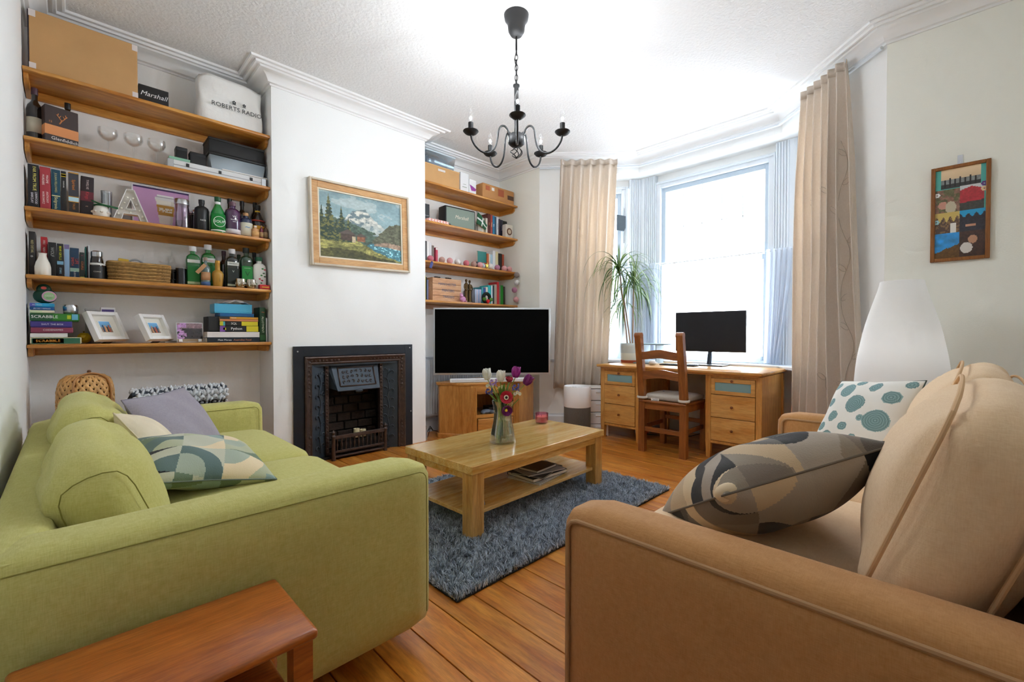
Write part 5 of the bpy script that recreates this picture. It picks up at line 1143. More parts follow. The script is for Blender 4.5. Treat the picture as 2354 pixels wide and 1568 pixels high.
for lab, px, py, dy, col in (('blue hyacinth spike on the right of the vase', 1182, 893, -0.01, '#5f66b8'), ('violet hyacinth spike on the left of the vase', 1121, 902, -0.01, '#5a58a5'), ('pale lilac freesia below the white tulips', 1131, 880, -0.05, '#b79bd6')):
    t, hd, _ = flower('hyacinth', lab, 'flower', fl_pos(px, py, dy), (0.0, 0.03, 0.014), (0, 0, 0.01)); rh = random.Random(px)
    for k in range(9):
        a = k * 2.4; c = hd + Vector((0.014 * math.cos(a), 0.014 * math.sin(a), -0.012 + k * 0.0042)); petal_ring(t, c, (math.cos(a), math.sin(a), 0.35), 5, 0.012, 0.005, 0.8, mat(col, 0.5), name='floret', base=0.001)
for k, (px, py, dy) in enumerate(((1150, 893, 0.02), (1186, 905, 0.0), (1122, 888, 0.03))):
    t, hd, _ = flower('narcissus', ['small cream narcissus in the middle of the bunch', 'small cream narcissus at the right edge of the bunch', 'small cream narcissus at the left edge of the bunch'][k], 'flower', fl_pos(px, py, dy), (0.03 * (k - 1), -0.02, 0.014), (0, 0, 0.01), 0.0022, STEM2)
    for q in range(3): petal_ring(t, hd + Vector((0.012 * (q - 1), -0.01, 0.008 * (q % 2))), (0.3 * (q - 1), -0.9, 0.2), 6, 0.014, 0.006, 0.95, mat('#f2efd6', 0.5), name='floret', base=0.001)
GF = thing('foliage', 'green leaves and stems bunched in the glass vase', 'foliage', (1.875, 1.975, 0.388), VIEW, FG)
rl = random.Random(9)
for k in range(30):
    a = rl.uniform(0, 2 * PI); out = rl.uniform(0.02, 0.10); zt_ = rl.uniform(0.25, 0.38)
    p = [Vector((-0.03 * math.cos(a), -0.03 * math.sin(a), 0.014)), Vector((0.0, 0.0, 0.17)) + Vector((math.cos(a), math.sin(a), 0)) * 0.02, Vector((math.cos(a) * out * 0.6, math.sin(a) * out * 0.6, zt_ - 0.04)), Vector((math.cos(a) * out, math.sin(a) * out, zt_))]
    if k < 16:
        pts = smooth_path([tuple(x) for x in p], 5); sd = Vector((-math.sin(a), math.cos(a), 0)); vs = []
        for i, q in enumerate(pts): w = 0.010 * math.sin(PI * min(0.99, 0.1 + i / len(pts) * 0.9)) ; vs += [tuple(Vector(q) - sd * w), tuple(Vector(q) + Vector((0, 0, -0.002))), tuple(Vector(q) + sd * w)]
        mk('leaf', G().add(vs, [f for i in range(len(pts) - 1) for f in ((3*i, 3*i+1, 3*i+4, 3*i+3), (3*i+1, 3*i+2, 3*i+5, 3*i+4))]), [GLF, STEM2][k % 2], GF, smooth=180)
    else: mk('stem', G().tube(smooth_path([tuple(x) for x in p], 5), 0.0026, 6), [STEM, STEM2][k % 2], GF, smooth=180)

# ------------------------------------------------------------------ behind the green sofa: lantern, stool with folded knit throw
LN = thing('bamboo_lantern', 'woven bamboo lantern with strap handle behind the green sofa', 'lantern', (0.065, 3.72, 0.0), 0.25)
lp = []
for i in range(33):
    t = i / 32; z = 0.02 + 0.78 * t; k = max(0, (t - 0.86) / 0.14); r = 0.128 * (0.84 + 0.16 * min(1, t * 5)) * (1 - 0.36 * (1 - math.sqrt(max(0, 1 - k * k)))); lp.append((r, z))
BAM = mat('#dba868', 0.5, var=0.18, vscale=30)
for sgn in (-1, 1):
    for k in range(24):
        vs = []
        for i in range(33):
            r, z = lp[i]; a = 2 * PI * k / 24 + sgn * z * 5.6; rad = Vector((math.cos(a), math.sin(a), 0)); tan_ = Vector((-math.sin(a), math.cos(a), 0))
            wv = 0.0025 * math.sin(i * PI * 0.9 + k * PI) * sgn; d = (tan_ * sgn * 0.58 + Vector((0, 0, 1)) * 0.81); sd = d.cross(rad).normalized() * 0.0098 * (r / 0.128 * 0.8 + 0.2)
            q = rad * (r + wv) + Vector((0, 0, z)); vs += [tuple(q - sd), tuple(q + sd)]
        mk('bamboo_strip', G().add(vs, [(2*i, 2*i+1, 2*i+3, 2*i+2) for i in range(32)]), BAM, LN, smooth=180, solid=0.0018)
mk('lining', G().lathe([(r * 0.93, z) for r, z in lp], 30, cap=False), mat('#5f3a18', 0.8), LN, smooth=60)
mk('rim', G().torus((0, 0, 0.798), 0.082, 0.006, 24, 8).torus((0, 0, 0.025), 0.110, 0.010, 28, 8), BAM, LN, smooth=180); mk('top_disc', G().cyl((0, 0, 0.797), 0.082, 0.004, 24), BAM, LN)
hp = [(0.145 * math.sin(t) if abs(math.sin(t)) < 0.93 else 0.14 * np.sign(math.sin(t)), -0.09, 0) for t in ()]
HB = mat('#c08a55', 0.5)
pts = [(-0.085, -0.105, 0.45), (-0.085, -0.106, 0.66), (-0.082, -0.098, 0.745), (-0.06, -0.08, 0.795), (0, -0.066, 0.815), (0.06, -0.08, 0.795), (0.082, -0.098, 0.745), (0.085, -0.106, 0.66), (0.085, -0.105, 0.45)]
mk('handle', G().tube(smooth_path(pts, 5), 0.013, 8, flat=0.4), HB, LN, smooth=180); mk('knob', G().sphere((0, -0.055, 0.826), 0.010, 10, 7), mat('#6b4020', 0.5), LN)
ST = thing('stool', 'low black stool behind the far arm of the green sofa', 'stool', (0.53, 3.72, 0))
mk('seat', G().rbox((0, 0, 0.545), (0.46, 0.34, 0.03), 0.008), mat('#121214', 0.5), ST)
for sx in (-1, 1):
    for sy in (-1, 1): mk('leg', G().box(sx * 0.20 - 0.015, sy * 0.14 - 0.015, 0, sx * 0.20 + 0.015, sy * 0.14 + 0.015, 0.53), mat('#121214', 0.5), ST)
TH = thing('knitted_throw', 'chunky black and white knitted throw rolled up on the black stool', 'throw', (0.53, 3.72, 0.561), 0.06)
KW = mat('#d9dce0', 0.95, bump=0.4, bscale=80); KD = mat('#4a505a', 0.95, bump=0.4, bscale=80)
for row in range(9):
    a0 = PI * 2 * row / 9; g = G(); nn = 96
    pts = [(-0.255 + 0.51 * i / nn, 0.062 * math.cos(a0 + 0.22 * math.sin(i * 0.9)) * (1 + 0.06 * math.sin(i * 1.8)), 0.068 + 0.052 * math.sin(a0 + 0.22 * math.sin(i * 0.9)) + 0.007 * math.sin(i * 1.8 + row)) for i in range(nn + 1)]
    mk('yarn_row', G().tube(pts, 0.0155, 6), KW if row % 3 else KD, TH, smooth=180)
    pts2 = [(p[0], p[1] * 1.16 + 0.012 * math.sin(i * 1.35), 0.068 + (p[2] - 0.068) * 1.16 + 0.010 * math.cos(i * 1.35)) for i, p in enumerate(pts)]
    mk('yarn_row', G().tube(pts2, 0.0075, 6), KW, TH, smooth=180)
mk('core', G().lathe([(0.0, -0.25), (0.052, -0.25), (0.052, 0.25), (0.0, 0.25)], 16, M=TR(0, 0, 0.068) @ RY(PI/2)), KD, TH)

# ------------------------------------------------------------------ pine shelves in both alcoves
SHX = wood('#b8701f', '#e3a653', 'x', 1.3, 0.38, coat=0.2, knots=0.6, stretch=9, fine=0.4)
SHY = wood('#b8701f', '#e3a653', 'y', 1.3, 0.38, coat=0.2, stretch=9)
LZ = [2.56, 2.17, 1.775, 1.39, 0.99]; RZ_ = [2.565, 2.175, 1.78, 1.39]
ordn = ['topmost', 'second', 'third', 'fourth', 'lowest']
def shelf(x0, x1, z, lab):
    t = thing('shelf', lab, 'shelf', ((x0 + x1) / 2, YA - 0.16, z), 0, 'pine alcove shelves'); w = (x1 - x0) / 2
    mk('board', G().rbox((0, 0, -0.011), (2 * w - 0.004, 0.317, 0.022), 0.006, 2), SHX, t)
    mk('back_batten', G().box(-w + 0.005, 0.138, -0.072, w - 0.005, 0.158, -0.022), SHX, t, bevel=0.002)
    for sx in (-1, 1):
        prof = [(-0.11, -0.022), (0.138, -0.022), (0.138, -0.072), (-0.07, -0.072), (-0.09, -0.066), (-0.11, -0.048)]
        xx = sx * (w - 0.004) - (0.02 if sx > 0 else 0)
        mk('side_batten', G().add([(xx + d, p[0], p[1]) for d in (0, 0.02) for p in prof], [tuple(range(6)), tuple(range(11, 5, -1))] + [(i, 6 + i, 6 + (i+1) % 6, (i+1) % 6) for i in range(6)]), SHY, t)
for i, z in enumerate(LZ): shelf(XL, CX0, z, ordn[i] + ' pine shelf in the left alcove above the green sofa')
for i, z in enumerate(RZ_): shelf(CX1, XW, z, ['topmost', 'second', 'third', 'lowest'][i] + ' pine shelf in the right alcove above the television')

PAGE = mat('#e9e3d2', 0.85)
def book(lab, x0, x1, z, h, yf, col, d=0.15, txt=(), grp=None, bands=(), tilt=0.0, name='book'):
    """upright book, spine to the room; txt: (string, size, colour, height fraction, x offset); bands: (z0, z1, colour)"""
    w = x1 - x0; t = thing(name, lab, 'book', ((x0 + x1) / 2, yf, z), 0, grp); t.rotation_euler = (0, tilt, 0)
    c = mat(col, 0.45)
    cv = G().rbox((0, 0.003, h / 2), (w - 0.001, 0.006, h), 0.0025, 2).box(-w/2 + 0.0005, 0.004, 0, -w/2 + 0.003, d, h).box(w/2 - 0.003, 0.004, 0, w/2 - 0.0005, d, h)
    mk('cover', cv, c, t, smooth=30); mk('pages', G().box(-w/2 + 0.003, 0.006, 0.003, w/2 - 0.003, d - 0.004, h - 0.003), PAGE, t)
    for a, b, cc in bands: mk('spine_band', G().box(-w/2 + 0.001, -0.0012, h * a, w/2 - 0.001, 0.002, h * b), mat(cc, 0.45), t)
    for s_, sz, cc, f, xo in txt: text(s_, sz, mat(cc, 0.5), t, (xo, -0.0022, h * f), (PI / 2, PI / 2, 0))
    return t
def flat(lab, x0, x1, z, h, yf, col, d=0.2, txt=(), cat='book', name='book', grp=None, page=None, rz=0.0, bands=()):
    """box or book lying flat, one side to the room"""
    w = x1 - x0; t = thing(name, lab, cat, ((x0 + x1) / 2, yf + d / 2, z), rz, grp)
    if page: mk('cover', G().box(-w/2, -d/2, 0, w/2, d/2, 0.0022).box(-w/2, -d/2, h - 0.0022, w/2, d/2, h).box(-w/2, -d/2, 0, w/2, -d/2 + 0.003, h), mat(col, 0.45), t, bevel=0.0008); mk('pages', G().box(-w/2 + 0.003, -d/2 + 0.003, 0.002, w/2 - 0.003, d/2 - 0.003, h - 0.002), mat(page, 0.85), t)
    else: mk('base', G().rbox((0, 0, h * 0.45), (w - 0.004, d - 0.004, h * 0.9), 0.002, 1), mat(col, 0.45), t); mk('lid', G().rbox((0, 0, h * 0.56), (w, d, h * 0.88), 0.002, 1), mat(col, 0.4), t)
    for xa, xb, a, b, cc in bands: mk('printed_band', G().box(-w/2 + w * xa, -d/2 - 0.0012, h * a, -w/2 + w * xb, -d/2 + 0.001, h * b), mat(cc, 0.45), t)
    for s_, sz, cc, fx, fz in txt: text(s_, sz, mat(cc, 0.5), t, (-w/2 + w * fx, -d/2 - 0.002, h * fz))
    return t
def bottle(lab, xc, y, z, h, r, col, prof='round', lbl=None, cap='#111111', txt=(), glass=True, name='bottle', neck=None, square=False, grp=None, cat='bottle', rough=0.12, band=None):
    t = thing(name, lab, cat, (xc, y, z), 0, grp)
    P = {'round': [(0.0, 0), (0.94, 0), (1, 0.02), (1, 0.58), (0.92, 0.66), (0.5, 0.74), (0.34, 0.78), (0.33, 0.93), (0.38, 0.935), (0.38, 0.95), (0.30, 0.95)],
         'stout': [(0.0, 0), (0.94, 0), (1, 0.02), (1, 0.66), (0.9, 0.74), (0.6, 0.79), (0.36, 0.81), (0.34, 0.93), (0.40, 0.935), (0.40, 0.95), (0.30, 0.95)],
         'slope': [(0.0, 0), (0.96, 0), (1, 0.02), (1, 0.45), (0.85, 0.60), (0.5, 0.74), (0.36, 0.80), (0.34, 0.93), (0.4, 0.935), (0.4, 0.95), (0.30, 0.95)],
         'wine': [(0.0, 0), (0.94, 0), (1, 0.02), (1, 0.60), (0.85, 0.68), (0.5, 0.74), (0.38, 0.78), (0.36, 0.95), (0.40, 0.955), (0.40, 0.97), (0.30, 0.97)],
         'shaker': [(0.0, 0), (0.72, 0), (0.8, 0.02), (1.0, 0.45), (0.98, 0.5), (0.8, 0.58), (0.45, 0.64), (0.42, 0.9), (0.46, 0.91), (0.42, 0.95)]}[prof]
    pf = [(max(r * a, 1e-5), h * b) for a, b in P]
    m = mat(col, rough, spec=0.6, coat=0.6) if glass else mat(col, 0.4)
    if square:
        g = G(); vs = []; k = 24
        for rr_, zz in pf: vs += [(x * (1.0 if rr_ < 0.5 * r else 1.0), y_ * (0.8 if rr_ > 0.6 * r else 1.0), zz) for x, y_ in [(rr_ * np.sign(math.cos(a)) * abs(math.cos(a)) ** 0.45, rr_ * np.sign(math.sin(a)) * abs(math.sin(a)) ** 0.45) for a in np.linspace(0, 2 * PI, k + 1)[:-1]]]
        g.add(vs, [(j*k+i, j*k+(i+1) % k, (j+1)*k+(i+1) % k, (j+1)*k+i) for j in range(len(pf) - 1) for i in range(k)])
    else: g = G().lathe(pf, 24, cap=False)
    mk('glass', g, m, t, smooth=40)
    ck = 0.52 if square else 0.43
    if cap: mk('cap', G().lathe([(r * ck * 0.97, h * 0.88), (r * ck, h * 0.885), (r * ck, h), (0.0, h)], 16), mat(cap, 0.4), t)
    if lbl:
        z0, z1, lc = lbl; k = 1.015
        if square: mk('label', G().box(-r * 0.82, -r * 0.8 - 0.0015, h * z0, r * 0.82, -r * 0.8 + 0.002, h * z1), mat(lc, 0.6), t)
        else: mk('label', G().grid(lambda a, b: (r * k * math.cos(-PI/2 + (a - 0.5) * 2.6), r * k * math.sin(-PI/2 + (a - 0.5) * 2.6), h * (z0 + (z1 - z0) * b)), 14, 1), mat(lc, 0.6), t, solid=0.0006, smooth=60)
    if band:
        for z0, z1, lc in band:
            if square: mk('label_band', G().box(-r * 0.86, -r * 0.84, h * z0, r * 0.86, -r * 0.78, h * z1), mat(lc, 0.6), t); continue
            mk('label_band', G().grid(lambda a, b: (r * 1.022 * math.cos(-PI/2 + (a - 0.5) * 2.6), (0.82 if square else 1) * r * 1.022 * math.sin(-PI/2 + (a - 0.5) * 2.6), h * (z0 + (z1 - z0) * b)), 14, 1), mat(lc, 0.6), t, solid=0.0006, smooth=60)
    if neck: mk('neck_label', G().lathe([(r * 0.365, h * neck[0]), (r * 0.365, h * neck[1])], 16, cap=False), mat(neck[2], 0.6), t)
    for s_, sz, cc, fz in txt: text(s_, sz, mat(cc, 0.5), t, (0, -(r * (0.85 if square else 1.04)) - 0.002, h * fz))
    return t

# ---- left alcove, topmost shelf
z = LZ[0]
CARD = mat('#c69a66', 0.8, var=0.06, vscale=6)
B = thing('cardboard_box', 'large flat cardboard carton with white taped corners on the topmost left shelf', 'box', (0.09, 3.80, z), 0)
mk('carton', G().rbox((0, 0, 0.172), (0.475, 0.09, 0.344), 0.003, 1), CARD, B)
mk('side_panel', G().box(-0.243, -0.04, 0.0, -0.2378, 0.045, 0.34), mat('#241a2e', 0.6), B)
for sx in (-1, 1):
    for zz in (0.0, 0.30): mk('tape', G().box(sx * 0.239, -0.0462, zz + 0.004, sx * 0.239 - sx * 0.028, -0.0445, zz + 0.042), mat('#e3d9d6', 0.4), B)
B = thing('speaker_carton', 'small black carton with white script lettering beside the large carton', 'box', (0.413, 3.86, z))
mk('carton', G().rbox((0, 0, 0.0625), (0.158, 0.12, 0.125), 0.002, 1), mat('#1b1a1b', 0.5), B); mk('lid_flap', G().box(-0.078, -0.0605, 0.118, 0.078, 0.06, 0.1255), mat('#222122', 0.5), B)
text('Marshall', 0.042, mat('#f2f2f2', 0.5), B, (0.0, -0.0615, 0.072), shear=0.3)
B = thing('paper_bag', 'crumpled white paper carrier bag at the right of the topmost left shelf', 'bag', (0.862, 3.86, z))
def bagf(a, b):
    th = 2 * PI * a; k = 0.14; ca_, sa_ = math.cos(th), math.sin(th); w = 0.21 - 0.012 * b + 0.004 * math.sin(b * 9 + th * 2); d = 0.075 + 0.008 * math.sin(b * 7 + th * 3)
    return (w * np.sign(ca_) * abs(ca_) ** 0.35, d * np.sign(sa_) * abs(sa_) ** 0.35, 0.33 * b + 0.010 * math.sin(th * 3 + 1) * b + 0.02 * b * (sa_ > 0.2))
BAGM = mat('#ecebe8', 0.6, bump=0.5, bscale=14)
mk('body', G().grid(bagf, 64, 16, closed_u=True), BAGM, B, smooth=60, solid=0.0012)
mk('folded_top', G().grid(lambda a, b: (0.198 * (2 * a - 1), -0.066 + 0.13 * b, 0.318 + 0.016 * math.sin(a * 9) * math.sin(b * 3) + 0.022 * b), 16, 6), BAGM, B, smooth=60)
INK = mat('#2c3436', 0.6)
text('ROBERTS RADIO', 0.043, INK, B, (0.03, -0.092, 0.135))
for sx, sc_ in ((0.01, 1.0), (0.075, 0.85)):
    g = G()
    for k in range(5): g.sphere((sx + 0.008 * sc_ * math.cos(k * 1.256 + 0.3), -0.091, 0.182 + 0.008 * sc_ * math.sin(k * 1.256 + 0.3)), 0.0055 * sc_, 8, 5, (1, 0.15, 1))
    mk('crest', g.box(sx - 0.012 * sc_, -0.0915, 0.167, sx + 0.012 * sc_, -0.0905, 0.171), INK, B)

# ---- left alcove, second shelf
z = LZ[1]
bottle('dark whisky bottle with a plum capsule at the left end of the second shelf', -0.133, 3.86, z, 0.325, 0.036, '#1c1512', 'wine', (0.18, 0.45, '#cfc8b4'), '#4a2a38')
bottle('dark bottle showing only its neck behind the whisky carton', 0.005, 3.93, z, 0.312, 0.034, '#1b1714', 'wine', None, '#14110f')
B = thing('whisky_carton', 'brown whisky gift carton with an orange band and stag emblem', 'box', (-0.030, 3.835, z), math.radians(14))
mk('carton', G().rbox((0, 0, 0.112), (0.145, 0.08, 0.224), 0.002, 1), mat('#3a2c2a', 0.45), B)
mk('orange_band', G().box(-0.0728, -0.0408, 0.055, 0.0728, 0.0408, 0.112), mat('#d98e55', 0.45), B)
ORG = mat('#d98e55', 0.4)
g = G()
for s_ in (-1, 1):
    g.tube([(s_ * 0.003, -0.0412, 0.150), (s_ * 0.010, -0.0412, 0.162), (s_ * 0.019, -0.0412, 0.175), (s_ * 0.015, -0.0412, 0.188)], 0.0022, 5).tube([(s_ * 0.012, -0.0412, 0.165), (s_ * 0.004, -0.0412, 0.178)], 0.0018, 5).tube([(s_ * 0.017, -0.0412, 0.172), (s_ * 0.024, -0.0412, 0.180)], 0.0018, 5)
g.tube([(0.0, -0.0412, 0.155), (-0.005, -0.0412, 0.140), (-0.011, -0.0412, 0.128)], 0.0035, 5)
mk('stag_emblem', g, ORG, B, smooth=180)
text('Glenfiddich', 0.026, mat('#f4f0ea', 0.5), B, (0.012, -0.042, 0.036)); text('12', 0.016, ORG, B, (-0.05, -0.042, 0.13))
for i, xx in enumerate((0.185, 0.31, 0.429)):
    t = thing('coupe_glass', ['leftmost of the three clear coupe glasses on the second shelf', 'middle one of the three clear coupe glasses on the second shelf', 'rightmost of the three clear coupe glasses on the second shelf'][i], 'glass', (xx, 3.85, z), 0, 'coupe glasses on the second left shelf')
    GL = clearglass('#fbfbfa', 0.03, 0.09)
    mk('bowl', G().lathe([(0.004, 0.112), (0.020, 0.116), (0.040, 0.130), (0.051, 0.152), (0.050, 0.184), (0.0485, 0.184), (0.049, 0.153), (0.038, 0.133), (0.019, 0.119), (0.001, 0.116)], 28, cap=False), GL, t, smooth=60)
    mk('stem', G().lathe([(0.0042, 0.006), (0.0036, 0.06), (0.0045, 0.114)], 10), GL, t, smooth=60); mk('foot', G().lathe([(0.0, 0), (0.036, 0), (0.036, 0.0015), (0.006, 0.005), (0.0, 0.007)], 24, cap=False), GL, t, smooth=60)
B = thing('flat_case', 'long flat white case with dark catches on the second left shelf', 'case', (0.778, 3.86, z))
mk('case', G().rbox((0, 0, 0.032), (0.60, 0.19, 0.062), 0.004, 1), mat('#d9dbdc', 0.45), B); mk('edge_trim', G().box(-0.301, -0.0955, 0.026, 0.301, -0.094, 0.032), mat('#9b9ea2', 0.4, 0.6), B)
for xx in (-0.19, 0.0, 0.20): mk('catch', G().rbox((xx, -0.097, 0.04), (0.018, 0.006, 0.022), 0.002, 1), mat('#2c2c2e', 0.4), B)
for xx in (-0.285, 0.285): mk('corner_cap', G().rbox((xx, -0.09, 0.032), (0.035, 0.02, 0.064), 0.004, 1), mat('#b9bcc0', 0.35, 0.6), B)
flat('mint green box lying on the left of the white flat case', 0.488, 0.606, z + 0.0635, 0.024, 3.785, '#84b59b', 0.12, cat='box', name='gift_box')
for lab, xa, xb, h, y, zz in (('small upright black box behind the mint green box', 0.535, 0.600, 0.095, 3.85, 0.0878), ('larger black box right of the mint green box', 0.612, 0.708, 0.10, 3.83, 0.0635)):
    B = thing('jewellery_box', lab, 'box', ((xa + xb) / 2, y + 0.03, z + zz)); w = xb - xa
    mk('base', G().rbox((0, 0, h * 0.4), (w, 0.07, h * 0.8), 0.004), mat('#17181a', 0.6), B); mk('lid', G().rbox((0, 0, h * 0.86), (w + 0.002, 0.072, h * 0.28), 0.006), mat('#1d1e21', 0.55), B)
B = thing('storage_tub', 'clear plastic tub with a black lid stacked on the white flat case', 'tub', (0.90, 3.88, z + 0.0635))
mk('tub', G().add([(-0.165, -0.085, 0), (0.165, -0.085, 0), (0.165, 0.085, 0), (-0.165, 0.085, 0), (-0.18, -0.095, 0.10), (0.18, -0.095, 0.10), (0.18, 0.095, 0.10), (-0.18, 0.095, 0.10)], [(0,3,2,1), (0,1,5,4), (1,2,6,5), (2,3,7,6), (3,0,4,7)]), mat('#9aa6ae', 0.25, spec=0.6), B, solid=0.002)
mk('contents', G().box(-0.155, -0.075, 0.004, 0.155, 0.07, 0.05), mat('#dfe5e8', 0.7), B)
mk('lid', G().rbox((0, 0, 0.112), (0.375, 0.20, 0.026), 0.010), mat('#151517', 0.45), B)
B = thing('printer', 'black box file on top of the clear plastic tub', 'box file', (0.90, 3.90, z + 0.19))
mk('case', G().rbox((0, 0, 0.045), (0.36, 0.19, 0.09), 0.004), mat('#121214', 0.6), B); mk('lid', G().rbox((0, 0, 0.097), (0.366, 0.196, 0.018), 0.004), mat('#19191c', 0.55), B)
B.name = 'box_file'
slab('paper_stack', 'loose white papers sticking out under the clear plastic tub', 'papers', 0.93, 3.812, z + 0.0632, 0.30, 0.06, 0.006, 0.0, '#f2f2f2')
bpy.data.objects['paper_stack'].location = (0.94, 3.79, z + 0.0636)

# ---- left alcove, third shelf
z = LZ[2]; gb = 'books on the third left shelf'
book('black thriller with yellow title, leftmost book on the third shelf', -0.163, -0.118, z, 0.253, 3.78, '#1d1b20', txt=(('FAR FROM TRUE', 0.019, '#efe57a', 0.68, 0.004), ('LINWOOD', 0.014, '#e9e6f2', 0.24, 0.010), ('BARCLAY', 0.014, '#e9e6f2', 0.24, -0.006)), grp=gb)
book('red murder mystery, second book on the third shelf', -0.116, -0.071, z, 0.250, 3.78, '#b03a44', txt=(('MAGPIE', 0.014, '#f6e6e6', 0.72, 0.008), ('MURDERS', 0.014, '#f6e6e6', 0.70, -0.008), ('ANTHONY', 0.013, '#f6e6e6', 0.30, 0.008), ('HOROWITZ', 0.013, '#f6e6e6', 0.28, -0.008)), grp=gb)
book('teal hardback with gold lettering, third book on the third shelf', -0.069, -0.031, z, 0.247, 3.78, '#10475c', txt=(('JULIAN FELLOWES', 0.014, '#c9c08a', 0.68, 0.0), ('Belgravia', 0.020, '#e3d9a0', 0.20, 0.0)), bands=((0.36, 0.38, '#e8e0a0'),), grp=gb)
book('slim black guide with a yellow square, fourth book on the third shelf', -0.029, -0.006, z, 0.246, 3.78, '#1a191b', txt=(('YORKSHIRE', 0.008, '#e8e8e8', 0.68, 0.0),), bands=((0.86, 0.93, '#d6b72c'), (0.875, 0.915, '#1a191b')), grp=gb)
book('yellow-edged fantasy book with an orange title on the third shelf', 0.002, 0.048, z, 0.248, 3.78, '#c8922c', txt=(('Spirited', 0.020, '#e58a30', 0.70, 0.0), ('TALES', 0.014, '#c8822c', 0.18, 0.0)), bands=((0.42, 0.97, '#3a3a42'), (0.30, 0.40, '#bfe2ee'), (0.03, 0.28, '#2c2622')), grp=gb)
book('fat dark brown thriller, rightmost book on the third shelf', 0.052, 0.112, z, 0.243, 3.80, '#2b2024', txt=(('TWELVE', 0.016, '#d9c6c4', 0.80, 0.0), ('Kings', 0.022, '#c8434c', 0.52, 0.0), ('t', 0.02, '#d0a890', 0.25, 0.0)), bands=((0.38, 0.62, '#6a2430'),), grp=gb, tilt=0.02)
JW = mat('#e9e4da', 0.4)
B = thing('ceramic_jar', 'white ceramic jar tied with a green ribbon on the third shelf', 'jar', (0.148, 3.80, z))
mk('body', G().lathe([(0.0, 0), (0.034, 0), (0.040, 0.012), (0.041, 0.035), (0.036, 0.058), (0.030, 0.066), (0.031, 0.085), (0.027, 0.088), (0.026, 0.068), (0.0, 0.06)], 24, cap=False), JW, B, smooth=60)
for k in range(8): mk('embossed_knob', G().sphere((0.041 * math.cos(k * PI/4), 0.041 * math.sin(k * PI/4), 0.034), 0.008, 8, 6), JW, B)
RIB = mat('#0f5a2c', 0.5)
mk('ribbon', G().torus((0, 0, 0.076), 0.0315, 0.005, 24, 6), RIB, B, smooth=180)
mk('bow', G().rbox((0, -0.033, 0.078), (0.012, 0.008, 0.012), 0.003).add([(0, -0.033, 0.074), (0.075, -0.045, 0.060), (0.078, -0.045, 0.072), (0, -0.033, 0.084), (-0.045, -0.04, 0.088), (-0.05, -0.04, 0.098)], [(0, 1, 2, 3), (0, 3, 5, 4)]), RIB, B, solid=0.002)
B = thing('tumbler', 'clear glass tumbler behind the ribboned jar on the third shelf', 'glass', (0.178, 3.93, z)); mk('glass', G().lathe([(0.0, 0.0), (0.026, 0.0), (0.029, 0.20), (0.0275, 0.20), (0.0245, 0.008), (0.0, 0.008)], 24, cap=False), clearglass('#f4f7f8', 0.03, 0.22), B, smooth=60); mk('rim', G().torus((0, 0, 0.20), 0.028, 0.0012, 24, 6), clearglass('#f4f7f8', 0.03, 0.3), B, smooth=180)
B = thing('marquee_letter', 'white light-up letter A standing on the third left shelf', 'sign', (0.287, 3.775, z), 0)
B.rotation_euler = (math.radians(-8), 0, 0)
hA, wA = 0.205, 0.168
AO = [(-wA/2, 0), (-0.018, hA), (0.018, hA), (wA/2, 0), (wA/2 - 0.034, 0), (0.038, 0.045), (-0.038, 0.045), (-wA/2 + 0.034, 0)]
AH = [(-0.026, 0.075), (0.026, 0.075), (0.0, 0.148)]
g = G()
def wallseg(a, b, y0, y1, th=0.003):
    u = (Vector(b) - Vector(a)).normalized(); n_ = Vector((-u.y, u.x)) * th
    return g.add([(p[0], y, p[1]) for y in (y0, y1) for p in (a, b, (b[0] + n_.x, b[1] + n_.y), (a[0] + n_.x, a[1] + n_.y))], [(0,1,2,3), (7,6,5,4), (0,4,5,1), (1,5,6,2), (2,6,7,3), (3,7,4,0)])
for L_ in (AO, AH):
    for i in range(len(L_)): wallseg(L_[i], L_[(i + 1) % len(L_)], -0.018, 0.018)
mk('raised_rim', g, mat('#f3f1ee', 0.4), B, bevel=0.001)
g = G()
qs = [[AO[0], AO[1], AH[2], (-0.038, 0.045), AO[7]], [AO[3], AO[4], AO[5], AH[2], AO[2]], [AO[1], AO[2], AH[2]], [AO[6], AO[5], AH[1], AH[0]], [AO[6], AH[0], AH[2]], [AO[5], AH[2], AH[1]]]
for q in qs: g.add([(p[0], 0.012, p[1]) for p in q], [tuple(range(len(q)))])
mk('back_plate', g, mat('#cfc8bf', 0.5), B, smooth=0)
for t_ in (0.14, 0.38, 0.62, 0.86):
    for s_ in (-1, 1): mk('bulb', G().sphere((s_ * (0.068 - 0.062 * t_), 0.002, 0.02 + 0.16 * t_), 0.006, 10, 7), mat('#f7f2e4', 0.25), B)
mk('bulb', G().sphere((0, 0.002, 0.06), 0.006, 10, 7), mat('#f7f2e4', 0.25), B)
B = thing('framed_print', 'pink framed print of a takeaway coffee cup leaning on the third shelf', 'picture', (0.468, 3.925, z), 0); B.rotation_euler = (math.radians(-9), 0, 0)
mk('frame', G().box(-0.163, -0.01, 0, -0.155, 0.008, 0.30).box(0.155, -0.01, 0, 0.163, 0.008, 0.30).box(-0.155, -0.01, 0, 0.155, 0.008, 0.008).box(-0.155, -0.01, 0.292, 0.155, 0.008, 0.30), mat('#e8e6ea', 0.4), B, bevel=0.001)
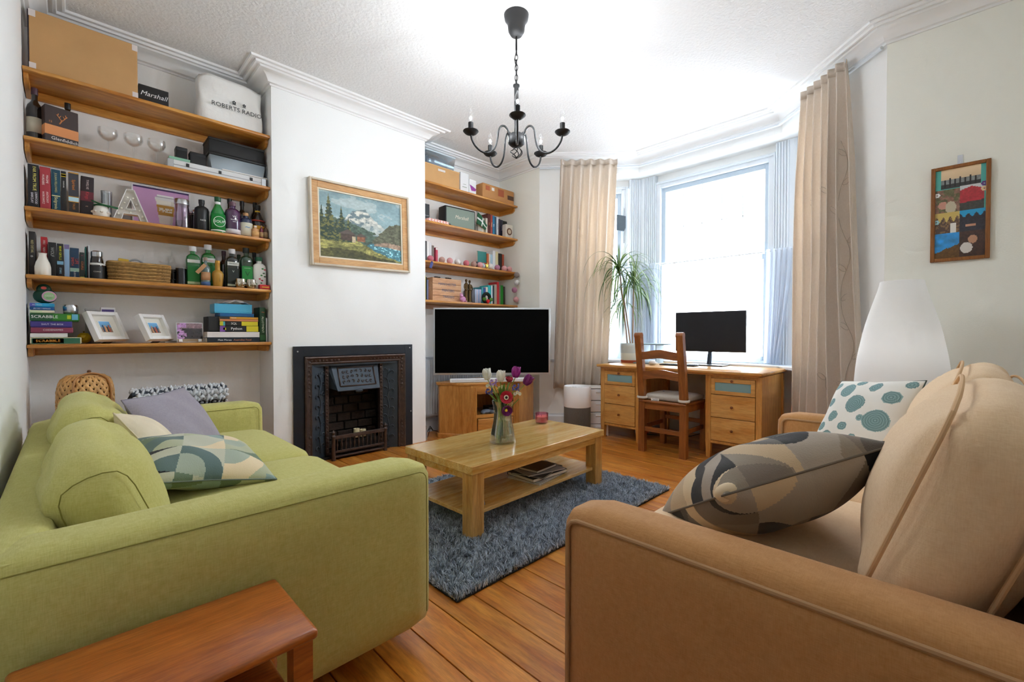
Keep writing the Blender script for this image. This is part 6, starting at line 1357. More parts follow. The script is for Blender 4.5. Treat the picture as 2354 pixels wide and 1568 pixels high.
def cupart(u, v):
    def C(h): return hexc(h)[None, None, :]
    c = np.broadcast_to(C('#d3a4d2'), u.shape + (3,)).copy(); one = np.ones_like(c)
    def put(m, h): nonlocal c; c = np.where(m[..., None], C(h) * one, c)
    xc = 0.56; hw = 0.115 + 0.055 * (v - 0.12) / 0.6
    put((v > 0.12) & (v < 0.74) & (np.abs(u - xc) < hw), '#ece6da'); put((v > 0.12) & (v < 0.74) & (u - xc > hw * 0.6) & (np.abs(u - xc) < hw), '#d9d2c6')
    put((v > 0.34) & (v < 0.60) & (np.abs(u - xc) < hw), '#c9963c'); n3 = fbm(u * 30, v * 30); put((v > 0.42) & (v < 0.53) & (np.abs(u - xc) < hw * 0.8) & (n3 > 0.42), '#f3ead6')
    put((v > 0.72) & (v < 0.78) & (np.abs(u - xc) < 0.19), '#e3e1e0'); put((v > 0.78) & (v < 0.81) & (np.abs(u - xc) < 0.165), '#b9b4bc'); put((v > 0.81) & (v < 0.85) & (np.abs(u - xc) < 0.15), '#efeeee')
    put((v > 0.965), '#4a3a68'); return c
paint('print', 0.312, 0.286, 80, 74, cupart, vcol(0.45, 0.4, coat=0.2), B, (0, -0.004, 0.007)); mk('backing', G().box(-0.16, -0.003, 0.004, 0.16, 0.006, 0.296), mat('#7a6a58', 0.8), B)
B = thing('storage_jar', 'clear glass storage jar with a steel lid on the third shelf', 'jar', (0.560, 3.815, z))
mk('glass', G().lathe([(0.0, 0), (0.040, 0), (0.043, 0.006), (0.043, 0.165), (0.040, 0.170), (0.040, 0.006), (0.0, 0.006)], 28, cap=False), clearglass('#e6d4e4', 0.03, 0.2), B, smooth=60); mk('lid', G().lathe([(0.0, 0.205), (0.040, 0.205), (0.044, 0.200), (0.044, 0.168), (0.041, 0.166), (0.0, 0.166)], 28, cap=False), mat('#c3c4c6', 0.25, 0.9), B, smooth=40); mk('contents', G().cyl((0, 0, 0.007), 0.037, 0.05, 20), mat('#6d5a6a', 0.8), B)
B = thing('cafetiere', 'small black cafetiere behind the black bottle on the third shelf', 'cafetiere', (0.645, 3.91, z)); mk('beaker', G().cyl((0, 0, 0), 0.03, 0.14, 20), mat('#1a1412', 0.2), B); mk('frame', G().torus((0, 0, 0.13), 0.0315, 0.002, 20, 6).torus((0, 0, 0.02), 0.0315, 0.002, 20, 6), mat('#cfcfcf', 0.25, 1.0), B, smooth=180); mk('handle', G().tube(smooth_path([(-0.03, -0.01, 0.12), (-0.055, -0.012, 0.10), (-0.055, -0.012, 0.05), (-0.03, -0.01, 0.03)], 5), 0.005, 8), mat('#141414', 0.4), B, smooth=180); mk('lid', G().lathe([(0.031, 0.14), (0.031, 0.15), (0.01, 0.158), (0.006, 0.17), (0.0, 0.175)], 18), mat('#cfcfcf', 0.25, 1.0), B)
g3 = 'bottles on the third left shelf'
bottle('matt black gin bottle with small white lettering on the third shelf', 0.676, 3.825, z, 0.228, 0.044, '#141416', 'stout', None, '#1b1b1d', (('NO3', 0.016, '#f2f2f2', 0.34),), glass=False, grp=g3)
bottle('bright green bottle with a white round emblem on the third shelf', 0.769, 3.80, z, 0.262, 0.047, '#17803a', 'slope', (0.06, 0.52, '#1f8a3e'), '#14512a', (('SOUP', 0.026, '#f2faf2', 0.30),), neck=(0.78, 0.87, '#e9ecec'), grp=g3, band=((0.05, 0.085, '#e9f0ea'),))
for o in [q for q in bpy.data.objects if q.get('label', '').startswith('bright green bottle')]: mk('ring_emblem', G().torus((0, 0, 0), 0.036, 0.002, 24, 6, TR(0, -0.0505, 0.079) @ RX(PI/2)), mat('#f2faf2', 0.5), o, smooth=180)
bottle('dark wine bottle with a black capsule behind the purple bottle', 0.872, 3.93, z, 0.30, 0.036, '#141214', 'wine', None, '#131214', grp=g3)
bottle('purple gin bottle with a white base label on the third shelf', 0.861, 3.80, z, 0.246, 0.051, '#43204a', 'stout', None, '#6b4a58', (('WHITLEY', 0.011, '#efe6f0', 0.44), ('NEILL', 0.009, '#efe6f0', 0.385), ('W', 0.022, '#efe6f0', 0.53)), band=((0.04, 0.17, '#d8d2d6'),), grp=g3)
bottle('dark wine bottle with a white neck seal behind the blue bottle', 0.955, 3.93, z, 0.30, 0.035, '#161214', 'wine', None, '#121113', neck=(0.72, 0.80, '#d8d8d8'), grp=g3)
bottle('squat navy bottle with a cork stopper and cream label on the third shelf', 0.949, 3.805, z, 0.183, 0.044, '#1c2b4e', 'stout', (0.05, 0.58, '#d9d6c2'), '#c79a6a', (('~', 0.06, '#3f86b8', 0.40),), grp=g3)
bottle('dark bottle at the back in the corner of the third shelf', 1.052, 3.96, z, 0.315, 0.034, '#14130f', 'wine', None, '#151414', grp=g3)
bottle('dark rum bottle with a yellow cap ring and round orange label', 1.045, 3.865, z, 0.272, 0.049, '#1d120e', 'slope', None, '#17120f', (), neck=(0.80, 0.84, '#d9b52c'), band=((0.08, 0.40, '#d99a28'), (0.52, 0.56, '#a83a2a')), grp=g3)
for lab, xx, yy, h, r, c1, c2 in (('small amber jar with a white lid on the third shelf', 1.003, 3.765, 0.09, 0.026, '#c9945c', '#e6e2dc'), ('tiny crimson miniature bottle on the third shelf', 1.046, 3.770, 0.10, 0.013, '#7c2440', '#c9a070'), ('tiny brown miniature bottle at the right end of the third shelf', 1.078, 3.785, 0.114, 0.016, '#5a3a22', '#3a2a20')):
    bottle(lab, xx, yy, z, h, r, c1, 'stout', (0.12, 0.5, '#b89a70' if r < 0.02 else '#d8a86c'), c2, name='miniature_bottle' if r < 0.02 else 'jar', cat='bottle' if r < 0.02 else 'jar')

# ---- left alcove, fourth shelf
z = LZ[3]; gb = 'books on the fourth left shelf'
book('tall dark book at the left end of the fourth shelf', -0.165, -0.138, z, 0.258, 3.82, '#2a2626', txt=(('RED DETAIL', 0.014, '#cfc48a', 0.66, 0.0), ('o', 0.02, '#e6e6ea', 0.44, 0.0)), grp=gb)
book('red book behind the white bottle vase on the fourth shelf', -0.118, -0.090, z, 0.238, 3.85, '#c62a34', d=0.12, txt=(('FIRE', 0.014, '#f4e4e0', 0.86, 0.0), ('NAH', 0.014, '#f4e4e0', 0.68, 0.0)), grp=gb)
book('black book with pale script right of the white vase', -0.087, -0.053, z, 0.206, 3.82, '#18181a', txt=(('WOLF', 0.020, '#b9bab8', 0.72, 0.0),), grp=gb)
book('black book with a yellow title and blue picture on the fourth shelf', -0.051, -0.022, z, 0.203, 3.82, '#16161c', txt=(('BEAR GRYLLS', 0.014, '#e3ec2c', 0.72, 0.0), ('STRIKE', 0.012, '#a6d8ea', 0.20, 0.0)), bands=((0.38, 0.48, '#7fb6d6'),), grp=gb)
book('pale blue book in the row on the fourth shelf', -0.020, 0.003, z, 0.202, 3.82, '#8fb3d6', bands=((0.86, 0.99, '#7a6fa0'),), grp=gb)
book('navy book with a red title on the fourth shelf', 0.004, 0.045, z, 0.185, 3.82, '#143a58', txt=(('LIFE', 0.020, '#d0503c', 0.56, 0.009), ('SMITH', 0.018, '#d0503c', 0.55, -0.009), ('BURNE', 0.012, '#d9dde2', 0.14, 0.0)), bands=((0.22, 0.34, '#8fb5a8'),), grp=gb)
book('multicoloured paperback near the right of the fourth-shelf row', 0.047, 0.069, z, 0.163, 3.82, '#20302f', txt=(('COUPLE', 0.014, '#e07a3a', 0.5, 0.0), ('ii', 0.012, '#d83a6a', 0.88, 0.0)), bands=((0.0, 0.08, '#c8c25a'),), grp=gb)
for i, (xa, xb, h, c, lab) in enumerate(((0.071, 0.078, 0.20, '#1f6a62', 'thin teal booklet at the end of the fourth-shelf books'), (0.079, 0.084, 0.205, '#2c2226', 'thin dark booklet next to the teal one'), (0.085, 0.092, 0.212, '#dfe3e6', 'thin white booklet closing the fourth-shelf row'))): book(lab, xa, xb, z, h, 3.82, c, d=0.13, grp=gb, name='booklet')
B = thing('bottle_vase', 'white ceramic milk-bottle vase in front of the fourth-shelf books', 'vase', (-0.108, 3.772, z)); mk('body', G().lathe([(0.0, 0), (0.030, 0), (0.034, 0.006), (0.034, 0.05), (0.029, 0.075), (0.020, 0.098), (0.0165, 0.112), (0.0165, 0.124), (0.019, 0.130), (0.016, 0.130), (0.013, 0.115), (0.0, 0.11)], 28, cap=False), mat('#ece7dd', 0.25), B, smooth=60); mk('rim', G().torus((0, 0, 0.129), 0.0175, 0.0018, 24, 6), mat('#ece7dd', 0.25), B, smooth=180)
B = thing('coffee_jar', 'glass jar with a silver lid and black label on the fourth shelf', 'jar', (0.124, 3.80, z)); mk('glass', G().lathe([(0.0, 0), (0.031, 0), (0.033, 0.008), (0.033, 0.09), (0.030, 0.12), (0.026, 0.145), (0.0, 0.147)], 24, cap=False), mat('#2a1a12', 0.12, coat=0.6), B, smooth=60); mk('label', G().lathe([(0.0337, 0.005), (0.0337, 0.082)], 24, cap=False), mat('#131212', 0.5), B); mk('lid', G().lathe([(0.027, 0.14), (0.028, 0.145), (0.028, 0.170), (0.020, 0.176), (0.0, 0.177)], 24), mat('#b9bbbd', 0.2, 1.0), B); text('COFFEE', 0.010, mat('#b9b4a8', 0.5), B, (0, -0.0352, 0.045)); mk('neck_band', G().lathe([(0.0335, 0.088), (0.0325, 0.10)], 24, cap=False), mat('#dcdcd8', 0.4), B)
B = thing('tin', 'short black tin between the coffee jar and the basket', 'tin', (0.158, 3.86, z)); mk('body', G().cyl((0, 0, 0), 0.022, 0.085, 20), mat('#121214', 0.4), B); mk('lid', G().cyl((0, 0, 0.084), 0.0228, 0.01, 20), mat('#1d1d20', 0.35), B)
# seagrass basket with bits inside
B = thing('basket', 'rectangular woven seagrass basket on the fourth left shelf', 'basket', (0.333, 3.86, z)); SEA = mat('#b08a52', 0.8, var=0.25, vscale=60); SEA2 = mat('#8d6a38', 0.8, var=0.25, vscale=60)
def rr_path(w, d, r, n=72):
    out = []
    for i in range(n):
        a = 2 * PI * i / n; c_, s_ = math.cos(a), math.sin(a); out.append((w * np.sign(c_) * abs(c_) ** 0.3, d * np.sign(s_) * abs(s_) ** 0.3))
    return out
for r in range(10):
    pth = rr_path(0.150 + 0.0008 * r, 0.070, 0.02); pts = [(x * (1 + 0.022 * math.cos(i * PI + r * PI)), y * (1 + 0.045 * math.cos(i * PI + r * PI)), 0.007 + r * 0.0112) for i, (x, y) in enumerate(pth)]
    mk('woven_row', G().tube(pts, 0.0066, 6, closed=True), SEA if r % 2 else SEA2, B, smooth=180)
mk('base', G().box(-0.14, -0.06, 0.001, 0.14, 0.06, 0.006), SEA2, B); mk('rim', G().tube([(x, y, 0.119) for x, y in rr_path(0.158, 0.073, 0.02)], 0.008, 6, closed=True), SEA, B, smooth=180)
B = thing('card_box', 'small yellow and white packet sticking out of the basket', 'packet', (0.240, 3.86, z + 0.0075)); B.rotation_euler = (0, 0.1, 0); mk('packet', G().box(-0.025, -0.012, 0, 0.025, 0.012, 0.142), mat('#e9e6de', 0.6), B); mk('yellow_top', G().box(-0.0254, -0.0124, 0.122, 0.0254, 0.0124, 0.1425), mat('#d9b03a', 0.6), B)
B = thing('headphones', 'grey headphones with an arched band lying in the basket', 'headphones', (0.315, 3.87, z + 0.008)); mk('headband', G().tube([(0.048 * math.cos(a), 0, 0.09 + 0.055 * math.sin(a)) for a in np.linspace(0, PI, 17)], 0.006, 8), mat('#a3a7ab', 0.4), B, smooth=180)
for sx in (-1, 1): mk('ear_cup', G().cyl((0, 0, 0), 0.024, 0.02, 18, M=TR(sx * 0.048 - 0.01, 0, 0.07) @ RY(PI/2)), mat('#3a3b3e', 0.6), B)
B = thing('wallet', 'dark leather case poking out at the right of the basket', 'case', (0.41, 3.86, z + 0.008)); B.rotation_euler = (0, 0.25, 0); mk('body', G().rbox((0, 0, 0.065), (0.06, 0.02, 0.12), 0.006), mat('#2c2422', 0.5), B); mk('flap', G().rbox((0, -0.011, 0.105), (0.058, 0.005, 0.04), 0.002), mat('#372d29', 0.5), B)
for i, (xx, yy, h, r, lab) in enumerate(((0.512, 3.87, 0.118, 0.021, 'slim black mug behind the right end of the basket'), (0.556, 3.845, 0.128, 0.031, 'black enamel mug right of the basket on the fourth shelf'))):
    B = thing('mug', lab, 'mug', (xx, yy, z)); mk('body', G().lathe([(0.0, 0), (r, 0), (r, h - 0.01), (r - 0.002, h - 0.01), (r - 0.003, 0.006), (0.0, 0.006)], 22, cap=False), mat('#141216', 0.25), B, smooth=50); mk('rim', G().torus((0, 0, h - 0.01), r - 0.001, 0.0018, 22, 6), mat('#c0bcb6', 0.3, 0.8), B, smooth=180); mk('handle', G().tube(smooth_path([(-r, 0, h * 0.75), (-r - 0.014, 0, h * 0.7), (-r - 0.014, 0, h * 0.35), (-r, 0, h * 0.28)], 4), 0.004, 6), mat('#141216', 0.25), B, smooth=180)
g4 = 'bottles on the fourth left shelf'
bottle('left green gin bottle with a white cap on the fourth shelf', 0.628, 3.87, z, 0.283, 0.043, '#1a6a2c', 'stout', (0.08, 0.5, '#1e7a34'), '#e6e6ea', (("Gordon's", 0.014, '#f2f2ee', 0.62),), square=True, grp=g4, band=((0.58, 0.66, '#d9dcd6'), (0.05, 0.11, '#b9c79a')))
bottle('right green gin bottle with a white cap standing behind the tagged bottle', 0.725, 3.90, z, 0.312, 0.046, '#1a6a2c', 'stout', (0.08, 0.5, '#1e7a34'), '#e6e6ea', (("Gordon's", 0.014, '#c93a3a', 0.62),), square=True, grp=g4, band=((0.58, 0.68, '#d9dcd6'),))
bt = bottle('small clear bottle with a brown paper tag on the fourth shelf', 0.690, 3.795, z, 0.205, 0.029, '#5f7472', 'round', (0.2, 0.48, '#b98a62'), '#9a8a78', (), grp=g4, band=((0.02, 0.14, '#3f5f8f'),)); mk('paper_tag', G().box(-0.012, -0.0015, -0.04, 0.012, 0.0015, 0.04, M=TR(-0.032, -0.034, 0.118) @ RY(math.radians(38))), mat('#b88a60', 0.7), bt); mk('twine', G().torus((0, 0, 0.158), 0.0105, 0.0015, 14, 5), mat('#c9a97a', 0.8), bt)
bottle('gold metallic cocktail-shaker bottle on the fourth shelf', 0.762, 3.79, z, 0.188, 0.036, '#b98a34', 'shaker', None, '#c79a44', (), glass=False, grp=g4, name='gold_bottle'); g_ = bpy.data.objects['gold_bottle']; g_.children[0].data.materials[0] = mat('#c08f3a', 0.28, 0.8); text('THE GOLD', 0.010, mat('#5a3c10', 0.5), g_, (0.006, -0.0335, 0.06), (PI/2, PI/2, 0))
bottle('burgundy wine bottle at the back of the fourth shelf', 0.835, 3.95, z, 0.288, 0.034, '#24121a', 'wine', None, '#3a1a26', grp=g4)
bottle('black-green gin bottle with a white cap and crest label', 0.863, 3.835, z, 0.291, 0.043, '#121a16', 'stout', (0.08, 0.5, '#141d18'), '#d9dbe0', (("Gordon's", 0.014, '#20261f', 0.62), ('V', 0.022, '#cfd6ca', 0.42)), square=True, grp=g4, band=((0.57, 0.66, '#cfd2cc'), (0.05, 0.10, '#c3ccae')))
bottle('green herbal liqueur bottle with a black top on the fourth shelf', 0.957, 3.84, z, 0.312, 0.043, '#10341c', 'stout', (0.10, 0.55, '#1f8a3a'), '#131a14', (('V', 0.05, '#0f5222', 0.36), ('JAGERMEISTER', 0.007, '#cfe6c8', 0.50)), square=True, grp=g4)
bottle('dark miniature neck seen at the back between two bottles', 0.937, 3.96, z, 0.275, 0.030, '#1a2a1a', 'wine', None, '#1f3a22', grp=g4)
bottle('dark bottle with a pale neck label behind the white bottle', 1.045, 3.96, z, 0.305, 0.033, '#1c1f1a', 'wine', None, '#16181a', neck=(0.82, 0.9, '#d8d8d4'), grp=g4)
bt = bottle('white bottle with red and green berry pattern on the fourth shelf', 1.040, 3.82, z, 0.25, 0.045, '#e3e3dc', 'stout', None, '#2f6a4a', (), glass=False, grp=g4, square=True); rq = random.Random(2)
for k in range(9): mk('berry_print', G().sphere((rq.uniform(-0.034, 0.034), -0.0365, rq.uniform(0.03, 0.16)), 0.007, 8, 5, (1.2, 0.15, 0.8)), mat(['#b8324a', '#2f8a3a', '#3f6a44'][k % 3], 0.5), bt)
for i, (xx, lab) in enumerate(((0.900, 'left one of two small silver tumblers on the fourth shelf'), (0.969, 'right one of two small silver tumblers on the fourth shelf'))):
    B = thing('silver_cup', lab, 'cup', (xx, 3.762, z), 0, 'silver tumblers'); mk('cup', G().lathe([(0.0, 0), (0.022, 0), (0.029, 0.012), (0.033, 0.04), (0.032, 0.066), (0.030, 0.066), (0.028, 0.015), (0.0, 0.01)], 24, cap=False), mat('#c9c2b4', 0.2, 1.0), B, smooth=60); mk('rim', G().torus((0, 0, 0.066), 0.031, 0.0016, 24, 6), mat('#d9d4ca', 0.2, 1.0), B, smooth=180)
    for k in range(16): mk('flute', G().tube([(0.0300 * math.cos(k * PI/8), 0.0300 * math.sin(k * PI/8), 0.014), (0.0335 * math.cos(k * PI/8), 0.0335 * math.sin(k * PI/8), 0.045)], 0.0022, 5), mat('#b9b2a4', 0.2, 1.0), B, smooth=180)
flat('flat red sweet tin at the right end of the fourth shelf', 1.022, 1.092, z, 0.034, 3.735, '#c3202c', 0.05, cat='tin', name='sweet_tin', bands=((0.2, 0.9, 0.35, 0.6, '#d9a02c'),))

# ---- left alcove, lowest shelf
z = LZ[4]; gs = 'board games stacked on the lowest left shelf'
flat('cream and green game box at the bottom of the stack', -0.163, 0.050, z, 0.040, 3.755, '#d5cfae', 0.21, (('SCRABBLE', 0.022, '#e39a3a', 0.34, 0.50),), 'board game', 'board_game', gs, bands=((0.03, 0.97, 0.1, 0.9, '#2d6a50'), (0.05, 0.64, 0.16, 0.86, '#f0cf8a')))
flat('white paperback lying above the cream game box', -0.163, -0.010, z + 0.041, 0.024, 3.765, '#e6e3e0', 0.18, (), grp=gs, page='#f0ece4')
flat('maroon word-game box in the games stack', -0.161, 0.014, z + 0.066, 0.032, 3.768, '#8a3a55', 0.18, (('CODENAMES', 0.014, '#f0dfe2', 0.52, 0.55),), 'board game', 'board_game', gs)
flat('purple dice-game box in the games stack', -0.162, 0.010, z + 0.099, 0.036, 3.770, '#3f3580', 0.18, (('SHUT THE BOX', 0.013, '#e0dcf2', 0.52, 0.5),), 'board game', 'board_game', gs)
flat('long green word-game box on top of the games stack', -0.163, 0.042, z + 0.136, 0.045, 3.770, '#2f7a24', 0.19, (('SCRABBLE', 0.024, '#f6f6f2', 0.29, 0.55),), 'board game', 'board_game', gs, bands=((0.0, 0.45, 0.05, 0.95, '#1d5230'), (0.84, 0.97, 0.2, 0.95, '#6cb8d6'), (0.74, 0.82, 0.3, 0.8, '#b9c92c')))
flat('cream card pack under the blue games', -0.163, -0.064, z + 0.182, 0.017, 3.775, '#dfd9c4', 0.13, (), 'game', 'card_game', gs, bands=((0.0, 0.5, 0.1, 0.9, '#c9d6b0'),))
flat('dark blue card pack in the small stack', -0.163, -0.064, z + 0.1995, 0.018, 3.775, '#1f5a9a', 0.13, (('JEU DES 7 FAMILLES', 0.008, '#f2f2f2', 0.5, 0.5),), 'game', 'card_game', gs)
flat('turquoise card pack on top of the small stack', -0.163, -0.064, z + 0.218, 0.022, 3.775, '#2fa0d0', 0.13, (('PICTION', 0.010, '#dff2fa', 0.3, 0.5),), 'game', 'card_game', gs, bands=((0.0, 0.22, 0.05, 0.95, '#5a5ab0'),))
B = thing('game_pouch', 'dark green pear-shaped game pouch with a pink round label', 'pouch', (-0.103, 3.84, z + 0.2405)); mk('pouch', G().sphere((0, 0, 0.045), 0.05, 20, 12, (1, 0.45, 0.9)).sphere((-0.004, 0, 0.085), 0.032, 16, 10, (1, 0.5, 1)), mat('#0c4434', 0.45), B, smooth=180)
mk('pink_label', G().cyl((0, 0, 0), 0.031, 0.004, 28, M=TR(0.018, -0.0215, 0.043) @ RX(PI/2)), mat('#dba6c4', 0.5), B); mk('green_disc', G().cyl((0, 0, 0), 0.024, 0.005, 28, M=TR(0.018, -0.022, 0.043) @ RX(PI/2)), mat('#a9cf9a', 0.5), B); mk('red_logo', G().cyl((0, 0, 0), 0.012, 0.004, 20, M=TR(-0.004, -0.0155, 0.092) @ Matrix.Diagonal((1, 1, 0.7, 1)) @ RX(PI/2)), mat('#d0504a', 0.5), B); text('COBRA', 0.010, mat('#f6f6f6', 0.5), B, (0.018, -0.0285, 0.046)); text('PAWS', 0.009, mat('#3f8a44', 0.5), B, (0.018, -0.0285, 0.033))
B = thing('round_tin', 'small round silver tin standing on the green game box', 'tin', (0.005, 3.84, z + 0.1815)); mk('base', G().lathe([(0.0, 0), (0.030, 0), (0.033, 0.006), (0.033, 0.024)], 24), mat('#b9bcc0', 0.25, 1.0), B); mk('lid', G().lathe([(0.034, 0.024), (0.0345, 0.045), (0.030, 0.056), (0.0, 0.058)], 24, cap=False), mat('#c9ccd0', 0.22, 1.0), B, smooth=50)
B = thing('yellow_ball', 'crumpled yellow ball on the lowest shelf beside the white frame', 'ball', (0.062, 3.87, z)); b_ = bmesh.new(); bmesh.ops.create_icosphere(b_, subdivisions=2, radius=0.034); rq = random.Random(4)
for v in b_.verts: v.co *= rq.uniform(0.9, 1.05)
for v in b_.verts: v.co.z += 0.036
mk('ball', G().bm(b_), mat('#d6b414', 0.5), B, smooth=0); mk('stalk', G().cyl((0, 0, 0.068), 0.004, 0.01, 8), mat('#8a6a12', 0.6), B)
B = thing('small_carton', 'small white carton with a violet stripe behind the photo frames', 'box', (0.178, 3.95, z)); mk('carton', G().rbox((0, 0, 0.117), (0.072, 0.05, 0.234), 0.002, 1), mat('#e6e4e6', 0.5), B); mk('stripe', G().box(-0.03, -0.0262, 0.205, 0.03, -0.0245, 0.22), mat('#5a4a8a', 0.5), B)
B = thing('grey_tin', 'flat grey box behind the left white photo frame', 'box', (0.105, 3.955, z)); mk('box', G().rbox((0, 0, 0.105), (0.07, 0.05, 0.21), 0.002, 1), mat('#a8a6a4', 0.5), B); mk('lid', G().rbox((0, 0, 0.216), (0.073, 0.053, 0.012), 0.002, 1), mat('#b4b2b0', 0.5), B)
def beach(seed):
    def fn(u, v):
        def C(h): return hexc(h)[None, None, :]
        n3 = fbm(u * 12 + seed, v * 12 + seed); c = np.broadcast_to(C('#6fa6cf'), u.shape + (3,)) * (0.8 + 0.4 * v[..., None])
        c = np.where((v < 0.45)[..., None], C('#a58a78') * (0.6 + 0.8 * n3[..., None]), c)
        for k in range(4): cx = 0.2 + 0.2 * k + 0.03 * math.sin(seed + k); c = np.where(((np.abs(u - cx) < 0.07) & (v < 0.62 + 0.06 * math.sin(k * 2 + seed)) & (v > 0.05))[..., None], C(['#c25a44', '#2f4a6a', '#d99a6a', '#3a3236'][(k + int(seed)) % 4]) * (0.8 + 0.4 * n3[..., None]), c)
        return np.clip(c, 0, 1)
    return fn
for i, (xc, w, lab) in enumerate(((0.185, 0.195, 'left white box frame with a small beach photo on the lowest shelf'), (0.425, 0.185, 'right white box frame with a small seaside photo on the lowest shelf'))):
    B = thing('framed_photo', lab, 'photo frame', (xc, 3.80, z + 0.014), 0, 'white photo frames'); B.rotation_euler = (math.radians(-26), 0, math.radians(40)); h = w * 1.0
    mk('frame', G().box(-w/2, -0.03, 0, -w/2 + 0.022, 0.008, h).box(w/2 - 0.022, -0.03, 0, w/2, 0.008, h).box(-w/2 + 0.022, -0.03, 0, w/2 - 0.022, 0.008, 0.022).box(-w/2 + 0.022, -0.03, h - 0.022, w/2 - 0.022, 0.008, h), mat('#f0eeec', 0.4), B, bevel=0.0015)
    mk('mount', G().box(-w/2 + 0.02, -0.006, 0.02, w/2 - 0.02, 0.0, h - 0.02), mat('#e6e2d8', 0.7), B); mk('bevel_edge', G().box(-0.038, -0.008, h/2 - 0.042, 0.038, -0.005, h/2 + 0.042), mat('#f6f4ee', 0.6), B)
    paint('photo', 0.068, 0.076, 24, 24, beach(i + 1.0), vcol(0.35, 0.5, coat=0.3), B, (0, -0.0085, h/2 - 0.038)); mk('stand', G().box(-0.02, 0.008, 0.0, 0.02, 0.05, 0.01), mat('#3a3230', 0.7), B)
B = thing('acrylic_photo', 'group photo in a clear acrylic block at the right of the white frames', 'photo frame', (0.60, 3.80, z + 0.002)); B.rotation_euler = (math.radians(-8), 0, math.radians(8)); mk('acrylic', G().rbox((0, 0.006, 0.07), (0.158, 0.006, 0.14), 0.002), mat('#d9dde0', 0.1, spec=0.6), B)
def party(u, v):
    n3 = fbm(u * 14, v * 14); n2 = fbm(u * 6 + 9, v * 6); c = np.where((v > 0.72)[..., None], hexc('#8a6f78')[None, None], hexc('#2f2a30')[None, None]) * (0.6 + 0.9 * n3[..., None]); c = np.where(((u < 0.35) & (n2 > 0.48))[..., None], hexc('#b98ac0')[None, None] * (0.7 + 0.6 * n3[..., None]), c); c = np.where((v < 0.15)[..., None], hexc('#9a8468')[None, None] * np.ones_like(c), c); return np.clip(c, 0, 1)
paint('photo', 0.15, 0.132, 36, 32, party, vcol(0.2, 0.5, coat=0.5), B, (0, 0.002, 0.004))
for sx in (-0.06, 0.055): mk('clip', G().rbox((sx, -0.004, 0.012), (0.022, 0.008, 0.02), 0.002), mat('#e6e6e6', 0.3), B)
slab('envelope', 'loose grey letters lying behind the seaside photo frame', 'papers', 0.505, 3.90, z, 0.12, 0.09, 0.012, 0.3, '#4a4644')
gk = 'books stacked at the right of the lowest left shelf'
flat('dark navy hardback at the bottom of the right-hand stack', 0.688, 1.022, z, 0.034, 3.755, '#16222e', 0.23, (('Matt Moran', 0.018, '#e9ecee', 0.32, 0.5), ("Australian Food", 0.018, '#d08a6a', 0.66, 0.5)), grp=gk, page='#e6e0d0')
flat('thick white hardback second from the bottom of the right-hand stack', 0.690, 1.024, z + 0.035, 0.041, 3.76, '#e6e0de', 0.22, (), grp=gk, page='#f0ece2')
flat('black and yellow programming guide with a purple end in the right-hand stack', 0.772, 1.022, z + 0.077, 0.043, 3.785, '#17171a', 0.18, (('Python', 0.026, '#f6f6f6', 0.42, 0.52),), grp=gk, page='#e9e4d6', bands=((0.0, 0.13, 0.02, 0.98, '#7a4a9a'), (0.68, 1.0, 0.02, 0.98, '#e3d22c'), (0.08, 0.15, 0.3, 0.7, '#e3d22c')))
flat('black and yellow database guide above the programming guide', 0.772, 1.019, z + 0.121, 0.032, 3.785, '#17171a', 0.18, (('SQL', 0.022, '#f6f6f6', 0.36, 0.5),), grp=gk, page='#e9e4d6', bands=((0.0, 0.08, 0.02, 0.98, '#cfc82c'), (0.08, 0.13, 0.02, 0.98, '#3fa0a8'), (0.56, 1.0, 0.02, 0.98, '#e3d22c')))
flat('orange paperback in the right-hand stack', 0.772, 1.022, z + 0.154, 0.016, 3.785, '#d98a5a', 0.18, (), grp=gk, page='#e9e4d6'); flat('amber paperback with white lettering in the right-hand stack', 0.772, 1.022, z + 0.1705, 0.016, 3.785, '#e0a02c', 0.18, (('DESIGN', 0.010, '#fbf3e0', 0.35, 0.5),), grp=gk, page='#e9e4d6', bands=((0.0, 0.25, 0.02, 0.98, '#2a2a2c'),))
flat('slim dark blue box under the sky-blue box', 0.775, 0.998, z + 0.187, 0.026, 3.80, '#1a5f9a', 0.16, (), 'box', 'slim_box', gk)
flat('sky-blue cardboard box on top of the right-hand stack', 0.742, 0.985, z + 0.2135, 0.068, 3.80, '#52b4dc', 0.15, (), 'box', 'blue_box', gk)
B = thing('paper_packet', 'crumpled white paper packet on the sky-blue box', 'packet', (0.885, 3.86, z + 0.282)); mk('packet', G().grid(lambda a, b: (0.09 * (2 * a - 1), 0.05 * (2 * b - 1), 0.030 * math.sin(PI * a) * (0.5 + 0.5 * math.sin(PI * b)) + 0.006 * math.sin(a * 17 + b * 9) + 0.004), 14, 8), mat('#e0dcda', 0.7), B, smooth=20, solid=0.002); mk('fold', G().grid(lambda a, b: (0.07 * (2 * a - 1) + 0.01, -0.03 + 0.03 * b, 0.012 + 0.02 * math.sin(PI * a) * b), 8, 3), mat('#d4cfcd', 0.7), B, smooth=20, solid=0.001)
B = thing('box_file', 'black box standing behind the programming guides', 'box file', (0.737, 3.885, z + 0.0765)); mk('case', G().rbox((0, 0, 0.055), (0.066, 0.16, 0.11), 0.003), mat('#1c1b1c', 0.6), B); mk('spine', G().box(-0.028, -0.0815, 0.01, 0.028, -0.0795, 0.10), mat('#242324', 0.6), B)
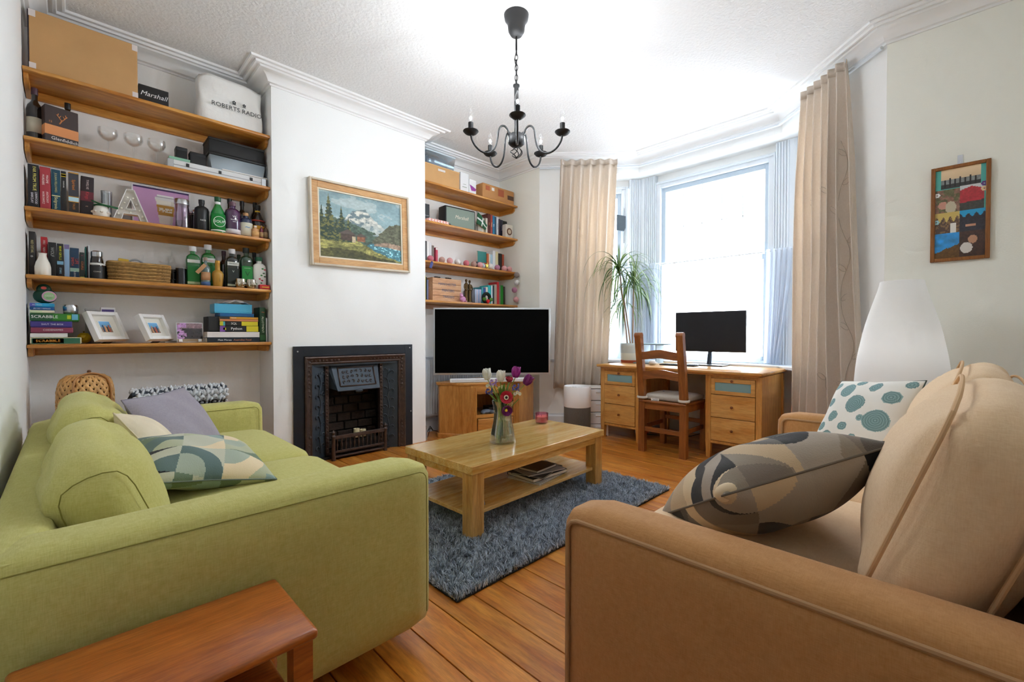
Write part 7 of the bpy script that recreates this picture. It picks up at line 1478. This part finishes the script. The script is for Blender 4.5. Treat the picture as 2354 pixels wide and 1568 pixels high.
book('upright dark green gardening book at the right end of the lowest shelf', 1.036, 1.078, z, 0.265, 3.80, '#1f4a2c', txt=(('ALLOTMENT', 0.022, '#e6ecd6', 0.50, 0.0), ('f', 0.03, '#d0683a', 0.86, 0.0)), bands=((0.05, 0.2, '#2f6a3a'),)); book('thin white leaflet beside the gardening book', 1.080, 1.092, z, 0.186, 3.805, '#dfe0e4', d=0.1, name='leaflet')

# ---- right alcove, topmost shelf
z = RZ_[0]
B = thing('cardboard_box', 'open cardboard archive box with a hand hole on the topmost right shelf', 'box', (2.745, 3.87, z)); mk('carton', G().rbox((0, 0, 0.10), (0.44, 0.16, 0.20), 0.003, 1), mat('#cfa26c', 0.8, var=0.05), B); mk('hand_hole', G().rbox((-0.01, -0.0805, 0.165), (0.09, 0.004, 0.022), 0.0015), mat('#e3dbd6', 0.6), B); mk('lid_edge', G().box(-0.222, -0.082, 0.192, 0.222, 0.081, 0.203), mat('#d8ad78', 0.8), B)
B = thing('plastic_tub', 'clear tub of blue fabric on the open cardboard box', 'tub', (2.735, 3.88, z + 0.2035)); mk('tub', G().add([(-0.165, -0.075, 0), (0.165, -0.075, 0), (0.165, 0.075, 0), (-0.165, 0.075, 0), (-0.18, -0.08, 0.13), (0.18, -0.08, 0.13), (0.18, 0.08, 0.13), (-0.18, 0.08, 0.13)], [(0,3,2,1), (0,1,5,4), (1,2,6,5), (2,3,7,6), (3,0,4,7)]), clearglass('#dcebf2', 0.05, 0.2), B, solid=0.002)
mk('blue_fabric', soft((-0.02, 0, 0.055), (0.28, 0.12, 0.10), 0.03, (0.01, 0.01, 0.01), wob=0.008), mat('#3f7fa0', 0.8, var=0.3, vscale=20), B, smooth=60); mk('red_toy', G().sphere((0.09, -0.03, 0.10), 0.03, 12, 8), mat('#d0564a', 0.6), B); mk('lid', G().rbox((0, 0, 0.138), (0.37, 0.17, 0.014), 0.005), mat('#cfe0ea', 0.3), B)
for lab, xa, xb, h in (('tall plain white box next to the archive box', 2.99, 3.105, 0.225), ('white box with a magenta picture on the topmost right shelf', 3.112, 3.21, 0.18)):
    B = thing('white_box', lab, 'box', ((xa+xb)/2, 3.87, z)); w = xb - xa; mk('carton', G().rbox((0, 0, h/2), (w, 0.13, h), 0.002, 1), mat('#eceef0', 0.5), B)
    if w > 0.11: mk('label', G().box(-0.03, -0.0658, 0.07, 0.03, -0.0645, 0.076).box(-0.02, -0.0658, 0.10, 0.02, -0.0645, 0.104), mat('#8a9a8a', 0.6), B)
    else: mk('magenta_picture', G().add([(-0.045, -0.066, 0.12), (-0.02, -0.066, 0.055), (0.04, -0.066, 0.06), (0.047, -0.066, 0.085), (0.0, -0.066, 0.105)], [(0, 1, 2, 3, 4)]), mat('#9a3a9a', 0.5), B, smooth=0)
B = thing('cardboard_box', 'long brown printed carton at the right end of the topmost right shelf', 'box', (3.52, 3.84, z)); mk('carton', G().rbox((0, 0, 0.085), (0.49, 0.14, 0.17), 0.003, 1), mat('#c08a55', 0.8, var=0.06), B)
for a in ((-0.2, 0.10, -0.14, 0.15, '#b5603c'), (-0.11, 0.11, -0.07, 0.145, '#ece6e0'), (-0.01, 0.07, 0.08, 0.15, '#a85a38'), (0.14, 0.06, 0.24, 0.11, '#5a4030')): mk('printed_panel', G().box(a[0], -0.0712, a[1], a[2], -0.0695, a[3]), mat(a[4], 0.7), B)

# ---- right alcove, second shelf
z = RZ_[1]
B = thing('speaker_box', 'flat black box at the left end of the second right shelf', 'box', (2.612, 3.93, z)); mk('carton', G().rbox((0, 0, 0.105), (0.07, 0.10, 0.21), 0.002, 1), mat('#2b2d31', 0.5), B); text('Marshall', 0.014, mat('#c9ccd0', 0.5), B, (0.0, -0.0515, 0.09), shear=0.3)
B = thing('patterned_scarf', 'folded pink and white patterned pouch in front of the speaker', 'pouch', (2.68, 3.775, z))
def zig(u, v): return np.where(((np.floor(u * 14 + 2 * np.abs(((v * 2) % 1) - 0.5)) % 2) < 1)[..., None], hexc('#d98a84')[None, None], hexc('#f0e4de')[None, None]) * np.ones(u.shape + (3,))
mk('body', soft((0, 0.02, 0.020), (0.27, 0.06, 0.04), 0.016, (0, 0, 0.004)), mat('#e0a8a0', 0.8), B, smooth=60); paint('pattern', 0.25, 0.032, 80, 10, zig, vcol(0.8, 0.2), B, (0, -0.0115, 0.004)); mk('toggle', G().sphere((0.15, 0.01, 0.016), 0.013, 10, 7, (1.4, 1, 1)), mat('#1c1a1a', 0.5), B)
B = thing('speaker', 'sage-green fronted guitar-amp style speaker on the second right shelf', 'speaker', (3.0, 3.875, z), math.radians(-3)); mk('cabinet', G().rbox((0, 0, 0.115), (0.395, 0.13, 0.225), 0.012, 3), mat('#17181a', 0.6, bump=0.3, bscale=300), B); mk('grille', G().box(-0.182, -0.0672, 0.022, 0.182, -0.0645, 0.212), mat('#8f9f94', 0.8, bump=0.5, bscale=700), B); mk('gold_trim', G().box(-0.182, -0.0676, 0.014, 0.182, -0.0650, 0.022), mat('#e3ddcf', 0.4), B); text('Marshall', 0.052, mat('#e9e2cf', 0.4), B, (0.01, -0.070, 0.122), shear=0.3); mk('knob', G().cyl((0.1, 0, 0.227), 0.008, 0.012, 12), mat('#c9a85a', 0.3, 0.9), B)
B = thing('flag', 'small green and white cross flag leaning by the speaker', 'flag', (3.285, 3.80, z)); mk('pole', G().tube([(-0.06, 0.0, 0.002), (-0.062, 0.01, 0.245)], 0.003, 6), mat('#2a2a2a', 0.5), B)
GFL = mat('#1f5a3a', 0.7)
Q = [Vector(p) for p in ((-0.058, 0, 0.23), (0.085, -0.012, 0.105), (0.05, -0.018, 0.045), (-0.075, 0, 0.10))]
mk('cloth', G().grid(lambda a, b: tuple((Q[0] * (1-a) + Q[1] * a) * (1-b) + (Q[3] * (1-a) + Q[2] * a) * b + Vector((0, -0.012 * math.sin(a * 5), 0))), 10, 6), GFL, B, smooth=180, solid=0.001)
def qp(a, b): return tuple((Q[0] * (1-a) + Q[1] * a) * (1-b) + (Q[3] * (1-a) + Q[2] * a) * b + Vector((0, -0.012 * math.sin(a * 5) - 0.002, 0)))
mk('white_cross', G().grid(lambda a, b: qp(a, 0.42 + 0.16 * b), 10, 1).grid(lambda a, b: qp(0.42 + 0.12 * a, b), 2, 6), mat('#eef0ee', 0.7), B, smooth=180, solid=0.0006)
B = thing('ceramic_jug', 'cream ceramic jug behind the small flag', 'jug', (3.315, 3.875, z)); mk('body', G().lathe([(0.0, 0), (0.045, 0), (0.052, 0.04), (0.048, 0.09), (0.038, 0.12), (0.042, 0.145), (0.039, 0.145), (0.034, 0.12), (0.0, 0.11)], 24, cap=False), mat('#e3dfcf', 0.4), B, smooth=60); mk('handle', G().tube(smooth_path([(0.04, 0, 0.12), (0.07, 0, 0.10), (0.05, 0, 0.04)], 6), 0.006, 8), mat('#e3dfcf', 0.4), B, smooth=180)
gr2 = 'books on the second right shelf'
for lab, xa, xb, h, c, tx in (('pale cream book leftmost of the second right shelf row', 3.385, 3.410, 0.20, '#ddd6c6', None), ('dark red hardback on the second right shelf', 3.411, 3.455, 0.255, '#5a2420', ('ALE', '#d9a05a')), ('brick red book on the second right shelf', 3.456, 3.487, 0.25, '#a8443a', ('TALES', '#e6c89a')), ('bright blue book on the second right shelf', 3.488, 3.520, 0.245, '#1f7fae', ('SEA', '#e6f2f6')), ('slate blue book on the second right shelf', 3.521, 3.548, 0.24, '#3a5a72', None), ('white-spined book on the second right shelf', 3.549, 3.580, 0.238, '#dfe2e8', ('NORTH', '#4a4a5a')), ('plum book on the second right shelf', 3.581, 3.612, 0.225, '#3a2a3a', None), ('navy book on the second right shelf', 3.613, 3.655, 0.22, '#1f2338', ('GAME', '#c9c9d6')), ('dark olive book rightmost on the second right shelf', 3.656, 3.72, 0.215, '#20241c', None)):
    book(lab, xa, xb, z, h, 3.84, c, d=0.17, grp=gr2, txt=((tx[0], 0.020, tx[1], 0.55, 0.0),) if tx else ())
B = thing('tea_carton', 'small pale carton with a brown round emblem at the right of the second right shelf', 'box', (3.675, 3.785, z)); mk('carton', G().rbox((0, 0, 0.078), (0.115, 0.06, 0.156), 0.002, 1), mat('#d9d2c6', 0.6), B); mk('round_emblem', G().cyl((0, 0, 0), 0.042, 0.003, 28, M=TR(0, -0.0295, 0.075) @ RX(PI/2)), mat('#6b4a36', 0.6), B); mk('emblem_centre', G().cyl((0, 0, 0), 0.026, 0.004, 24, M=TR(0, -0.0295, 0.075) @ RX(PI/2)), mat('#c9b8a0', 0.6), B)

# ---- right alcove, third shelf with the ball lights
z = RZ_[2]; gr3 = 'books on the third right shelf'
for lab, xa, xb, h, c in (('black and white book at the left end of the third right shelf', 2.582, 2.612, 0.225, '#2a2a2c'), ('white book at the left of the third right shelf', 2.613, 2.645, 0.225, '#ecebea'), ('pale grey book at the left of the third right shelf', 2.646, 2.672, 0.215, '#d9d8da'), ('brown book at the left of the third right shelf', 2.674, 2.702, 0.19, '#7a6a60'), ('pink-red book at the left of the third right shelf', 2.722, 2.750, 0.175, '#c9435c')):
    book(lab, xa, xb, z, h, 3.88, c, d=0.13, grp=gr3, bands=((0.86, 0.98, '#e9e6e2'),) if 'pink' in lab else ())
B = flat('teal and rust picture book lying face out on the third right shelf', 3.30, 3.43, z, 0.215, 3.885, '#1f7f7a', 0.02, grp=gr3, page='#e9e4d6', bands=((0.0, 1.0, 0.0, 0.42, '#a8402c'),))
for lab, xa, xb, h, c in (('orange book on the third right shelf', 3.432, 3.456, 0.20, '#d06a3a'), ('cream slim book on the third right shelf', 3.457, 3.478, 0.20, '#e3dccb'), ('light blue book on the third right shelf', 3.479, 3.515, 0.195, '#a8c6d6'), ('large white book on the third right shelf', 3.517, 3.560, 0.245, '#e6eaee'), ('pale yellow book on the third right shelf', 3.562, 3.605, 0.24, '#dfd6a8'), ('black book on the third right shelf', 3.610, 3.665, 0.225, '#1f1c1c'), ('rust book rightmost on the third right shelf', 3.667, 3.70, 0.22, '#a84a30')):
    book(lab, xa, xb, z, h, 3.87, c, d=0.15, grp=gr3)
BALL = {'p': mat('#c9707f', 0.85, bump=0.6, bscale=160), 'n': mat('#b9958a', 0.85, bump=0.6, bscale=160), 'l': mat('#e0a6a8', 0.85, bump=0.6, bscale=160), 'w': mat('#dfdcda', 0.85, bump=0.6, bscale=160), 'g': mat('#bcbcae', 0.85, bump=0.6, bscale=160), 'm': mat('#b97f9a', 0.85, bump=0.6, bscale=160), 'b': mat('#b4c3cb', 0.85, bump=0.6, bscale=160), 'y': mat('#9a8d88', 0.85, bump=0.6, bscale=160)}
LS = thing('ball_string_lights', 'string of pink, white and grey cotton ball lights draped along the third right shelf', 'string lights', (3.1, 3.775, z))
seq = [(2.60, 3.80, 'p'), (2.735, 3.79, 'n'), (2.825, 3.775, 'l'), (2.925, 3.775, 'w'), (2.985, 3.84, 'g'), (3.045, 3.775, 'p'), (3.115, 3.81, 'g'), (3.145, 3.77, 'n'), (3.235, 3.77, 'l'), (3.30, 3.80, 'b'), (3.385, 3.765, 'w'), (3.50, 3.775, 'm'), (3.605, 3.77, 'l'), (3.69, 3.77, 'l')]
pts = []
for i, (bx, by, k) in enumerate(seq):
    mk('cotton_ball', G().sphere((bx - 3.1, by - 3.775, 0.0335), 0.033, 18, 12), BALL[k], LS, smooth=180); pts.append((bx - 3.1, by - 3.775 + 0.035, 0.006))
hang = [(3.742, 3.70, -0.035, 'y'), (3.738, 3.695, -0.125, 'w'), (3.70, 3.695, -0.215, 'm'), (3.725, 3.695, -0.325, 'l')]
for bx, by, bz, k in hang: mk('cotton_ball', G().sphere((bx - 3.1, by - 3.775, bz), 0.033, 18, 12), BALL[k], LS, smooth=180); pts.append((bx - 3.1 + 0.03, by - 3.775, bz))
mk('cord', G().tube(smooth_path(pts, 4), 0.0018, 5), mat('#d9d4cc', 0.6), LS, smooth=180)
B = thing('star_ornament', 'small gold star ornament among the ball lights', 'ornament', (3.335, 3.765, z)); pl = [((0.032 if i % 2 == 0 else 0.013) * math.sin(i * PI/5), 0.032 + (0.032 if i % 2 == 0 else 0.013) * math.cos(i * PI/5)) for i in range(10)]
mk('star', G().prism(pl, -0.004, 0.004, M=TR(0, 0, 0.006) @ RX(PI/2)), mat('#d9c35a', 0.3, 0.6), B); mk('base', G().cyl((0, 0, 0), 0.014, 0.012, 14), mat('#c9b04a', 0.3, 0.6), B)
B = thing('trinket_box', 'small dark trinket box behind the grey ball light', 'box', (3.265, 3.86, z)); mk('box', G().rbox((0, 0, 0.035), (0.05, 0.05, 0.07), 0.003), mat('#2a2a2c', 0.5), B); mk('lid', G().rbox((0, 0, 0.075), (0.053, 0.053, 0.012), 0.003), mat('#333336', 0.5), B)
B = thing('ribbon_rosette', 'blue ribbon hanging from the left end of the third right shelf', 'ribbon', (2.535, 3.712, z - 0.075)); mk('tail', G().add([(-0.01, 0, 0), (0.012, 0, 0), (0.028, 0, 0.06), (0.010, 0, 0.062)], [(0, 1, 2, 3)]).add([(0.0, -0.003, 0.0), (0.018, -0.003, -0.005), (0.040, -0.003, 0.055), (0.028, -0.003, 0.06)], [(0, 1, 2, 3)]), mat('#3f4a8a', 0.6), B, smooth=0, solid=0.001); mk('knot', G().sphere((0.025, 0, 0.062), 0.008, 10, 7), mat('#3f4a8a', 0.6), B)

# ---- right alcove, lowest shelf
z = RZ_[3]; gr4 = 'books on the lowest right shelf'
for lab, xa, xb, h, c in (('yellow and black book at the left end of the lowest right shelf', 2.584, 2.600, 0.26, '#c9b02c'), ('dark teal book by the wooden crate', 2.601, 2.612, 0.245, '#1c3a3c'), ('periwinkle blue book by the wooden crate', 2.613, 2.632, 0.22, '#8f9ad0')): book(lab, xa, xb, z, h, 3.88, c, d=0.13, grp=gr4)
B = thing('wooden_crate', 'pale printed wooden wine crate on the lowest right shelf', 'crate', (2.82, 3.875, z)); CRW = wood('#c9956c', '#dfb48e', 'x', 2, 0.7, stretch=8)
for k in range(4): mk('slat', G().rbox((0, -0.058, 0.03 + k * 0.0605), (0.37, 0.010, 0.057), 0.001, 1), CRW, B); mk('slat', G().rbox((0, 0.058, 0.03 + k * 0.0605), (0.37, 0.010, 0.057), 0.001, 1), CRW, B)
for sx in (-0.178, 0.178): mk('end_panel', G().box(sx - 0.007, -0.053, 0.0, sx + 0.007, 0.053, 0.243), CRW, B)
mk('base', G().box(-0.17, -0.053, 0.0, 0.17, 0.053, 0.008), CRW, B)
SL = mat('#5f6a80', 0.7)
text('MANCHESTER', 0.036, SL, B, (0.0, -0.0645, 0.18)); text('PRINTERS', 0.038, SL, B, (0.01, -0.0645, 0.115)); text('TRADERS', 0.036, SL, B, (0.015, -0.0645, 0.05))
for i, xx in enumerate((2.72, 2.86)): B2 = thing('black_bow', ['left black bow tie lying on the wooden crate', 'right black bow tie lying on the wooden crate'][i], 'ornament', (xx, 3.85, z + 0.2435)); mk('bow', G().sphere((-0.022, 0, 0.007), 0.02, 10, 6, (1, 0.6, 0.35)).sphere((0.022, 0, 0.007), 0.02, 10, 6, (1, 0.6, 0.35)), mat('#1c1414', 0.6), B2, smooth=180); mk('knot', G().sphere((0, 0, 0.008), 0.008, 10, 6), mat('#2a1c1c', 0.6), B2)
B = thing('bronze_figurine', 'bronze figurine of an embracing couple on the lowest right shelf', 'figurine', (3.085, 3.80, z)); BRZ = mat('#5a4426', 0.35, 0.75, var=0.2, vscale=40)
for sx, hh in ((-0.022, 0.262), (0.026, 0.250)):
    g = G().lathe([(0.0, 0.008), (0.024, 0.008), (0.020, 0.04), (0.017, 0.09), (0.021, 0.125), (0.017, 0.15), (0.023, 0.185), (0.019, 0.208), (0.008, 0.216), (0.007, 0.224)], 14, (sx, 0, 0), M=Matrix.Diagonal((1, 0.85, hh / 0.262, 1))).sphere((sx, 0, (0.240 if sx < 0 else 0.232)), 0.015, 12, 9, (0.85, 0.95, 1.15))
    s_ = 1 if sx < 0 else -1
    g.tube(smooth_path([(sx - s_ * 0.020, 0, 0.20), (sx - s_ * 0.030, -0.008, 0.16), (sx - s_ * 0.012, -0.022, 0.135), (sx + s_ * 0.02, -0.022, 0.145)], 5), [0.0075] * 5 + [0.0065] * 5 + [0.005] * 6, 8)
    g.tube(smooth_path([(sx + s_ * 0.018, 0, 0.20), (sx + s_ * 0.035, 0.014, 0.19), (sx + s_ * 0.055, 0.014, 0.185)], 5), 0.006, 8)
    mk('figure', g, BRZ, B, smooth=60)
mk('plinth', G().rbox((0.002, 0, 0.005), (0.11, 0.06, 0.010), 0.003), mat('#2a2018', 0.4), B)
B = thing('pink_toy', 'small pink fluffy toy in front of the bronze figurine', 'toy', (2.985, 3.762, z)); PK = mat('#d79ac4', 0.95, bump=1.0, bscale=120); mk('body', G().sphere((0, 0, 0.032), 0.034, 14, 10, (1.1, 0.8, 0.95)), PK, B, smooth=180); mk('head', G().sphere((-0.022, -0.006, 0.066), 0.020, 12, 9), PK, B, smooth=180); mk('ear', G().sphere((-0.034, -0.004, 0.088), 0.008, 10, 7, (0.7, 0.6, 1.6)), PK, B, smooth=180); mk('ear', G().sphere((-0.014, -0.004, 0.088), 0.008, 10, 7, (0.7, 0.6, 1.6)), PK, B, smooth=180); mk('paw', G().sphere((0.032, -0.016, 0.010), 0.011, 10, 7), PK, B, smooth=180); mk('paw', G().sphere((-0.016, -0.022, 0.010), 0.011, 10, 7), PK, B, smooth=180)
rows = [('grey photo book on the lowest right shelf', 0.042, 0.150, '#5a5a64'), ('light blue paperback on the lowest right shelf', 0.022, 0.165, '#b9cbe6'), ('lilac-white paperback on the lowest right shelf', 0.022, 0.165, '#d9d6ea'), ('second light blue paperback on the lowest right shelf', 0.022, 0.166, '#a9bfe0'), ('pale mauve paperback on the lowest right shelf', 0.024, 0.166, '#cfc6e0'), ('turquoise book on the lowest right shelf', 0.032, 0.195, '#2f9aa8'), ('royal blue book on the lowest right shelf', 0.030, 0.19, '#2a55a0'), ('cream book on the lowest right shelf', 0.034, 0.20, '#e6ddd4'), ('bright aqua book on the lowest right shelf', 0.048, 0.222, '#2cc0c4'), ('white and blue book on the lowest right shelf', 0.022, 0.225, '#dbe4ee'), ('dark navy book on the lowest right shelf', 0.022, 0.222, '#1c2a3c'), ('tall grey-beige book on the lowest right shelf', 0.042, 0.24, '#b0a698'), ('tall red book on the lowest right shelf', 0.034, 0.272, '#cf3038'), ('taupe book on the lowest right shelf', 0.022, 0.235, '#8d8078'), ('bright green book on the lowest right shelf', 0.044, 0.238, '#1f8a2a'), ('dark brown book rightmost on the lowest right shelf', 0.028, 0.225, '#3a2a26')]
xx = 3.185
for lab, w, h, c in rows: book(lab, xx, xx + w, z, h, 3.85, c, d=0.15, grp=gr4); xx += w + 0.0015
B = thing('felt_wreath', 'small felt holly wreath with a red flower on the lowest right shelf', 'ornament', (3.335, 3.775, z)); mk('dark_ring', G().torus((0, 0, 0), 0.048, 0.020, 22, 10, TR(0, 0, 0.066) @ RX(PI/2)), mat('#1d2622', 0.95), B, smooth=180)
for sx in (-1, 1): mk('green_leaf', G().sphere((sx * 0.05, -0.022, 0.05), 0.028, 12, 8, (1, 0.4, 0.75)), mat('#4a7a2c', 0.9), B, smooth=180)
mk('red_flower', G().sphere((0, -0.026, 0.026), 0.024, 12, 8, (1, 0.6, 1)), mat('#c2161c', 0.9), B, smooth=180)

make_texts()
